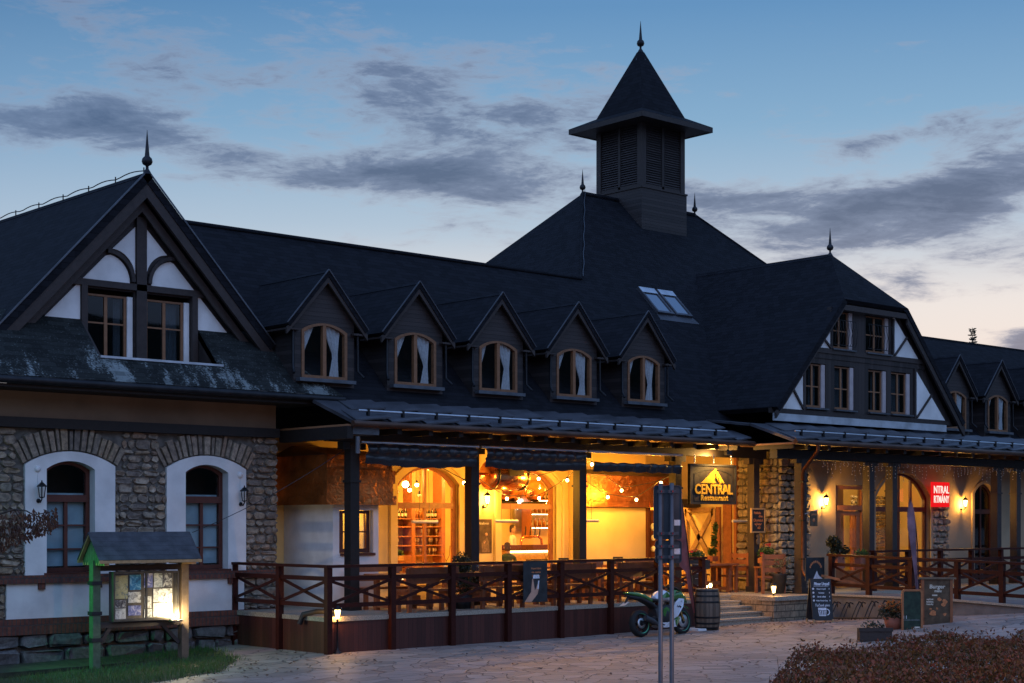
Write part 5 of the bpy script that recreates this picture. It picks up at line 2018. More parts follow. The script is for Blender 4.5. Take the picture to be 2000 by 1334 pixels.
def steps_and_walls():
    s = thing('stone_steps', 'five broad stone steps climbing to the terrace beside the barrel', 'steps', (30.3, 25.9, 0))
    for i in range(5):
        z1 = .21 + .125 * i
        y = 25.25 + .33 * i
        q = MB()
        q.box(29.28, 31.38 + .002 * i, y, 26.95, z1 - .125 if i else -.1, z1 - .045)
        q.box(29.27, 31.385, y - .03, 26.95, z1 - .044, z1)
        q.build('step', M['deckstone'], s)
    w = thing('retaining_wall', 'low tan block wall with stone coping beside the steps', 'wall', (32.3, 25.2, 0))
    q = MB()
    q.box(31.39, 33.25, 25.16, 25.5, -.1, .60)
    q.box(31.39, 31.55, 25.5, 26.75, -.1, .60)
    q.build('blockwork', M['block'], w)
    q = MB()
    q.box(31.36, 33.26, 25.10, 25.62, .602, .71)
    q.build('coping', M['deckstone'], w)
    p = thing('porch_platform', 'raised stone floor of the far porch', 'platform', (45, 26, 0))
    q = MB()
    q.box(31.56, 33.95, 25.625, 26.745, .3, .705)
    q.box(33.26, 75, 25.2, 26.99, .0, .705)
    q.build('floor', M['deckstone'], p)
    r = thing('ramp', 'grey concrete ramp running down from the far porch', 'ramp', (34, 20, 0))
    q = MB()
    n = 12
    pts = []
    prof = [(25.2, .70), (21.4, .70), (19.4, .62), (14.0, .42)]
    poly = [(y, z) for y, z in prof] + [(14.0, -.3), (25.2, -.3)]
    vs = [(33.3, y, z) for y, z in poly] + [(35.3, y, z) for y, z in poly]
    k = len(poly)
    q.add(vs, [tuple(range(k)), tuple(range(2 * k - 1, k - 1, -1))] + [(i, k + i, k + (i + 1) % k, (i + 1) % k) for i in range(k)])
    q.build('slope', M['concrete'], r)
    q = MB()
    for (a, b_) in zip(prof[:-1], prof[1:]):
        q.beam((33.29, a[0], a[1] + .015), (33.29, b_[0], b_[1] + .015), .10, .05)
    q.build('kerb', M['deckstone'], r)
    h = thing('stair_handrail', 'sloping timber stair handrail on a short post beside the steps', 'handrail', (32, 25.6, 0))
    q = MB()
    q.beam((33.0, 25.35, 1.28), (33.9, 24.0, .92), .07, .06)
    q.build('rail', M['orange_wood'], h)
    q = MB()
    q.box(33.0, 33.1, 25.2, 25.3, .6, 1.26)
    q.build('post', M['weathered'], h)


terrace()
railings()
steps_and_walls()


# ------------------------------------------------------------------ tables, benches and what stands on them
ORD = ['first', 'second', 'third', 'fourth', 'fifth', 'sixth', 'seventh', 'eighth']


def furniture():
    def table():
        t = thing('picnic_table', 'x', 'table', (0, 0, 0))
        q = MB()
        for i in range(5):
            y = -.36 + i * .18
            q.box(-.72, .72, y - .085, y + .085, .725, .77)
        q.build('tabletop', M['table_wood'], t)
        for sx in (-.5, .5):
            l = MB()
            l.box(sx - .05, sx + .05, -.32, -.22, 0, .724)
            l.box(sx - .05, sx + .05, .22, .32, 0, .724)
            l.box(sx - .04, sx + .04, -.36, .36, .64, .723)
            l.box(sx - .04, sx + .04, -.36, .36, .06, .14)
            l.build('trestle', M['table_wood'], t)
        s = MB()
        s.box(-.45, .45, -.03, .03, .2, .3)
        s.build('stretcher', M['table_wood'], t)
        return t

    def bench():
        t = thing('bench', 'x', 'bench', (0, 0, 0))
        q = MB()
        for y in (-.12, .04, .2):
            q.box(-.7, .7, y - .07, y + .07, .43, .47)
        q.build('seat', M['table_wood'], t)
        q = MB()
        for z in (.66, .86):
            q.box(-.7, .7, .27, .31, z - .07, z + .07)
        q.build('backrest', M['table_wood'], t)
        for sx in (-.58, .58):
            l = MB()
            l.box(sx - .04, sx + .04, -.16, -.08, 0, .43)
            l.beam((sx, .24, 0), (sx, .30, .94), .08, .07)
            l.box(sx - .035, sx + .035, -.14, .26, .35, .429)
            l.build('leg', M['table_wood'], t)
        return t
    t0, b0 = table(), bench()
    firstT = firstB = True
    nT = nB = 0

    def T(x, y, rz, lab):
        nonlocal firstT
        o = t0 if firstT else copy_tree(t0)
        firstT = False
        o.location = (x, y, DZ)
        o.rotation_euler = (0, 0, rz)
        tag(o, lab, None, 'wooden tables on the terrace')

    def Bn(x, y, rz, lab):
        nonlocal firstB
        o = b0 if firstB else copy_tree(b0)
        firstB = False
        o.location = (x, y, DZ)
        o.rotation_euler = (0, 0, rz)
        tag(o, lab, None, 'wooden benches on the terrace')
    for k, x in enumerate((20.9, 22.9, 25.0, 27.1)):
        lab = ORD[k] + ' wooden table behind the terrace railing, counted from the corner post with the lantern'
        T(x, 26.75, 0, lab)
        Bn(x, 26.05, R(180), ORD[k] + ' bench with its back to the terrace railing, counted from the corner')
        if k != 1:
            Bn(x, 27.42, 0, ORD[k] + ' bench in the middle of the terrace facing the railing, counted from the corner')
    for k, x in enumerate((24.1, 27.4, 29.6)):
        lab = ('wooden table below the first arched window', 'wooden table below the second arched window', 'wooden table by the plain wall under the copper band')[k]
        T(x, 28.9, 0, lab)
        Bn(x, 28.2, R(180), ('bench facing the first arched window', 'bench facing the second arched window', 'bench facing the plain wall under the copper band')[k])
    T(31.9, 27.75, 0, 'wooden table at the head of the steps')
    Bn(31.9, 28.5, 0, 'bench with high slatted back behind the table at the head of the steps')
    # chair with arms beside the post with the chalkboard
    for k, (x, y, rz, lab) in enumerate(((32.85, 27.7, R(-90), 'wooden armchair beside the table at the head of the steps'),
                                        (32.9, 26.5, R(150), 'wooden armchair behind the potted silver shrub'))):
        c = thing('armchair', lab, 'chair', (x, y, DZ), rz, 'wooden armchairs by the steps')
        q = MB()
        q.box(-.28, .28, -.25, .25, .40, .45)
        q.build('seat', M['table_wood'], c, local=True)
        q = MB()
        for z in (.62, .80, .96):
            q.box(-.28, .28, .23, .27, z - .06, z + .06)
        q.build('backrest', M['table_wood'], c, local=True)
        for sx in (-.29, .29):
            l = MB()
            l.box(sx - .035, sx + .035, -.27, -.20, 0, .66)
            l.build('leg', M['table_wood'], c, local=True)
            l = MB()
            l.box(sx - .035, sx + .035, .22, .29, 0, 1.04)
            l.build('leg', M['table_wood'], c, local=True)
            l = MB()
            l.box(sx - .045, sx + .045, -.30, .215, .662, .70)
            l.build('armrest', M['table_wood'], c, local=True)
    # menu holders on the tables
    for k, (u, v) in enumerate(((975, 1094), (1038, 1096), (1103, 1091), (1230, 1092), (812, 1112))):
        p = P(u, v, z=DZ + .80) if False else None
    spots = ((24.35, 28.75), (26.1, 28.2), (27.6, 28.8), (29.5, 28.75), (22.6, 26.8))
    labs = ('menu stand on the table nearest the green-shirted guest', 'menu stand below the bar taps', 'menu stand right of the second arched window',
            'menu stand before the plain yellow wall', 'menu stand on a table behind the railing, left of the clay post')
    labs = ('black menu stand on the table below the first arched window', 'black menu stand below the glowing bar counter', 'black menu stand on the table below the second arched window',
            'black menu stand before the plain wall under the copper band', 'black menu stand on the second table behind the railing')
    for k, (x, y) in enumerate(spots):
        m = thing('menu_stand', labs[k], 'menu stand', (x, y, DZ + .77), R(-40), 'menu stands on the tables')
        q = MB()
        q.box(-.13, .13, -.02, .02, 0, .20)
        q.build('board', M['black'], m, local=True)
        q = MB()
        q.box(-.10, .10, -.05, .05, -.0, .03)
        q.build('base', M['dark_wood'], m, local=True)
    for k, (x, y) in enumerate(((22.95, 26.7), (25.2, 26.7), (27.0, 26.85), (24.6, 28.85))):
        g = thing('condiment_bottle', ('condiment bottle on the second table behind the railing', 'condiment bottle on the third table behind the railing', 'condiment bottle on the fourth table behind the railing',
                                       'condiment bottle on the table below the first arched window')[k], 'bottle', (x, y, DZ + .77), group='condiments on the tables')
        q = MB()
        q.lathe([(.001, 0), (.03, 0), (.03, .12), (.012, .16), (.012, .2), (.001, .2)], (x, y, DZ + .77), 8)
        q.build('glass', M['bottle_amber'] if k % 2 else M['clear_glass'], g)
    # carafes on the inner sills
    for k, x in enumerate((24.75, 28.1)):
        g = thing('carafe', ('round carafe with a dry twig at the foot of the first arched window', 'round carafe with a dry twig at the foot of the second arched window')[k], 'carafe', (x, 30.05, 1.12), group='carafes on the window sills')
        q = MB()
        q.lathe([(.001, .03), (.10, .04), (.13, .12), (.10, .22), (.03, .30), (.03, .44)], (x, 30.02, 1.10), 14)
        q.build('glass', M['bottle_dark'] if False else M['glassware'], g)
        q = MB()
        q.tube([(x, 30.02, 1.3), (x + .02, 30.0, 1.62), (x + .10, 29.98, 1.75), (x + .14, 30.0, 2.0)], .008, 4)
        q.tube([(x + .02, 30.0, 1.62), (x - .08, 30.0, 1.82)], .006, 4)
        q.build('twig', M['bark'], g)
    pl = thing('potted_conifer', 'dark bushy potted shrub standing on the terrace behind the railing', 'shrub', (22.15, 26.3, DZ))
    foliage(pl, 'foliage', M['leaf_dark'], [((22.15, 26.3, DZ + .62), (.32, .32, .42)), ((22.15, 26.3, DZ + .95), (.22, .22, .28))], 800, .06, 4)
    q = MB()
    q.lathe([(.001, 0), (.19, 0), (.24, .30), (.20, .30), (.001, .26)], (22.15, 26.3, DZ), 14)
    q.build('pot', M['black'], pl)


furniture()


# ------------------------------------------------------------------ hanging things on the terrace
def terrace_hangings():
    posts = [19.95, 23.3, 26.7, 30.1]
    for k in range(3):
        x0, x1 = posts[k] + .13, posts[k + 1] - .13
        lab = ('black foil awning rolled up at the first terrace bay, beside the corner post', 'black foil awning rolled up above the copper barrel',
               'clear foil awning with black fringe, half unrolled over the copper band')[k]
        a = thing('roll_awning', lab, 'awning', ((x0 + x1) / 2, 27.05, 4.2), group='rolled awnings of the terrace')
        q = MB()
        q.tube([(x0 - .1, 27.02, 4.27), (x1 + .08, 27.02, 4.27)], .035, 8)
        q.build('pipe', M['snowbar'] if k < 2 else M['zinc'], a)
        c = MB()
        n = 44
        if k < 2:
            rows = [(4.25, .0, .1), (4.20, -.06, .7), (4.12, -.09, 1.), (4.04, -.07, .7), (4.0, -.01, .3), (3.97, -.03, .15), (3.90, -.02, .12), (3.83, .0, .1)]
        else:
            rows = [(4.02, -.02, .5), (3.97, -.06, 1.), (3.90, -.04, .4), (3.80, -.02, .15)]
        vs = []
        r = random.Random(k)
        ph = [r.uniform(0, 6) for _ in range(6)]
        for j, (z, b, am) in enumerate(rows):
            for i in range(n + 1):
                s = i / n
                sag = -.07 * math.sin(math.pi * s) * max(0, j - 3) / 4
                w = am * (.030 * math.sin(s * 70 + ph[0] + j * .35) + .02 * math.sin(s * 31 + ph[1] - j * .5))
                vs.append((x0 + (x1 - x0) * s, 27.0 + b + w, z + sag + .012 * math.sin(s * 40 + ph[2] + j)))
        m = n + 1
        c.add(vs, [(j * m + i, j * m + i + 1, (j + 1) * m + i + 1, (j + 1) * m + i) for j in range(len(rows) - 1) for i in range(n)], True)
        c.build('cloth' if k < 2 else 'fringe', M['foil'], a)
        if k == 2:
            g = MB()
            vs = []
            for z in (4.24, 4.12, 4.02):
                for i in range(n + 1):
                    s = i / n
                    vs.append((x0 + (x1 - x0) * s, 27.0 + .03 * math.sin(s * 21 + z * 9), z))
            g.add(vs, [(j * m + i, j * m + i + 1, (j + 1) * m + i + 1, (j + 1) * m + i) for j in range(2) for i in range(n)], True)
            g.build('clear_sheet', M['clearfoil'], a)
    # copper barrel
    kt = thing('copper_barrel', 'polished copper brewing barrel hung under the terrace roof', 'barrel', (25.3, 28.5, 3.72))
    q = MB()
    cx, cy, cz, r, l = 25.36, 28.5, 3.70, .35, 1.06
    q.lathe([(.001, -l / 2 - .10), (r * .5, -l / 2 - .085), (r * .85, -l / 2 - .04), (r, -l / 2 + .02), (r, l / 2 - .02), (r * .85, l / 2 + .04), (.001, l / 2 + .08)], (cx, cy, cz), 28, (1, 0, 0))
    q.build('body', M['copper_smooth'], kt)
    q = MB()
    for d in (-l / 2 + .06, l / 2 - .06):
        q.lathe([(r + .002, -.03), (r + .014, -.02), (r + .014, .02), (r + .002, .03)], (cx + d, cy, cz), 28, (1, 0, 0))
    q.build('band', M['iron'], kt)
    q = MB()
    q.box(cx - .18, cx + .28, cy - r - .03, cy - r + .03, cz - .02, cz + .20)
    q.build('plate', M['dark_wood'], kt)
    q = MB()
    q.tube([(cx - l / 2 - .08, cy, cz + .02), (cx - l / 2 - .34, cy, cz + .02)], .035, 8)
    q.build('spigot', M['copper_smooth'], kt)
    q = MB()
    for d in (-.3, .3):
        q.tube([(cx + d, cy, cz + r), (cx + d, cy, 4.56)], .012, 5)
    q.build('hanger', M['iron'], kt)
    # hanging bar heaters
    for k, (u, v, y) in enumerate(((829, 1019, 28.4), (988, 1018, 28.4), (1147, 1017, 28.4), (1444, 1018, 27.6))):
        p = P(u, v, Y=y)
        h = thing('patio_heater', ('bar heater hung in front of the first arched window', 'cream bar heater hung between poster and second arched window',
                                   'bar heater hung before the plain yellow wall', 'bar heater hung beside the restaurant signboard')[k], 'heater', tuple(p), group='bar heaters hung over the terrace')
        q = MB()
        dx = .36 if k < 3 else .28
        q.tube([p + Vector((-dx, 0, 0)), p + Vector((dx, 0, 0))], .038, 8)
        q.build('body', M['cream_metal'], h)
        q = MB()
        q.lathe([(.02, -.006), (.045, -.004), (.045, .004), (.02, .006)], p + Vector((dx + .01, 0, 0)), 10, (1, 0, 0))
        q.build('end_cap', M['white'], h)
        q = MB()
        for sx in (-.15, .15):
            q.tube([p + Vector((sx, 0, .03)), (p.x + sx * .6, p.y, 4.56)], .006, 4)
        q.build('cord', M['black'], h)
    # strings of bulbs
    def string(lab, pts, bulbs):
        s = thing('string_lights', lab, 'string lights', tuple(pts[0]), group='strings of bulbs over the terrace')
        q = MB()
        fine = []
        for a, b in zip(pts[:-1], pts[1:]):
            for i in range(8):
                t = i / 8
                fine.append(a.lerp(b, t) + Vector((0, 0, -.22 * t * (1 - t) * (b - a).length * .35)))
        fine.append(pts[-1])
        q.tube(fine, .009, 5)
        q.build('cord', M['black'], s)
        for p in bulbs:
            q = MB()
            q.lathe([(.001, .075), (.018, .07), (.018, .03)], p, 8)
            q.build('socket', M['black'], s)
            b = MB()
            b.ball(p, .036, 10, 1.15)
            b.build('bulb', M['bulb'], s)
            lamp(p + Vector((0, 0, -.065)), 66, WARM, .03, 'bulb_light', s)
    q = lambda u, v, y=28.5: P(u, v, Y=y)
    up = Vector((0, 0, .08))
    a = [q(906, 943, 27.55), q(933, 939, 27.55), q(990, 974), q(1053, 973), q(1108, 938)]
    string('string of bulbs sagging in front of the copper barrel and the second window', [q(850, 905, 28.0)] + [p + up for p in a] + [q(1138, 900, 27.6)], a)
    b = [q(1052, 935, 28.0)]
    string('short string with one bulb above the second arched window', [q(985, 900, 27.6)] + [p + up for p in b] + [q(1132, 902, 27.5)], b)
    c = [q(1187, 971, 28.4), q(1243, 976, 28.4), q(1291, 943, 27.8)]
    string('string of bulbs sagging in front of the copper band', [q(1140, 935, 27.6)] + [p + up for p in c] + [q(1318, 925, 27.4)], c)
    d = [q(1156, 907, 27.7), q(1214, 958, 28.9)]
    string('string with two bulbs behind the clear foil awning', [q(1140, 900, 27.6)] + [p + up for p in d] + [q(1300, 935, 28.6)], d)


terrace_hangings()


# ------------------------------------------------------------------ wall lanterns
def lanterns():
    def wall_lantern(p, lab, lit, th=0.0, power=26, group='wall lanterns'):
        t = thing('wall_lantern', lab, 'lantern', tuple(p), th, group)
        q = MB()
        q.lathe([(.045, .0), (.045, .012), (.001, .014)], (0, .0, -.16), 10, (0, -1, 0))
        q.tube([(0, -.01, -.16), (0, -.09, -.19), (0, -.15, -.13), (0, -.15, -.09)], .014, 6)
        q.build('bracket', M['iron'], t, local=True)
        q = MB()
        for k in range(6):
            a = k * math.pi / 3
            q.beam((.05 * math.cos(a), -.15 + .05 * math.sin(a), -.09), (.08 * math.cos(a), -.15 + .08 * math.sin(a), .11), .010, .010)
        q.lathe([(.02, -.11), (.055, -.095), (.055, -.085)], (0, -.15, 0), 6, smooth=False)
        q.build('cage', M['iron'], t, local=True)
        q = MB()
        q.lathe([(.10, .11), (.085, .135), (.03, .19), (.012, .20), (.014, .225), (.001, .24)], (0, -.15, 0), 6, smooth=False)
        q.build('cap', M['iron'], t, local=True)
        q = MB()
        q.lathe([(.001, -.085), (.045, -.083), (.074, .105), (.001, .107)], (0, -.15, 0), 6, smooth=False)
        q.build('glass', M['lantern_glow'] if lit else M['clear_glass'], t, local=True)
        if lit:
            c, s = math.cos(th), math.sin(th)
            lo = lamp((0, -.15, -.02), power, WARM2, .05, 'lantern_light')
            lo.parent = t
            # the glowing glass must not shade its own lamp
            for ch in t.children:
                if ch.name.startswith('glass'):
                    ch.visible_shadow = False
        return t
    for k, (u, v) in enumerate(((71, 962), (466, 970))):
        p = P(u + 4, v, Y=YW - .05)
        wall_lantern(p, ('unlit black lantern on the white surround of the window behind the branch', 'unlit black lantern on the white window surround beside the terrace corner')[k], False, group='unlit lanterns on the stone wing')
        j = thing('junction_box', ('round white junction box above the unlit lantern behind the branch', 'round white junction box above the unlit lantern beside the terrace corner')[k], 'junction box', (p.x, p.y, p.z + .45), group='junction boxes on the stone wing')
        q = MB()
        q.lathe([(.001, .03), (.06, .028), (.065, 0)], (p.x - .02, p.y, p.z + .46), 14, (0, -1, 0))
        q.build('cover', M['white'], j)
        q = MB()
        q.tube([(p.x - .02, p.y - .008, p.z + .42), (p.x - .01, p.y - .008, p.z - .1)], .006, 4)
        q.build('cable', M['white'], j)
    p = P(944, 977, Y=YM - .02)
    wall_lantern(p, 'lit lantern on the wall between the two arched windows', True, power=70, group='lit wall lanterns')
    p = P(1605, 980, Y=YB)
    wall_lantern(p, 'lit lantern on the pale wall beside the orange-framed door', True, power=125, group='lit wall lanterns')
    p = P(1877, 984, Y=YB)
    wall_lantern(p, 'lit lantern on the wall beyond the red sign', True, power=95, group='lit wall lanterns')
    p = P(1776, 981, Y=29.3)  # added lantern stands in for a lamp's reflection in the glass
    wall_lantern(p, 'lit lantern added inside the arched entrance for a lamp reflection', True, power=40, group='lit wall lanterns')

    def post_lantern(u, v0, v1, lab, power):
        g = P(u, v1, z=gz(*P(u, v1, z=0)[:2]))
        f = (g.x * SN + g.y * CS)
        h = (v1 - v0) / FPX * f
        t = thing('garden_lamp', lab, 'garden lamp', tuple(g), 0, 'small lantern posts')
        q = MB(g)
        q.lathe([(.09, 0), (.085, .02), (.03, .06), (.02, .12), (.018, h - .34), (.03, h - .33), (.02, h - .30)], (0, 0, 0), 10)
        q.build('post', M['iron'], t)
        q = MB(g)
        for k in range(6):
            a = k * math.pi / 3
            q.beam((.045 * math.cos(a), .045 * math.sin(a), h - .29), (.075 * math.cos(a), .075 * math.sin(a), h - .11), .009, .009)
        q.build('cage', M['iron'], t)
        q = MB(g)
        q.lathe([(.10, h - .11), (.085, h - .09), (.03, h - .03), (.012, h - .02), (.001, h)], (0, 0, 0), 6, smooth=False)
        q.build('cap', M['iron'], t)
        q = MB(g)
        q.lathe([(.001, h - .29), (.036, h - .285), (.064, h - .115), (.001, h - .113)], (0, 0, 0), 6, smooth=False)
        gl = q.build('glass', M['lantern_glow'], t)
        gl.visible_shadow = False
        lamp(g + Vector((0, 0, h - .2)), power, (1.0, 0.50, 0.14), .04, 'lamp_light', t)
    post_lantern(659, 1180, 1276, 'lit lantern post standing at the corner of the terrace', 34)
    post_lantern(1511, 1136, 1211, 'lit lantern post standing against the low block wall', 18)


lanterns()


# ------------------------------------------------------------------ signs and boards
def signs():
    # hanging signboard
    c = P(1391, 946, Y=26.85)
    t = thing('hanging_signboard', 'black hanging signboard with yellow mountain and restaurant name', 'sign', tuple(c))
    W, H = 1.78, 1.02
    q = MB(c)
    q.box(-W / 2, W / 2, -.03, .03, -H / 2, H / 2)
    q.build('board', M['board'], t)
    q = MB(c)
    q.ring([(-W / 2, -H / 2), (-W / 2, H / 2), (W / 2, H / 2), (W / 2, -H / 2)], [(-W / 2 + .045, -H / 2 + .045), (-W / 2 + .045, H / 2 - .045), (W / 2 - .045, H / 2 - .045), (W / 2 - .045, -H / 2 + .045)], -.055, .045)
    q.build('frame', M['black'], t)
    q = MB(c)
    i0 = W / 2 - .16
    ou = arch(-i0, i0, -H / 2 + .07, .26, .13)
    inn = arch(-i0 + .02, i0 - .02, -H / 2 + .09, .245, .125)
    q.ring(ou, inn, -.042, -.03)
    q.build('raised_line', M['black'], t)
    m = MB(c)
    # mountain with its dark ridge left out
    m.prism([(-.47, .03), (.08, .41), (.13, .37), (.04, .24), (.07, .20), (.03, .12), (.10, .03)], -.05, -.03)
    m.prism([(.10, .40), (.42, .04), (.36, .03), (.30, .10), (.31, .04), (.24, .02), (.20, .16), (.15, .22), (.20, .06), (.13, .14), (.09, .24), (.15, .34)], -.05, -.03)
    m.build('mountain', M['gold'], t)
    x = MB(c)
    text_mesh(x, 'CENTRAL', Vector(c) + Vector((0, -.033, -.245)), 0, .30, .03, .008, width=1.47, tall=1.15)
    text_mesh(x, 'Restaurant', Vector(c) + Vector((.03, -.033, -.415)), 0, .17, .025, .004, width=1.06, spacing=1.15, tall=1.2)
    x.build('lettering', M['gold'], t)
    q = MB(c)
    for dx in (-.68, .05, .75):
        q.tube([(dx, 0, H / 2 - .02), (dx, 0, H / 2 + .26)], .012, 5)
        for k in range(5):
            q.lathe([(.016, -.015), (.022, 0), (.016, .015)], (dx, 0, H / 2 + .04 + .045 * k), 6)
    q.build('chain', M['steel'], t)
    # the floodlight that shows it up
    p = Vector((c.x + .35, 26.62, 4.36))
    f = thing('floodlight', 'small black floodlight shining down above the hanging signboard', 'floodlight', tuple(p))
    q = MB(p)
    q.box(-.10, .10, -.05, .05, -.06, .06)
    q.build('housing', M['black'], f)
    q = MB(p)
    q.box(-.015, .015, -.02, .02, .06, .20)
    q.build('bracket', M['black'], f)
    q = MB(p)
    q.box(-.08, .08, .05, .054, -.045, .045)
    q.build('lens', M['tube'], f)
    lamp((p.x - .15, 26.40, 4.32), 270, (1.0, 0.55, 0.14), .05, 'flood_light', f, spot=R(150), aim=(p.x - .15, 26.55, 2.0), blend=.4)
    lamp((p.x - .1, 27.04, 4.24), 120, (1.0, 0.52, 0.13), .05, 'flood_light', f)  # added fill without a fixture, brightens the stone pillar and steps

    # chalkboard on the post
    p = Vector((33.2, 27.17, 2.62))
    t = thing('chalkboard', 'small chalkboard in yellow frame on the timber post by the stone pillar', 'chalkboard', tuple(p))
    q = MB(p)
    q.box(-.26, .26, -.03, .0, -.30, .30)
    q.build('slate', M['black'], t)
    q = MB(p)
    q.ring([(-.29, -.33), (-.29, .33), (.29, .33), (.29, -.33)], [(-.25, -.29), (-.25, .29), (.25, .29), (.25, -.29)], -.045, .005)
    q.build('frame', M['pale_wood'], t)
    q = MB(p)
    text_mesh(q, 'Polévka', p + Vector((-.03, -.031, .17)), 0, .10, .004, .001, width=.28)
    text_mesh(q, 'dne', p + Vector((.10, -.031, .08)), 0, .10, .004, .001, width=.16)
    text_mesh(q, 'Domácí', p + Vector((0, -.031, -.03)), 0, .11, .004, .001, width=.38)
    text_mesh(q, 'vývar', p + Vector((0, -.031, -.13)), 0, .11, .004, .001, width=.30)
    text_mesh(q, '60', p + Vector((.03, -.031, -.23)), 0, .10, .004, .001, width=.11)
    q.build('writing', M['orange_chalk'], t)
    bl = MB(p)
    for k, (z, r) in enumerate(((-.43, .07), (-.56, .09))):
        bl.lathe([(.001, -.045), (r, -.045), (r * .9, -.02), (.001, -.02)], (0, 0, z), 6, (0, 1, 0), False)
    bl.build('emblem', M['weathered'], t)

    # black pavement sign with the beer mug
    def aframe(name, lab, cat, u0, u1, vb, vt, lean=.10, yaw=None):
        um = (u0 + u1) / 2
        g = P(um, vb, z=.1)
        for _ in range(4):
            g = P(um, vb, z=gz(g.x, g.y))
        f = g.x * SN + g.y * CS
        h = (vb - vt) / FPX * f
        w = (u1 - u0) / FPX * f
        th = (-YAW * 1.0 if yaw is None else yaw)
        t = thing(name, lab, cat, tuple(g), th)
        return t, g, w / 2, h, th
    t, g, hw, h, th = aframe('pavement_sign', 'black pavement sign with white beer mug before the low wall', 'pavement sign', 1587, 1629, 1217, 1131, yaw=-YAW + R(8))
    q = MB()
    q.add([(-hw, 0, .06), (hw, 0, .06), (hw, .22, h), (-hw, .22, h), (-hw, .03, .06), (hw, .03, .06), (hw, .25, h), (-hw, .25, h)],
          [(0, 1, 2, 3), (7, 6, 5, 4), (0, 4, 5, 1), (2, 6, 7, 3), (1, 5, 6, 2), (0, 3, 7, 4)])
    q.build('front_panel', M['black'], t, local=True)
    q = MB()
    q.add([(-hw, .50, .06), (hw, .50, .06), (hw, .26, h), (-hw, .26, h), (-hw, .53, .06), (hw, .53, .06), (hw, .29, h), (-hw, .29, h)],
          [(0, 1, 2, 3), (7, 6, 5, 4), (0, 4, 5, 1), (2, 6, 7, 3), (1, 5, 6, 2), (0, 3, 7, 4)])
    q.build('rear_panel', M['black'], t, local=True)
    for sx in (-hw + .02, hw - .02):
        l = MB()
        l.box(sx - .02, sx + .02, -.01, .03, 0, .09)
        l.box(sx - .02, sx + .02, .49, .53, 0, .09)
        l.build('leg', M['pale_wood'], t, local=True)
    ln = .22 / (h - .06)
    x = MB()

    def tx(mb, s, cx, z, size, w, bold=.001, shear=0.0):
        text_mesh(mb, s, Vector((cx, (z - .06) * ln - .004, z)), 0, size, .004, bold, shear, lean=ln, width=w)
    tx(x, 'Pilsner Urquell', .02, h * .855, .10, hw * 1.5, .004, .15)
    x.box(-hw * .72, hw * .72, (h * .83 - .06) * ln - .008, (h * .83 - .06) * ln - .002, h * .828, h * .836)
    for k, s in enumerate(('Pilsner Urquell', 'Radegast', 'Birell světlý', 'Nealko Pomelo Grep')):
        z = h * (.755 - .088 * k)
        tx(x, s, .0, z, .05, hw * (.85, .55, .8, 1.1)[k])
        x.lathe([(.001, .0), (.028, .0), (.028, .004), (.001, .004)], (-hw * .78, (z - .06) * ln - .004, z + .02), 6, (0, -1, 0), False)
        x.box(hw * .74, hw * .80, (z - .06) * ln - .008, (z - .06) * ln - .002, z, z + .035)
    tx(x, 'Točené pivo', 0, h * .375, .09, hw * 1.4, .001, .2)
    x.build('lettering', M['chalk'], t, local=True)
    mug = MB()
    zb, zt = h * .17, h * .345
    yy = lambda z: (z - .06) * ln
    mw = hw * .42
    def patch(poly):
        mug.add([(a, yy(z) - .008, z) for a, z in poly] + [(a, yy(z) - .001, z) for a, z in poly],
                [tuple(range(len(poly))), tuple(range(2 * len(poly) - 1, len(poly) - 1, -1))])
    patch([(-mw, zt - .06), (mw * .9, zt - .06), (mw * .9, zt), (-mw, zt)])
    for k in range(5):
        a = -mw + k * mw * 1.9 / 4.6
        patch([(a * .85, zb), (a * .85 + .018, zb), (a + .022, zt - .07), (a, zt - .07)])
    patch([(-mw * .8, zb - .012), (mw * .72, zb - .012), (mw * .78, zb + .018), (-mw * .86, zb + .018)])
    N = 9
    zc, rr = (zb + zt) / 2 - .01, (zt - zb) * .33
    for k in range(N):
        a0, a1 = -1.4 + 2.8 * k / N, -1.4 + 2.8 * (k + 1) / N
        patch([(mw * .9 + rr * math.cos(a0), zc + rr * math.sin(a0)), (mw * .9 + rr * 1.35 * math.cos(a0), zc + rr * 1.35 * math.sin(a0)),
               (mw * .9 + rr * 1.35 * math.cos(a1), zc + rr * 1.35 * math.sin(a1)), (mw * .9 + rr * math.cos(a1), zc + rr * math.sin(a1))])
    mug.build('mug_drawing', M['chalk'], t, local=True)

    # green chalkboard with orange frame
    t, g, hw, h, th = aframe('pavement_chalkboard', 'green chalkboard in a rounded orange frame beside the tall menu board', 'chalkboard', 1761, 1803, 1237, 1151, yaw=-YAW + R(3))
    q = MB()
    c = .05
    ol = [(-hw, c), (-hw, h - c), (-hw + c, h), (hw - c, h), (hw, h - c), (hw, c), (hw - c, 0), (-hw + c, 0)]
    k_ = .045
    il = [(-hw + k_, c + .02), (-hw + k_, h - c - .02), (-hw + c + .02, h - k_), (hw - c - .02, h - k_), (hw - k_, h - c - .02), (hw - k_, c + .02), (hw - c - .02, k_), (-hw + c + .02, k_)]
    q.ring(ol, il, 0, .045)
    q.build('frame', M['orange_wood'], t, local=True)
    q = MB()
    q.prism([(a * .99, z) for a, z in il], .012, .035)
    q.build('slate', M['greenboard'], t, local=True)
    q = MB()
    for sx in (-1, 1):
        q.beam((sx * hw * .7, .05, h - .12), (sx * hw * .7, .48, .0), .04, .03)
    q.build('strut', M['orange_wood'], t, local=True)
    q = MB()
    q.box(hw * .12, hw * .74, .006, .011, h * .075, h * .15)
    q.build('sticker', M['label'], t, local=True)
    q = MB()
    text_mesh(q, 'Kozel', Vector((hw * .43, .0055, h * .095)), 0, .05, .003, .002, width=hw * .5)
    q.build('sticker_lettering', M['black'], t, local=True)
    q = MB()
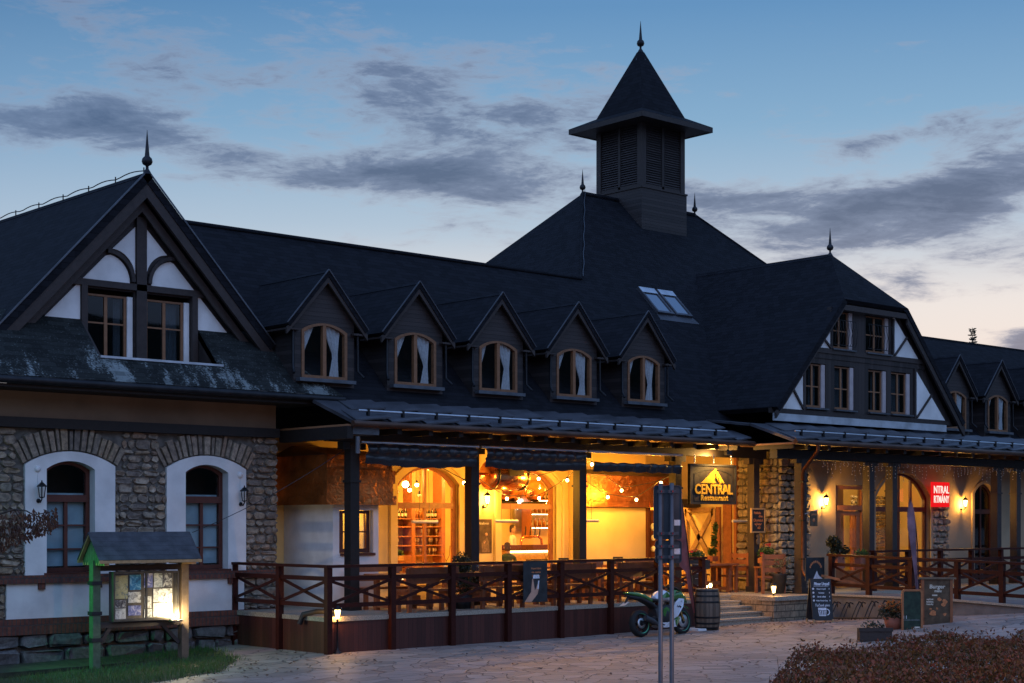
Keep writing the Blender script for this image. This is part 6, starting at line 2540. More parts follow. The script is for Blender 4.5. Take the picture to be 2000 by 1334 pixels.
    text_mesh(q, '11', Vector((-hw * .68, .009, h * .33)), 0, .10, .003, .001, width=.07)
    q.box(-hw * .80, hw * .70, .008, .011, h * .30, h * .303)
    q.build('writing', M['chalk'], t, local=True)

    # tall brown menu board
    t, g, hw, h, th = aframe('menu_board', 'tall brown menu board with pictured dishes under a little ledge', 'menu board', 1803, 1858, 1234, 1128, yaw=-YAW + R(-4))
    q = MB()
    for sx in (-1, 1):
        q.box(sx * hw - .03, sx * hw + .03, 0, .07, 0, h - .04)
    q.build('frame', M['table_wood'], t, local=True)
    q = MB()
    q.box(-hw - .10, hw + .10, -.03, .12, h - .039, h)
    q.build('ledge', M['weathered'], t, local=True)
    q = MB()
    q.box(-hw + .031, hw - .031, .02, .05, .10, h - .041)
    q.build('panel', M['poster_brown'], t, local=True)
    x = MB()
    text_mesh(x, 'Burger', Vector((0, .02, h * .80)), 0, .12, .004, .003, .1, width=hw * 1.1)
    text_mesh(x, 'menu', Vector((.02, .02, h * .73)), 0, .09, .004, .003, .1, width=hw * .5)
    for k, s in enumerate(('vepřové', 'kotleta', 'hranolky')):
        text_mesh(x, s, Vector((-hw * .5, .02, h * (.585 - .045 * k))), 0, .05, .004, .002, width=hw * .48)
    x.box(-hw * .35, hw * .02, .016, .021, h * .66, h * .685)
    x.build('lettering', M['label'], t, local=True)
    rr = random.Random(2)
    pic = MB()
    for (cx, cz, s) in ((.05, .60, .05), (hw * .55, .56, .07), (hw * .45, .50, .05), (-hw * .3, .34, .08), (-hw * .45, .42, .03), (.0, .43, .03), (hw * .55, .32, .045)):
        n = 9
        pic.prism([(cx + s * rr.uniform(.6, 1.2) * math.cos(6.283 * k / n), cz * h + s * rr.uniform(.5, 1.0) * math.sin(6.283 * k / n)) for k in range(n)], .014, .021)
    pic.build('dish_picture', M['orange_chalk'], t, local=True)

    # framed menu on a stand at the end of the railing
    p = P(1360, 1150, Y=25.75)
    t = thing('framed_menu', 'grey framed menu on a stand at the end of the terrace railing', 'menu board', (p.x, p.y, DZ))
    q = MB((p.x, p.y, 0))
    q.ring([(-.19, 1.02), (-.19, 1.56), (.19, 1.56), (.19, 1.02)], [(-.165, 1.045), (-.165, 1.535), (.165, 1.535), (.165, 1.045)], -.02, .02)
    q.build('frame', M['steel'], t)
    q = MB((p.x, p.y, 0))
    q.box(-.17, .17, -.005, .015, 1.04, 1.54)
    q.build('panel', M['signback'], t)
    q = MB((p.x, p.y, 0))
    for z, w in ((1.46, .10), (1.36, .13), (1.32, .12), (1.20, .05)):
        q.box(-w, w, -.011, -.006, z, z + .012)
    q.build('print', M['chalk'], t)
    q = MB((p.x, p.y, 0))
    q.box(-.02, .02, -.01, .02, DZ, 1.02)
    q.box(-.12, .12, -.12, .12, DZ, DZ + .02)
    q.build('stand', M['steel'], t)

    # poster tied to the railing
    p = P(1045, 1136, Y=25.45)
    t = thing('railing_poster', 'dark poster of a hand holding a coffee cup, tied to the terrace railing', 'poster', tuple(p))
    pw, ph = .355, .445
    q = MB(p)
    q.box(-pw, pw, -.012, .0, -ph, ph)
    q.build('sheet', M['poster_dark'], t)
    q = MB(p)
    for k, (s, w) in enumerate((('Vezmi kávu', .30), ('na cestu', .26), ('kdykoliv', .24))):
        text_mesh(q, s, p + Vector((.02, -.012, .27 - .08 * k)), 0, .06, .003, .001, width=w)
    q.build('lettering', M['orange_chalk'], t)
    q = MB(p)
    q.prism([(-.32, -.44), (-.12, -.44), (.06, -.27), (.10, -.14), (.06, -.05), (.03, -.12), (-.02, -.20), (-.05, -.05), (-.07, .06), (-.10, .06), (-.13, -.22)], -.018, -.012)
    q.build('hand_picture', M['skin'], t)
    q = MB(p)
    q.prism([(-.08, .07), (.12, .07), (.10, .15), (-.06, .15)], -.020, -.012)
    q.prism([(.05, -.16), (.09, -.16), (.11, .02), (.08, .02)], -.020, -.012)
    q.build('cup_picture', M['chalk'], t)

    # poster on the wall between the windows
    p = P(947, 1047, Y=YM - .012)
    t = thing('wall_poster', 'brown poster of a woman in old dress between the arched windows', 'poster', tuple(p))
    q = MB(p)
    q.box(-.28, .22, -.01, .01, -.42, .42)
    q.build('sheet', M['poster_brown'], t)
    q = MB(p)
    text_mesh(q, 'Hradovan', p + Vector((-.05, -.0105, .29)), 0, .09, .003, .001, width=.34)
    q.build('lettering', M['label'], t)
    q = MB(p)
    q.prism([(-.10, -.41), (.14, -.41), (.12, -.15), (.06, -.02), (-.02, -.10), (-.12, -.16)], -.016, -.0105)
    q.build('dress_picture', M['leaf_brown_flat'], t)
    q = MB(p)
    q.lathe([(.001, .0), (.045, .0), (.045, .004), (.001, .004)], p - p + Vector((.04, -.0105, .04)), 12, (0, -1, 0))
    q.prism([(-.06, -.16), (.02, -.12), (-.02, -.20)], -.018, -.0105)
    q.build('face_picture', M['skin'], t)

    # red lit sign, hung square to the wall of the far porch
    p = P(1835, 966, Y=26.7)
    t = thing('lit_sign', 'red lit box sign with white lettering beside the arched entrance', 'sign', tuple(p))
    q = MB(p)
    q.box(-.44, .44, -.06, .02, -.37, .37)
    q.build('box', M['redsign'], t)
    q = MB(p)
    text_mesh(q, 'NTRAL', p + Vector((.0, -.061, .04)), 0, .26, .012, .004, width=.80, tall=1.2)
    text_mesh(q, 'RTMÁNY', p + Vector((.0, -.061, -.24)), 0, .22, .012, .003, width=.80, tall=1.35)
    q.build('lettering', M['redtext'], t)
    lamp(p + Vector((0, -.35, 0)), 5, (1.0, .08, .05), .2, 'sign_glow', t)

    # beer flag on a bracket, and the dark banner on the ramp railing
    p = P(1589, 1013, Y=25.7)
    t = thing('beer_flag', 'small dark beer flag hanging from a bracket on the porch post', 'flag', tuple(p))
    q = MB(p)
    q.box(-.16, .16, -.008, .008, -.20, .20)
    q.build('cloth', M['poster_brown'], t)
    q = MB(p)
    text_mesh(q, 'pivo', p + Vector((.0, -.009, .09)), 0, .09, .003, .001, width=.2)
    q.lathe([(.001, .0), (.05, .0), (.05, .004), (.001, .004)], (.0, -.009, -.04), 12, (0, -1, 0))
    q.build('print', M['orange_chalk'], t)
    q = MB(p)
    q.tube([(-.42, .12, .08), (.20, -.01, .24)], .014, 6)
    q.build('bracket', M['steel'], t)
    p = P(1590, 1111, Y=25.05)
    t = thing('porch_banner', 'dark banner with a mountain peak fixed below the ramp handrail', 'banner', tuple(p))
    q = MB(p)
    q.box(-.36, .42, -.01, .01, -.30, .29)
    q.build('sheet', M['poster_dark'], t)
    q = MB(p)
    q.prism([(-.05, -.26), (.10, -.05), (.16, -.16), (.26, -.22), (.38, -.28), (-.2, -.29)], -.016, -.0105)
    q.build('peak_picture', M['chalk'], t)
    q = MB(p)
    for k in range(9):
        a = math.pi * (.12 + .76 * k / 8)
        q.box(.05 + .24 * math.cos(a) - .022, .05 + .24 * math.cos(a) + .022, -.016, -.0105, -.02 + .2 * math.sin(a) - .03, -.02 + .2 * math.sin(a) + .03)
    q.build('lettering', M['orange_chalk'], t)


M['leaf_brown_flat'] = surf('faded_print', (0.20, 0.13, 0.075), 0.6, vary=0.35, scale=14, bump=0.0)
signs()


# ------------------------------------------------------------------ notice board on the lawn
def notice_board():
    g0, g1 = Vector((14.13, 27.5, 0)), Vector((15.97, 27.42, 0))
    th = math.atan2((g1 - g0).y, (g1 - g0).x)
    mid = (g0 + g1) / 2
    zb = -.22
    t = thing('notice_board', 'roofed timber notice board with lit glass case on the lawn', 'notice board', (mid.x, mid.y, zb), th)
    w = (g1 - g0).length / 2
    wd = {}
    H = 2.08
    for s in (-1, 1):
        q = MB()
        q.box(s * w - .075, s * w + .075, -.085, .085, 0, H)
        p = q.build('post', M['green_tinted'] if s < 0 else M['weathered'], t, local=True)
        if s < 0:
            c = MB()
            for z in (.55, 1.05, 1.62):
                c.box(s * w - .10, s * w + .10, -.10, .10, z, z + .07)
            c.build('strap', M['black'], p, local=True)
    q = MB()
    q.box(-w, w, -.05, .05, 1.88, 1.99)
    q.build('crossbar', M['dark_wood'], t, local=True)
    q = MB()
    q.box(-w, w, -.05, .05, .80, .90)
    q.beam((w - .10, 0, .45), (w - .45, 0, .81), .07, .07, (0, 1, 0))
    q.beam((-w + .10, 0, .5), (-w + .3, 0, .81), .07, .07, (0, 1, 0))
    q.build('crossbar', M['dark_wood'], t, local=True)
    # roof
    rz, ez, d, ov = 2.60, 2.09, .47, .14
    rf = MB()
    for s in (-1, 1):
        n = 6
        for k in range(n):
            y0, y1 = s * d * k / n, s * (d * (k + 1) / n + .015)
            z0, z1 = rz - (rz - ez) * k / n, rz - (rz - ez) * (k + 1) / n - .012
            rf.slab([(-w - ov, y0, z0 + .018), (w + ov, y0, z0 + .018), (w + ov, y1, z1 + .018), (-w - ov, y1, z1 + .018)], .022)
    rf.build('roof', M['roofboard'], t, local=True)
    e = MB()
    for s in (-1, 1):
        e.box(-w - ov, w + ov, s * d - .03, s * d + .0, ez - .06, ez - .005)
        e.box(s * (w - .02) - .05, s * (w - .02) + .05, -d, d, ez - .10, ez - .02)
        e.beam((s * (w + ov - .05), -d, ez - .02), (s * (w + ov - .05), 0, rz - .02), .04, .07, (1, 0, 0))
        e.beam((s * (w + ov - .05), d, ez - .02), (s * (w + ov - .05), 0, rz - .02), .04, .07, (1, 0, 0))
    e.box(-w - ov + .05, w + ov - .05, -.03, .03, rz - .10, rz - .03)
    e.build('roof_frame', M['pale_wood'], t, local=True)
    for s in (-1, 1):
        gb = MB()
        n = 9
        for k in range(n):
            y0, y1 = -d * .92 + 2 * d * .92 * k / n, -d * .92 + 2 * d * .92 * (k + 1) / n
            tz = lambda y: rz - .03 - (rz - ez) * abs(y) / d
            x = s * (w + ov - .10)
            ym = (y0 + y1) / 2
            gb.add([(x, y0 + .004, tz(y0)), (x, y1 - .004, tz(y1)), (x, y1 - .004, ez - .02), (x, ym, ez - .10), (x, y0 + .004, ez - .02),
                    (x + .02, y0 + .004, tz(y0)), (x + .02, y1 - .004, tz(y1)), (x + .02, y1 - .004, ez - .02), (x + .02, ym, ez - .10), (x + .02, y0 + .004, ez - .02)],
                   [(0, 1, 2, 3, 4), (9, 8, 7, 6, 5), (0, 5, 6, 1), (1, 6, 7, 2), (2, 7, 8, 3), (3, 8, 9, 4), (4, 9, 5, 0)])
        gb.build('gable_board', M['green_tinted'] if s < 0 else M['weathered'], t, local=True)
    # glass case
    x0, x1, z0, z1 = -.62, w - .17, .92, 1.86
    cs = MB()
    cs.ring([(x0, z0), (x0, z1), (x1, z1), (x1, z0)], [(x0 + .035, z0 + .035), (x0 + .035, z1 - .035), (x1 - .035, z1 - .035), (x1 - .035, z0 + .035)], -.16, .04)
    cs.box((x0 + x1) / 2 - .016, (x0 + x1) / 2 + .016, -.16, -.12, z0 + .035, z1 - .035)
    ca = cs.build('display_case', M['darkcase'], t, local=True)
    q = MB()
    q.box(x0 + .036, x1 - .036, .012, .03, z0 + .036, z1 - .036)
    q.build('back_panel', M['darkcase'], ca, local=True)
    q = MB()
    q.box(x0 + .03, x1 - .03, -.135, -.130, z0 + .03, z1 - .03)
    q.build('glass', M['pane'], ca, local=True)
    W, Hh = x1 - x0, z1 - z0
    cols = ['leaflet_yellow', 'leaflet_blue', 'leaflet_lilac', 'leaflet_grey', 'leaflet_white', 'leaflet_dark']
    rows = [(.05, .45, .27, .92, 0), (.30, .62, .47, .93, 1), (.52, .66, .65, .95, 2), (.67, .66, .80, .95, 3), (.81, .66, .95, .95, 5),
            (.28, .36, .47, .58, 4), (.06, .26, .24, .42, 5), (.06, .04, .24, .25, 4), (.28, .10, .47, .30, 2), (.53, .24, .63, .48, 4), (.52, .05, .64, .22, 3),
            (.66, .36, .95, .63, 4), (.66, .06, .95, .34, 4)]
    for (a, b_, c_, d_, k) in rows:
        q = MB()
        q.box(x0 + W * a, x0 + W * c_, .004, .0115, z0 + Hh * b_, z0 + Hh * d_)
        q.build('leaflet', M[cols[k]], ca, local=True)
    # the little lamp in the lower corner of the case
    q = MB()
    q.box(x1 - .22, x1 + .02, -.30, -.165, z0 - .045, z0 - .005)  # added shield, keeps the case lamp's light off the lower post
    q.build('added_lamp_shield', M['darkcase'], t, local=True)
    q = MB()
    q.box(x1 - .15, x1 - .05, -.22, -.18, z0, z0 + .03)
    lp = q.build('lamp', M['tube'], t, local=True)
    for (lx, ly, lz, pw, aim) in ((x1 - .06, -.25, z0 + .06, 55, None),):
        lo = lamp((lx, ly, lz), pw, (1.0, 0.80, 0.47), .03, 'case_light')
        lo.parent = t
    lo = lamp((x1 - .12, -.10, z0 + .10), 15, (1.0, 0.84, 0.52), .03, 'case_light')
    lo.parent = t
    # wire to the terrace post
    a = Vector(mid) + Vector((math.cos(th) * (w + .2), math.sin(th) * (w + .2), zb + 2.60))
    b_ = Vector((19.9, 27.15, 4.25))
    wv = thing('overhead_wire', 'thin wire strung from the notice board roof to the terrace post', 'wire', tuple(a))
    q = MB()
    q.tube([a.lerp(b_, i / 14) + Vector((0, 0, -.5 * (i / 14) * (1 - i / 14))) for i in range(15)], .007, 4)
    q.build('cable', M['black'], wv)


M['roofboard'] = surf('grey_roof_boards', (0.05, 0.053, 0.06), 0.7, vary=0.3, scale=5, bump=0.3)
M['darkcase'] = surf('brown_metal_case', (0.10, 0.085, 0.065), 0.45, 0.3, vary=0.2, bump=0.1)


def leaflet(name, a, b_, c_, scale):
    m, b = new_mat(name)
    tc = b.n('ShaderNodeTexCoord').outputs['Object']
    n = b.noise(tc, scale, 6, 0.7, 0.8)
    return finish(m, b, b.ramp(n, [(.36, a), (.5, b_), (.62, c_)]), .5)


M['leaflet_yellow'] = leaflet('yellow_map_print', (.10, .16, .20), (.45, .42, .20), (.55, .52, .30), 9)
M['leaflet_blue'] = leaflet('blue_photo_print', (.01, .08, .20), (.02, .20, .42), (.20, .42, .60), 7)
M['leaflet_lilac'] = leaflet('lilac_photo_print', (.05, .06, .20), (.16, .19, .42), (.52, .50, .62), 10)
M['leaflet_grey'] = leaflet('pale_mountain_print', (.08, .09, .08), (.42, .46, .46), (.62, .62, .56), 10)
M['leaflet_white'] = leaflet('white_snow_print', (.12, .12, .11), (.60, .60, .55), (.74, .74, .68), 12)
M['leaflet_dark'] = leaflet('dark_peak_print', (.02, .02, .025), (.10, .10, .11), (.52, .52, .48), 9)
notice_board()


# the green glow on the lawn comes from a lit green cross sign out beyond the left edge
def green_sign():
    p = Vector((11.2, 27.45, 2.7))
    t = thing('green_sign', 'lit green cross sign on a thin pole at the edge of the lawn', 'sign', (p.x, p.y, gz(p.x, p.y)), 0)
    q = MB((p.x, p.y, 0), R(100))
    q.box(-.30, .30, -.05, .05, p.z - .10, p.z + .10)
    q.box(-.10, .10, -.049, .049, p.z - .30, p.z + .30)
    q.build('cross', M['greenlight'], t)
    q = MB((p.x, p.y, 0))
    q.tube([(0, .12, -.3), (0, .12, p.z)], .04, 8)
    q.build('pole', M['iron'], t)
    lamp(p + Vector((.2, .05, 0)), 280, (0.02, 1.0, 0.10), .10, 'sign_glow', t, spot=R(70), aim=(13.9, 27.0, .5), blend=.8)


M['greenlight'] = lampmat('green_lit_face', (0.03, 1.0, 0.15), 2.0)
green_sign()


# ------------------------------------------------------------------ road signs in front
def road_sign():
    f = 18.0
    r0 = (1305 - 1000) / FPX * f
    base = Vector((CS * r0 + SN * f, -SN * r0 + CS * f, 0))
    th = -YAW
    t = thing('road_sign', 'two stacked road signs seen from behind on twin grey posts', 'road sign', tuple(base), th)
    k = f / FPX
    for u in (1290, 1312):
        q = MB()
        x = (u - 1305) * k
        q.lathe([(.026, 0), (.026, 3.03), (.001, 3.035)], (x, 0, 0), 12)
        q.build('post', M['signpost'], t, local=True)
    for (v0, v1, u0, u1, m) in ((948, 1055, 1277, 1332, .02), (1055, 1101, 1280, 1332, .0)):
        z1, z0 = CAMH - (v0 - HZ) * k, CAMH - (v1 - HZ) * k + .006
        x0, x1 = (u0 - 1305) * k, (u1 - 1305) * k
        c = .035
        pts = []
        for (cx, cz, a0) in ((x1 - c, z1 - c, 0), (x0 + c, z1 - c, 90), (x0 + c, z0 + c, 180), (x1 - c, z0 + c, 270)):
            pts += [(cx + c * math.cos(R(a0 + i * 22.5)), cz + c * math.sin(R(a0 + i * 22.5))) for i in range(5)]
        q = MB()
        q.prism(pts, .036, .046)
        n = len(pts)
        cxm, czm = (x0 + x1) / 2, (z0 + z1) / 2
        q.ring(pts, [(a + (cxm - a) * .05, c2 + (czm - c2) * .03) for a, c2 in pts], .022, .0355)
        sp = q.build('sign_plate', M['signback'], t, local=True)
        for z in (z0 + .07, z1 - .07):
            b = MB()
            b.box(x0 + .03, x1 - .03, .0295, .035, z - .018, z + .018)
            for u in (1290, 1312):
                xx = (u - 1305) * k
                b.ring([(xx - .04, z - .018), (xx - .04, z + .018), (xx + .04, z + .018), (xx + .04, z - .018)], [(xx - .02, z - .008), (xx - .02, z + .008), (xx + .02, z + .008), (xx + .02, z - .008)], -.036, -.028)
            b.build('clamp', M['signpost'], sp, local=True)
        s = MB()
        zz = z0 + (.16 if m else .10)
        s.box(x1 - .085, x1 - .015, .033, .0358, zz, zz + .065)
        s.build('sticker', M['chalk'], sp, local=True)
        d = MB()
        for z in (z0 + .07, z1 - .07):
            for u in (1290, 1312):
                xx = (u - 1305) * k
                d.box(xx + .004, xx + .014, -.040, -.0365, z - .010, z + .010)
        d.build('reflector', M['petal_red'], sp, local=True)


road_sign()


# a sodium street lamp stands on the pavement behind the viewer and warms hedge and paving
def street_lamp():
    p = Vector((14.3, 4.0, 0))
    t = thing('street_lamp', 'lit sodium street lamp on a tall grey pole behind the hedge', 'street lamp', (p.x, p.y, 0))
    q = MB(p)
    q.tube([(0, 0, -.1), (0, 0, 4.6), (.1, .25, 5.1), (.3, .8, 5.25)], [.07, .05, .045, .04], 10)
    q.build('pole', M['steel'], t)
    q = MB(p)
    q.box(.16, .48, .7, 1.25, 5.22, 5.34)
    q.build('head', M['signback'], t)
    q = MB(p)
    q.box(.2, .44, .76, 1.2, 5.205, 5.218)
    q.build('lens', M['lantern_glow'], t)
    lamp(p + Vector((.32, 1.0, 5.12)), 900, (1.0, 0.46, 0.17), .15, 'street_light', t)


street_lamp()


# ------------------------------------------------------------------ the motorbike
def loft(mb, secs, n=14, ex=1.0):
    """sections (x, z, half width, half height)"""
    vs, fs = [], []
    for (x, z, w, h) in secs:
        for k in range(n):
            a = k * math.tau / n
            ca, sa = math.cos(a), math.sin(a)
            vs.append((x, w * math.copysign(abs(ca) ** ex, ca), z + h * math.copysign(abs(sa) ** ex, sa)))
    for i in range(len(secs) - 1):
        fs += [(i * n + k, i * n + (k + 1) % n, (i + 1) * n + (k + 1) % n, (i + 1) * n + k) for k in range(n)]
    mb.add(vs, fs, True)
    mb.add(vs[:n], [tuple(range(n - 1, -1, -1))])
    mb.add(vs[-n:], [tuple(range(n))])
    return mb


def motorbike():
    rr, fr = (2.88, 35.45), (3.90, 36.32)
    w = lambda q: Vector((CS * q[0] + SN * q[1], -SN * q[0] + CS * q[1], 0))
    a, b = w(rr), w(fr)
    th = math.atan2((b - a).y, (b - a).x)
    t = thing('motorbike', 'green and white sports motorbike parked against the terrace skirting', 'motorbike', (a.x, a.y, gz(a.x, a.y)), th)
    t.rotation_euler = (R(-7), 0, th)
    wb = (b - a).length
    for (x, tw, nm) in ((0, .085, 'wheel'), (wb, .058, 'wheel')):
        q = MB()
        R0, r0 = .305, .225
        prof = []
        for k in range(13):
            an = math.pi * k / 12
            prof.append((r0 + (R0 - r0) * math.sin(an) ** .75, -tw * math.cos(an)))
        q.lathe(prof, (x, 0, .305), 32, (0, 1, 0))
        wh = q.build('wheel', M['rubber'], t, local=True)
        q = MB()
        for s in (-1, 1):
            q.lathe([(r0 + .012, s * (tw - .022)), (r0 - .004, s * (tw - .016)), (r0 - .010, s * (tw - .024))], (x, 0, .305), 32, (0, 1, 0))
        q.build('rim_stripe', M['rim_green'], wh, local=True)
        q = MB()
        q.lathe([(r0 - .002, -tw * .7), (r0 - .025, -tw * .6), (r0 - .025, tw * .6), (r0 - .002, tw * .7)], (x, 0, .305), 32, (0, 1, 0))
        q.lathe([(.001, -.05), (.045, -.05), (.045, .05), (.001, .05)], (x, 0, .305), 14, (0, 1, 0))
        for k in range(5):
            an = k * math.tau / 5 + .3
            q.beam((x + .04 * math.cos(an), 0, .305 + .04 * math.sin(an)), (x + .205 * math.cos(an), 0, .305 + .205 * math.sin(an)), .04, .03, (0, 1, 0))
        q.build('rim', M['black'], wh, local=True)
        q = MB()
        q.lathe([(.06, -.062), (.12 if x == 0 else .15, -.062), (.12 if x == 0 else .15, -.056), (.06, -.056)], (x, 0, .305), 24, (0, 1, 0))
        q.build('brake_disc', M['steel'], wh, local=True)
    q = MB()
    for s in (-1, 1):
        q.beam((-.02, s * .10, .305), (.46, s * .085, .42), .035, .085)
    q.build('swingarm', M['black'], t, local=True)
    q = MB()
    loft(q, [(.42, .50, .14, .12), (.52, .46, .20, .22), (.80, .46, .21, .24), (.98, .52, .16, .18)], 12, .6)
    q.build('engine', M['black'], t, local=True)
    q = MB()
    loft(q, [(-.40, 1.00, .035, .015), (-.28, .985, .075, .035), (-.05, .955, .11, .055), (.15, .90, .125, .065), (.34, .80, .13, .06)], 14, .8)
    q.build('tail_cowl', M['bike_green'], t, local=True)
    q = MB()
    loft(q, [(-.38, .95, .03, .012), (-.2, .90, .08, .04), (.05, .86, .10, .05), (.34, .74, .12, .06), (.5, .62, .12, .08)], 12, .8)
    q.beam((-.30, 0, .90), (-.40, 0, .76), .05, .03)
    q.build('under_tail', M['black'], t, local=True)
    q = MB()
    q.slab([(-.50, -.09, .72), (-.50, .09, .72), (-.36, .09, .80), (-.36, -.09, .80)], .008)
    q.build('number_plate', M['pale_wood_plate'], t, local=True)
    q = MB()
    loft(q, [(.22, .865, .09, .03), (.36, .82, .13, .035), (.55, .80, .12, .05)], 12, .8)
    q.build('seat', M['black'], t, local=True)
    q = MB()
    loft(q, [(.50, .82, .09, .07), (.60, .88, .15, .12), (.78, .91, .165, .135), (.95, .86, .14, .11), (1.02, .80, .10, .06)], 14, .9)
    q.build('tank', M['bike_white'], t, local=True)
    q = MB()
    for s in (-1, 1):
        q.add([(x, s * y, z) for (x, y, z) in ((.55, .155, .86), (.78, .172, .98), (.92, .152, .86), (.70, .176, .84))], [(0, 1, 2, 3), (3, 2, 1, 0)])
    q.build('tank_stripe', M['bike_green'], t, local=True)
    q = MB()
    loft(q, [(.92, .86, .17, .10), (1.08, .90, .21, .14), (1.28, .88, .19, .13), (1.44, .80, .12, .09), (1.53, .74, .05, .04)], 14, .85)
    q.build('nose_fairing', M['bike_green'], t, local=True)
    q = MB()
    loft(q, [(1.04, 1.10, .10, .015), (1.14, 1.06, .14, .03), (1.30, .98, .14, .03), (1.42, .88, .10, .02)], 12, .8)
    q.build('screen', M['black'], t, local=True)

    def panel(name, mat, poly, y0, y1, bow=.05):
        for s in (-1, 1):
            q = MB()
            zs = [p[1] for p in poly]
            zc, zh = (max(zs) + min(zs)) / 2, (max(zs) - min(zs)) / 2
            f = lambda z: y1 - bow * ((z - zc) / zh) ** 2
            n = len(poly)
            q.add([(x, s * f(z), z) for x, z in poly] + [(x, s * (f(z) - .02), z) for x, z in poly],
                  [tuple(range(n)), tuple(range(2 * n - 1, n - 1, -1))] + [(i, (i + 1) % n, n + (i + 1) % n, n + i) for i in range(n)])
            q.build(name, M[mat], t, local=True)
    panel('side_fairing', 'bike_white', [(.78, .30), (1.02, .42), (1.20, .62), (1.30, .80), (1.14, .82), (.98, .72), (.84, .52)], .2, .235)
    panel('belly_pan', 'bike_white', [(.50, .24), (.62, .18), (1.02, .18), (1.05, .36), (.80, .32), (.66, .42)], .2, .20)
    panel('fairing_stripe', 'bike_green', [(1.00, .20), (1.08, .36), (1.02, .46), (.92, .44)], .2, .232)
    panel('fairing_scoop', 'bike_green', [(.58, .44), (.74, .40), (.82, .56), (.70, .64), (.58, .58)], .2, .215, .02)
    panel('fairing_print', 'black', [(1.00, .50), (1.06, .50), (1.20, .76), (1.12, .78)], .2, .241)
    panel('fairing_print', 'black', [(1.11, .58), (1.15, .62), (1.06, .70), (1.02, .64)], .2, .243)
    q = MB()
    for s in (-1, 1):
        q.tube([(wb, s * .085, .305), (wb - .12, s * .085, .60), (wb - .24, s * .09, .92)], [.026, .026, .03], 8)
    q.build('fork', M['fork_gold'], t, local=True)
    q = MB()
    for s in (-1, 1):
        q.tube([(1.10, s * .10, .98), (1.04, s * .30, .95)], .016, 6)
    q.build('handlebar', M['black'], t, local=True)
    for s in (-1, 1):
        q = MB()
        q.tube([(1.22, s * .15, 1.0), (1.20, s * .26, 1.10), (1.17, s * .30, 1.12)], .010, 5)
        q.lathe([(.001, -.015), (.045, -.012), (.05, .015), (.001, .02)], (1.16, s * .33, 1.125), 10, (1, 0, 0))
        q.build('mirror', M['black'], t, local=True)
    q = MB()
    loft(q, [(1.16, .46, .06, .02), (1.30, .63, .075, .02), (1.46, .64, .07, .02), (1.58, .58, .05, .015)], 10)
    q.build('front_mudguard', M['bike_green'], t, local=True)
    q = MB()
    q.tube([(.70, -.12, .24), (.40, -.17, .26), (.22, -.19, .34), (-.02, -.20, .42)], [.03, .04, .06, .065], 10)
    q.build('exhaust', M['signback'], t, local=True)
    q = MB()
    q.tube([(.52, .12, .30), (.46, .30, .02)], .012, 6)
    q.tube([(.35, -.13, .42), (.42, -.22, .40)], .012, 6)
    q.build('side_stand', M['black'], t, local=True)


M['pale_wood_plate'] = surf('pale_number_plate', (0.55, 0.48, 0.40), 0.5, vary=0.1, bump=0.0)
M['fork_gold'] = surf('gold_fork_tube', (0.50, 0.36, 0.14), 0.25, 0.9, vary=0.1, bump=0.0)
motorbike()


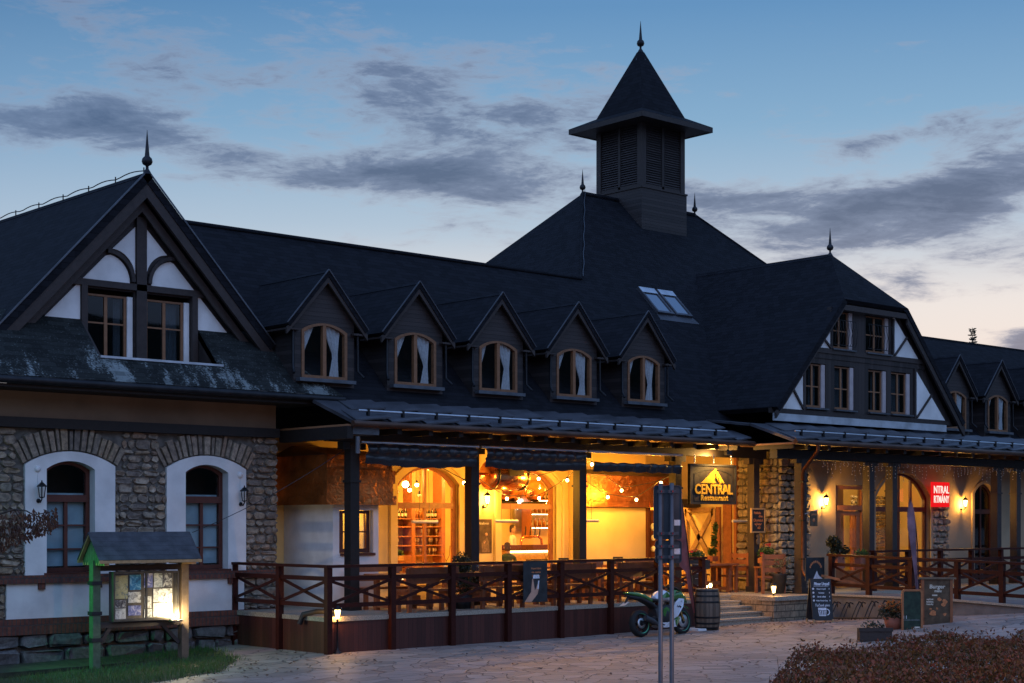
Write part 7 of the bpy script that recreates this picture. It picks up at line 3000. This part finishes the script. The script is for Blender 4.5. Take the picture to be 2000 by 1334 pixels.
# ------------------------------------------------------------------ barrel, flags, small things on the ground
def ground_things():
    g = P(1381, 1228, z=.07)
    t = thing('barrel', 'old oak wine barrel standing at the foot of the steps', 'barrel', (g.x, g.y, gz(g.x, g.y)))
    q = MB((g.x, g.y, gz(g.x, g.y)))
    H = .97
    rf = lambda z: .262 + .055 * (1 - ((z - H / 2) / (H / 2)) ** 2)
    q.lathe([(.001, .03), (rf(0) - .03, .03), (rf(0), 0)] + [(rf(H * k / 10), H * k / 10) for k in range(1, 11)] + [(rf(H) - .025, H), (rf(H) - .03, H - .03), (.001, H - .03)], (0, 0, 0), 28)
    q.build('staves', M['barrel'], t)
    for z in (.05, .16, .30, .66, .80, .92):
        q = MB((g.x, g.y, gz(g.x, g.y)))
        q.lathe([(rf(z - .02) + .003, z - .022), (rf(z) + .006, z), (rf(z + .02) + .003, z + .022)], (0, 0, 0), 28)
        q.build('hoop', M['iron'], t)
    p = Vector((g.x + .03, g.y - .08, gz(g.x, g.y) + H))
    c = thing('candle_lantern', 'glass candle lantern burning on top of the barrel', 'candle', tuple(p))
    q = MB(p)
    q.lathe([(.001, 0), (.05, 0), (.055, .03), (.055, .14), (.05, .14)], (0, 0, 0), 10)
    q.build('jar', M['clear_glass'], c)
    q = MB(p)
    q.ball((0, 0, .075), .036, 10, 1.4)
    q.build('flame', M['candle'], c)
    lamp(p + Vector((0, -.0, .19)), 6, WARM2, .03, 'candle_light', c)
    p2 = p + Vector((-.14, -.02, 0))
    c = thing('tea_light', 'tiny tea light burning beside the candle lantern on the barrel', 'candle', tuple(p2))
    q = MB(p2)
    q.lathe([(.001, 0), (.026, 0), (.026, .03), (.001, .03)], (0, 0, 0), 10)
    q.build('cup', M['steel'], c)
    q = MB(p2)
    q.ball((0, 0, .05), .014, 8, 1.5)
    q.build('flame', M['candle'], c)

    def flag(lab, outline, f, mat, pole, base):
        pts = [P(u, v, f=f) for u, v in outline]
        o = P(base[0], base[1], f=f)
        o.z = gz(o.x, o.y)
        t = thing('feather_flag', lab, 'flag', tuple(o))
        q = MB()
        nr = Vector((SN, CS, 0))
        n = len(pts)
        h = n // 2
        vs, fs = [], []
        # outline given down the one side and back up the other
        L, Rr = pts[:h], pts[h:][::-1]
        m = 5
        for i in range(h):
            for j in range(m + 1):
                s = j / m
                vs.append(L[i].lerp(Rr[i], s) + nr * (.05 * math.sin(s * 3.1 + i * 1.4)))
        fs = [(i * (m + 1) + j, i * (m + 1) + j + 1, (i + 1) * (m + 1) + j + 1, (i + 1) * (m + 1) + j) for i in range(h - 1) for j in range(m)]
        q.add(vs, fs, True)
        q.add([v + nr * .006 for v in vs], [f_[::-1] for f_ in fs], True)
        q.build('cloth', M[mat], t)
        q = MB()
        pl = [P(u, v, f=f + .01) for u, v in pole]
        pl[-1] = Vector((pl[-1].x, pl[-1].y, o.z + .02))
        q.tube(pl, [.009] + [.014] * (len(pl) - 1), 6)
        q.build('pole', M['iron'], t)
        q = MB(o)
        q.box(-.22, .22, -.22, .22, .0, .05)
        q.build('base_plate', M['white'] if mat == 'flag' else M['iron'], t)
    flag('wine-red feather flag leaning beside the barrel', [(1324, 955), (1319, 985), (1320, 1040), (1327, 1105), (1339, 1118), (1346, 1160), (1355, 1198),
                                                             (1357, 1196), (1353, 1160), (1349, 1125), (1346, 1100), (1338, 1035), (1332, 985), (1327, 957)], 37.2, 'flag',
         [(1325, 953), (1333, 985), (1339, 1035), (1347, 1100), (1354, 1160), (1358, 1195), (1359, 1225)], (1362, 1226))
    flag('thin plum-coloured feather flag standing behind the menu boards', [(1777, 974), (1773, 1000), (1773, 1030), (1778, 1070), (1785, 1120), (1790, 1160),
                                                                           (1794, 1160), (1793, 1120), (1791, 1070), (1788, 1030), (1785, 1000), (1779, 974)], 36.4, 'flag2',
         [(1778, 972), (1784, 995), (1789, 1030), (1792, 1070), (1794, 1120), (1795, 1165), (1796, 1230)], (1796, 1232))
    # cycle rack before the ramp wall
    t = thing('bike_rack', 'black bicycle rack of bent hoops before the ramp wall', 'bike rack', (33.0, 24, gz(33, 24)))
    for i in range(6):
        y = 24.95 - .38 * i
        q = MB()
        z = gz(32.9, y)
        q.tube([(32.75, y, z), (32.95, y, z + .30), (33.08, y, z + .44), (33.2, y, z + .40), (33.22, y, z + .3)], .016, 6)
        q.build('hoop', M['iron'], t)
        q = MB()
        q.tube([(32.75, y - .11, z), (32.95, y - .11, z + .30), (33.08, y - .11, z + .44), (33.2, y - .11, z + .40)], .016, 6)
        q.build('hoop', M['iron'], t)
    q = MB()
    q.tube([(32.75, 25.0, gz(32.75, 25) + .02), (32.75, 22.9, gz(32.75, 22.9) + .02)], .02, 6)
    q.build('ground_bar', M['iron'], t)
    # stack of slabs and the clay half ring by the lawn
    g = P(434, 1258, z=-.06)
    t = thing('slab_stack', 'stack of rough stone slabs beside the terrace corner', 'stone slabs', (g.x, g.y, gz(g.x, g.y)), R(-8))
    r = random.Random(8)
    for k in range(7):
        q = MB()
        dx, dy, w, d = r.uniform(-.04, .04), r.uniform(-.04, .04), r.uniform(.30, .36), r.uniform(.24, .3)
        pts = [(dx + w * sx * r.uniform(.9, 1.05), dy + d * sy * r.uniform(.9, 1.05)) for sx, sy in ((-1, -1), (0, -1.1), (1, -1), (1.05, 0), (1, 1), (-1, 1), (-1.05, 0))]
        q.flat(pts, .062 * k, .062 * k + r.uniform(.048, .058))
        q.build('slab', M['concrete'], t, local=True)
    g = P(287, 1279, z=-.16)
    t = thing('clay_ring', 'half-round terracotta ring standing on the lawn', 'garden ornament', (g.x, g.y, gz(g.x, g.y)), -YAW)
    q = MB()
    q.tube([(.17 * math.cos(math.pi * k / 12), 0, .02 + .17 * math.sin(math.pi * k / 12)) for k in range(13)], .035, 8)
    q.build('ring', M['terracotta'], t, local=True)
    # black curved pipe at the terrace edge
    t = thing('curved_pipe', 'short curved black pipe poking out of the terrace side', 'pipe', (18.1, 26.2, .7))
    q = MB()
    q.tube([(18.55, 25.95, .80), (18.25, 26.15, .80), (18.06, 26.35, .74), (18.02, 26.42, .55)], .055, 10)
    q.build('pipe', M['black'], t)


ground_things()


# ------------------------------------------------------------------ hedge, plants, trees
def plants():
    def rf(r, f, z=0.0):
        return Vector((CS * r + SN * f, -SN * r + CS * f, z))
    # hedge outline in plan, measured from where the photograph was taken
    poly = [(2.80, 17.6), (3.05, 19.8), (3.75, 21.6), (5.5, 22.9), (7.6, 24.2), (8.6, 24.3), (8.9, 22), (8.0, 14.0), (2.9, 14.0)]
    pl = [rf(*p) for p in poly]

    def inside(x, y):
        c = False
        j = len(pl) - 1
        for i in range(len(pl)):
            if (pl[i].y > y) != (pl[j].y > y) and x < (pl[j].x - pl[i].x) * (y - pl[i].y) / (pl[j].y - pl[i].y) + pl[i].x:
                c = not c
            j = i
        return c

    def edge_d(x, y):
        d = 9
        for i in range(len(pl)):
            a, b = pl[i - 1], pl[i]
            ab = Vector((b.x - a.x, b.y - a.y))
            ap = Vector((x - a.x, y - a.y))
            t = max(0, min(1, ap.dot(ab) / ab.dot(ab)))
            d = min(d, (ap - ab * t).length)
        return d
    ctr = rf(5.7, 18.6)
    t = thing('hedge', 'low clipped hedge with reddish leaves in the near corner', 'hedge', tuple(ctr))
    r = np.random.default_rng(5)
    xs = [p.x for p in pl]
    ys = [p.y for p in pl]

    def cloud(n, lowfrac, size, mat, name):
        vs, fs = [], []
        k = 0
        while k < n:
            x, y = r.uniform(min(xs), max(xs)), r.uniform(min(ys), max(ys))
            if not inside(x, y):
                continue
            d = edge_d(x, y)
            lump = .10 * math.sin(x * 2.3 + 1) * math.sin(y * 2.1) + .06 * math.sin(x * 6.1) * math.sin(y * 5.3 + 2) + .03 * math.sin(x * 17) * math.sin(y * 15)
            top = .93 + lump - .38 * max(0, 1 - d / .45) ** 2
            if lowfrac:
                z = r.uniform(.05, top - .04) if d < .45 else top - r.exponential(.10) - .05
            else:
                z = top - abs(r.normal()) * .07 + (r.random() < .13) * r.uniform(0, .15)
            if z < .02:
                continue
            a = r.normal(size=3)
            a[2] = abs(a[2]) + .3
            a /= np.linalg.norm(a)
            b = np.cross(a, r.normal(size=3))
            b /= np.linalg.norm(b)
            s = size * r.uniform(.6, 1.3)
            p = np.array((x, y, z + gz(x, y)))
            i = len(vs)
            vs += [tuple(p - a * s * .6), tuple(p + b * s * .3), tuple(p + a * s * .6), tuple(p - b * s * .3)]
            fs.append((i, i + 1, i + 2, i + 3))
            k += 1
        mb = MB()
        mb.add(vs, fs)
        mb.build(name, mat, t, uv=False)
    cloud(30000, 0, .050, M['hedge_red'], 'leaves')
    cloud(26000, 1, .055, M['hedge_green'], 'inner_leaves')
    # twiggy core
    q = MB()
    for i in range(500):
        while True:
            x, y = r.uniform(min(xs), max(xs)), r.uniform(min(ys), max(ys))
            if inside(x, y) and edge_d(x, y) > .1:
                break
        z = gz(x, y)
        q.tube([(x, y, z), (x + r.normal() * .08, y + r.normal() * .08, z + .4), (x + r.normal() * .14, y + r.normal() * .14, z + r.uniform(.7, .98))], [.008, .006, .003], 4, False)
    q.build('twigs', M['bark'], t, uv=False)

    # orange chrysanthemums in a pot behind the hedge
    g = P(1745, 1246, z=.0)
    g = Vector((g.x, g.y, gz(g.x, g.y)))
    t = thing('chrysanthemum', 'orange and yellow chrysanthemums in a low pot before the green chalkboard', 'potted flowers', tuple(g))
    foliage(t, 'leaves', M['leaf_dark'], [((g.x, g.y, g.z + .38), (.34, .34, .22))], 700, .06, 3)
    foliage(t, 'flowers', M['petal_orange'], [((g.x + .03, g.y, g.z + .50), (.34, .34, .14))], 330, .05, 4)
    q = MB(g)
    q.lathe([(.001, 0), (.16, 0), (.22, .26), (.18, .26), (.001, .22)], (0, 0, 0), 14)
    q.build('pot', M['terracotta'], t)
    g = P(1708, 1258, z=0)
    t = thing('planter_trough', 'dark wooden planter trough beside the orange flowers', 'planter', (g.x, g.y, gz(g.x, g.y)), -YAW)
    q = MB()
    q.box(-.34, .34, -.14, .14, 0, .26)
    q.box(-.36, .36, -.16, -.141, .20, .28)
    q.build('trough', M['dark_wood'], t, local=True)
    foliage(t, 'leaves', M['leaf_dark'], [((0, 0, .32), (.32, .12, .10))], 160, .05, 5)

    # silver shrub in a tall pot at the wall corner
    g = P(1521, 1159, z=DZ)
    t = thing('potted_shrub', 'silvery wispy shrub in a tall dark pot on the wall beside the steps', 'potted shrub', (g.x, g.y, DZ))
    q = MB((g.x, g.y, DZ))
    q.lathe([(.001, 0), (.15, 0), (.22, .50), (.235, .52), (.20, .52), (.001, .46)], (0, 0, 0), 18)
    q.build('pot', M['signback'], t)
    q = MB()
    rr = random.Random(6)
    vs, fs = [], []
    for i in range(70):
        a = rr.uniform(0, math.tau)
        l = rr.uniform(.25, .62)
        lean = rr.uniform(.1, .75)
        p0 = Vector((g.x, g.y, DZ + .5))
        tip = p0 + Vector((math.cos(a) * lean * l, math.sin(a) * lean * l, l * (1.05 - .5 * lean)))
        md = p0.lerp(tip, .5) + Vector((0, 0, .05))
        q.tube([p0, md, tip], [.006, .005, .003], 4, False)
        for k in range(14):
            s = .25 + .75 * k / 14
            c = (p0.lerp(md, s * 2) if s < .5 else md.lerp(tip, s * 2 - 1))
            d = Vector((rr.gauss(0, 1), rr.gauss(0, 1), rr.gauss(0, 1))).normalized() * .04
            e = Vector((rr.gauss(0, 1), rr.gauss(0, 1), rr.gauss(0, 1))).normalized() * .013
            i0 = len(vs)
            vs += [c, c + d * .5 + e, c + d, c + d * .5 - e]
            fs.append((i0, i0 + 1, i0 + 2, i0 + 3))
    q.build('stems', M['bark'], t, uv=False)
    q = MB()
    q.add(vs, fs)
    q.build('leaves', M['leaf_silver'], t, uv=False)

    def pot(name, lab, cat, u, v, Y, blobs, n, leaf, flowers=None, box=None, boxmat='terracotta', size=.06):
        p = P(u, v, Y=Y)
        t = thing(name, lab, cat, tuple(p))
        foliage(t, 'leaves', M[leaf], [((p.x + b[0], p.y + b[1], p.z + b[2]), b[3]) for b in blobs], n, size, int(u))
        if flowers:
            foliage(t, 'flowers', M['petal_red'], [((p.x + b[0], p.y + b[1], p.z + b[2]), b[3]) for b in flowers], 26, .05, int(u) + 1)
        if box:
            q = MB(p)
            q.box(-box[0], box[0], -.10, .10, -box[1], -.02)
            q.build('box', M[boxmat], t)
    pot('geranium', 'red geranium in an orange box beside the stone pillar', 'flower box', 1496, 1088, 26.9,
        [(0, 0, .12, (.30, .2, .14))], 420, 'leaf_green', [(-.30, -.1, .08, (.05, .05, .05)), (-.02, -.1, .32, (.12, .05, .05))], (.22, .16), 'orange_wood', .07)
    pot('geranium_trough', 'trough of red-flowered plants at the end of the terrace railing', 'flower box', 1357, 1092, 26.3,
        [(0, 0, .10, (.36, .14, .12))], 420, 'leaf_green', [(-.1, -.05, .2, (.25, .1, .05))], (.46, .26), 'black', .06)
    pot('window_plant', 'climbing plant with big leaves inside the lit side glazing', 'plant', 1392, 1085, 28.9,
        [(0, 0, .1, (.15, .1, .12)), (.05, 0, .4, (.10, .1, .16)), (.1, 0, .75, (.07, .07, .18))], 50, 'leaf_green', None, (.12, .16), 'terracotta', .13)
    pot('porch_plant', 'tall leafy pot plant on the far porch before the orange-framed door', 'potted plant', 1637, 1085, 26.0,
        [(0, 0, .1, (.42, .2, .25)), (-.2, 0, .35, (.2, .2, .2))], 330, 'leaf_dark', None, (.16, .34), 'terracotta', .09)
    pot('porch_plant', 'yellow-green pot plant on the far porch beside the arched entrance', 'potted plant', 1681, 1086, 25.8,
        [(0, 0, .08, (.26, .15, .14))], 140, 'leaf_green', None, (.14, .34), 'terracotta', .08)
    # evergreen bush at the right edge, behind the hedge
    c = rf(9.55, 27.5)
    t = thing('evergreen_bush', 'round dark evergreen bush behind the end of the hedge', 'bush', (c.x, c.y, gz(c.x, c.y)))
    foliage(t, 'foliage', M['leaf_dark'], [((c.x, c.y, gz(c.x, c.y) + .42), (.42, .42, .44))], 1500, .06, 9)
    # branch of withered leaves reaching in from the left
    f = 23.5
    at = lambda u, v, df=0: P(u, v, f=f + df)
    base = at(-220, 1300)
    t = thing('tree', 'tree branch of brown withered leaves reaching in over the lawn', 'tree', (base.x, base.y, gz(base.x, base.y)))
    q = MB()
    bz = gz(base.x, base.y)
    q.tube([(base.x, base.y, bz - .1), (base.x + .05, base.y, bz + 1.2), at(-190, 1010), at(-170, 880)], [.13, .10, .08, .06], 8)
    q.build('trunk', M['bark'], t)
    q = MB()
    q.tube([at(-190, 1015), at(-110, 1030), at(-40, 1022), at(0, 1004), at(28, 995), at(52, 998), at(66, 1006), at(92, 1001), at(108, 998)], [.035, .03, .022, .017, .013, .011, .009, .007, .004], 6)
    q.tube([at(-60, 1022), at(-20, 1040), at(20, 1052), at(48, 1066)], [.014, .011, .008, .004], 5)
    q.tube([at(28, 995), at(40, 1015, .1), at(62, 1030, .1), at(78, 1046, .1)], [.009, .007, .005, .003], 5)
    q.tube([at(66, 1006), at(88, 1014, -.1), at(104, 1026, -.1)], [.006, .005, .003], 5)
    q.build('branch', M['bark'], t)
    vs, fs = [], []
    rr = random.Random(12)
    for i in range(1050):
        u = rr.uniform(-60, 112)
        top = 1004 if u < 25 else 1001
        lo = 1078 - max(0, u) * .42 if u > 10 else 1080 - rr.random() * 10
        v = top + (lo - top) * rr.random() ** .85 + rr.gauss(0, 3)
        c = P(u, v, f=f + rr.gauss(0, .22))
        d = Vector((rr.gauss(0, .5), rr.gauss(0, .5), -1)).normalized()
        e = d.cross(Vector((rr.gauss(0, 1), rr.gauss(0, 1), rr.gauss(0, .3)))).normalized()
        s = rr.uniform(.03, .062)
        i0 = len(vs)
        n_ = d.cross(e) * s * .25
        vs += [c - d * s * .7, c + e * s * .38 + n_, c + d * s * .8, c - e * s * .38 + n_]
        fs.append((i0, i0 + 1, i0 + 2, i0 + 3))
    q = MB()
    q.add(vs, fs)
    q.build('leaves', M['leaf_brown'], t, uv=False)
    # spruce far behind the roof
    f = 92.0
    tp = P(1899, 640, f=f)
    t = thing('spruce', 'dark spruce tip showing above the far roof ridge', 'tree', (tp.x, tp.y, 0))
    q = MB()
    q.tube([(tp.x, tp.y, 0), (tp.x, tp.y, tp.z * .6), (tp.x, tp.y, tp.z)], [.22, .12, .015], 7)
    q.build('trunk', M['bark'], t)
    vs, fs = [], []
    rr = random.Random(2)
    z = tp.z - .10
    while z > 3:
        n = 3
        l = min(2.6, .05 + (tp.z - z) * .24)
        for k in range(n):
            a = rr.uniform(0, math.tau)
            ln = l * rr.uniform(.6, 1.2)
            m = max(4, int(ln * 16))
            for j in range(m):
                s = (j + .5) / m
                c = Vector((tp.x + math.cos(a) * ln * s, tp.y + math.sin(a) * ln * s, z - ln * s * .18 + ln * s * s * .3))
                for w in (-1, 1):
                    d = Vector((math.cos(a + w * .9), math.sin(a + w * .9), rr.uniform(-.15, .5))) * rr.uniform(.10, .2)
                    i0 = len(vs)
                    up = Vector((0, 0, .03))
                    vs += [c - up, c + d * .5 - up * 1.3, c + d, c + d * .5 + up * 1.3]
                    fs.append((i0, i0 + 1, i0 + 2, i0 + 3))
        z -= rr.uniform(.08, .16)
    q = MB()
    q.add(vs, fs)
    q.build('crown', M['needle'], t, uv=False)


plants()


# ------------------------------------------------------------------ unseen dark ridge behind the viewer, added to darken window reflections
def added_hills():
    q = MB()
    rr = random.Random(9)
    vs, n = [], 120
    for i in range(n + 1):
        a = R(95 + 205 * i / n)
        d = 420
        h = 92 + 18 * math.sin(i * .13) + 8 * math.sin(i * .37 + 1) + rr.uniform(0, 4)
        for (dd, z) in ((0, -30), (60, h * .45), (150, h), (320, -30)):
            vs.append(((d + dd) * math.sin(a), (d + dd) * math.cos(a), z))
    fs = [(i * 4 + k, i * 4 + k + 1, (i + 1) * 4 + k + 1, (i + 1) * 4 + k) for i in range(n) for k in range(3)]
    q.add(vs, fs)
    tag(q.build('added_hills', M['hill'], uv=False), 'unseen dark ridge added to darken the window reflections', 'added_hills', kind='structure')


M['hill'] = surf('dark_forest', (0.02, 0.028, 0.02), 0.95, vary=0.4, scale=.05, bump=0.0)
added_hills()


# ------------------------------------------------------------------ icicle lights along the far porch
def icicles():
    t = thing('icicle_lights', 'unlit icicle lights hanging from the beam of the far porch', 'icicle lights', (40, 25.74, 4.2))
    q = MB()
    b = MB()
    rr = random.Random(15)
    x = 34.2
    q.tube([(33.6, 25.76, 4.22), (49.5, 25.76, 4.22)], .008, 4)
    while x < 49.5:
        l = rr.choice((.12, .22, .34, .46)) * rr.uniform(.8, 1.15)
        pts = [(x + rr.gauss(0, .012), 25.76 + rr.gauss(0, .01), 4.22 - l * k / 4) for k in range(5)]
        q.tube(pts, .005, 4, False)
        for p in pts[1:]:
            b.ball(Vector(p), .013, 6)
        x += rr.uniform(.12, .24)
    q.build('cord', M['iron'], t)
    b.build('bulbs', M['glassware'], t)


icicles()


# ------------------------------------------------------------------ people in the bar
def person(name_label, loc, rz, nodes, edges, shirt, head, hair=True):
    """nodes: (x, y, z, radius); body grown as one skin over the joints"""
    t = thing('person', name_label, 'person', loc, rz)
    me = bpy.data.meshes.new('body')
    me.from_pydata([n[:3] for n in nodes], edges, [])
    o = bpy.data.objects.new('body', me)
    COL.objects.link(o)
    o.parent = t
    me.materials.append(shirt)
    sk = o.modifiers.new('skin', 'SKIN')
    sk.use_smooth_shade = True
    for i, n in enumerate(nodes):
        me.skin_vertices[0].data[i].radius = (n[3], n[3] * .85)
    me.skin_vertices[0].data[0].use_root = True
    ss = o.modifiers.new('smooth', 'SUBSURF')
    ss.levels = ss.render_levels = 1
    hx, hy, hz = head
    q = MB()
    q.lathe([(.001, -.115), (.035, -.11), (.058, -.075), (.072, -.02), (.078, .03), (.070, .085), (.04, .115), (.001, .122)], (hx, hy, hz), 16)
    q.lathe([(.014, 0), (.012, .02), (.001, .03)], (hx, hy - .075, hz - .02), 8, (0, -1, -.2))
    for s in (-1, 1):
        q.ball((hx + s * .078, hy + .005, hz - .01), .018, 8, 1.5)
    q.lathe([(.045, 0), (.042, .09)], (hx, hy + .01, hz - .17), 10)
    q.build('head', M['skin'], t, local=True)
    q = MB()
    for s in (-1, 1):
        q.ball((hx + s * .03, hy - .068, hz + .012), .009, 6)
    q.build('eye', M['black'], t, local=True)
    q = MB()
    vs = []
    for (r, h) in ((.079, .0), (.084, .045), (.074, .10), (.044, .128), (.001, .136)):
        for k in range(16):
            a = k * math.tau / 16
            y = r * math.sin(a)
            vs.append((hx + r * math.cos(a), hy + .012 + y, hz + h + (.05 if y < -.03 and h < .02 else (-.09 if y > .02 and h < .02 else 0))))
    fs = [(i * 16 + k, i * 16 + (k + 1) % 16, (i + 1) * 16 + (k + 1) % 16, (i + 1) * 16 + k) for i in range(4) for k in range(16)]
    q.add(vs, fs, True)
    q.build('hair', M['hair'], t, local=True)
    for (wx, wy, wz, dx, dy, dz) in [(nodes[i][0], nodes[i][1], nodes[i][2], 0, 0, 0) for i in (7, 10)]:
        e = nodes[6] if (wx, wy, wz) == tuple(nodes[7][:3]) else nodes[9]
        d = (Vector((wx, wy, wz)) - Vector(e[:3])).normalized()
        side = d.cross(Vector((0, 0, 1)))
        side = side.normalized() if side.length > .1 else Vector((1, 0, 0))
        c = Vector((wx, wy, wz))
        q = MB()
        q.tube([c, c + d * .05, c + d * .085], [.026, .038, .034], 8)
        for k in range(4):
            s = (k - 1.5) * .019
            l = (.058, .072, .075, .064)[k]
            b0 = c + d * .085 + side * s
            dn = Vector((0, 0, -1))
            q.tube([b0, b0 + d * l * .55, b0 + d * l * .9 + dn * .025], [.009, .0085, .007], 6)
        b0 = c + d * .03 + side * .035
        q.tube([b0, b0 + side * .022 + d * .03, b0 + side * .022 + d * .06], [.011, .010, .008], 6)
        q.build('hand', M['skin'], t, local=True)
    return t


def people():
    ed = [(0, 1), (1, 2), (2, 3), (3, 4), (3, 5), (5, 6), (6, 7), (3, 8), (8, 9), (9, 10), (0, 11), (11, 12), (12, 13), (0, 14), (14, 15), (15, 16)]
    sit = [(0, 0, .50, .15), (0, -.02, .66, .14), (0, -.03, .82, .155), (0, -.02, .95, .12), (0, -.02, 1.04, .055),
           (.19, -.02, .93, .065), (.26, -.10, .70, .05), (.20, -.34, .66, .036), (-.19, -.02, .93, .065), (-.26, -.10, .70, .05), (-.18, -.34, .66, .036),
           (.11, -.12, .49, .09), (.13, -.46, .48, .07), (.13, -.46, .06, .05), (-.11, -.12, .49, .09), (-.13, -.46, .48, .07), (-.13, -.46, .06, .05)]
    p = P(991, 1068, Y=30.85)
    t = person('seated guest in a dark green shirt, seen from behind in the second arched window', (p.x, p.y, .73), R(150), sit, ed, M['shirt_green'], (0, -.03, 1.19))
    ch = thing('dining_chair', 'wooden dining chair under the guest in the green shirt', 'chair', (p.x, p.y, .73), R(150))
    q = MB()
    q.box(-.21, .21, -.24, .2, .32, .36)
    q.build('seat', M['dark_wood'], ch, local=True)
    q = MB()
    q.box(-.2, .2, .19, .22, .55, .72)
    q.build('backrest', M['dark_wood'], ch, local=True)
    for sx in (-.19, .19):
        for sy in (-.22, .19):
            q = MB()
            q.box(sx - .02, sx + .02, sy - .02, sy + .02, 0, .32 if sy < 0 else .74)
            q.build('leg', M['dark_wood'], ch, local=True)
    stand = [(0, 0, .92, .14), (0, 0, 1.08, .14), (0, 0, 1.26, .155), (0, 0, 1.40, .12), (0, 0, 1.49, .055),
             (.20, 0, 1.38, .065), (.25, -.04, 1.10, .05), (.16, -.28, 1.05, .036), (-.20, 0, 1.38, .065), (-.25, -.04, 1.10, .05), (-.14, -.28, 1.08, .036),
             (.10, 0, .84, .10), (.11, 0, .48, .07), (.11, .02, .06, .05), (-.10, 0, .84, .10), (-.11, 0, .48, .07), (-.11, .02, .06, .05)]
    p = P(1001, 1042, Y=33.3)
    person('barman in a white shirt standing behind the beer taps', (p.x, p.y, .73), R(35), stand, ed, M['shirt_white'], (0, -.01, 1.64))


people()
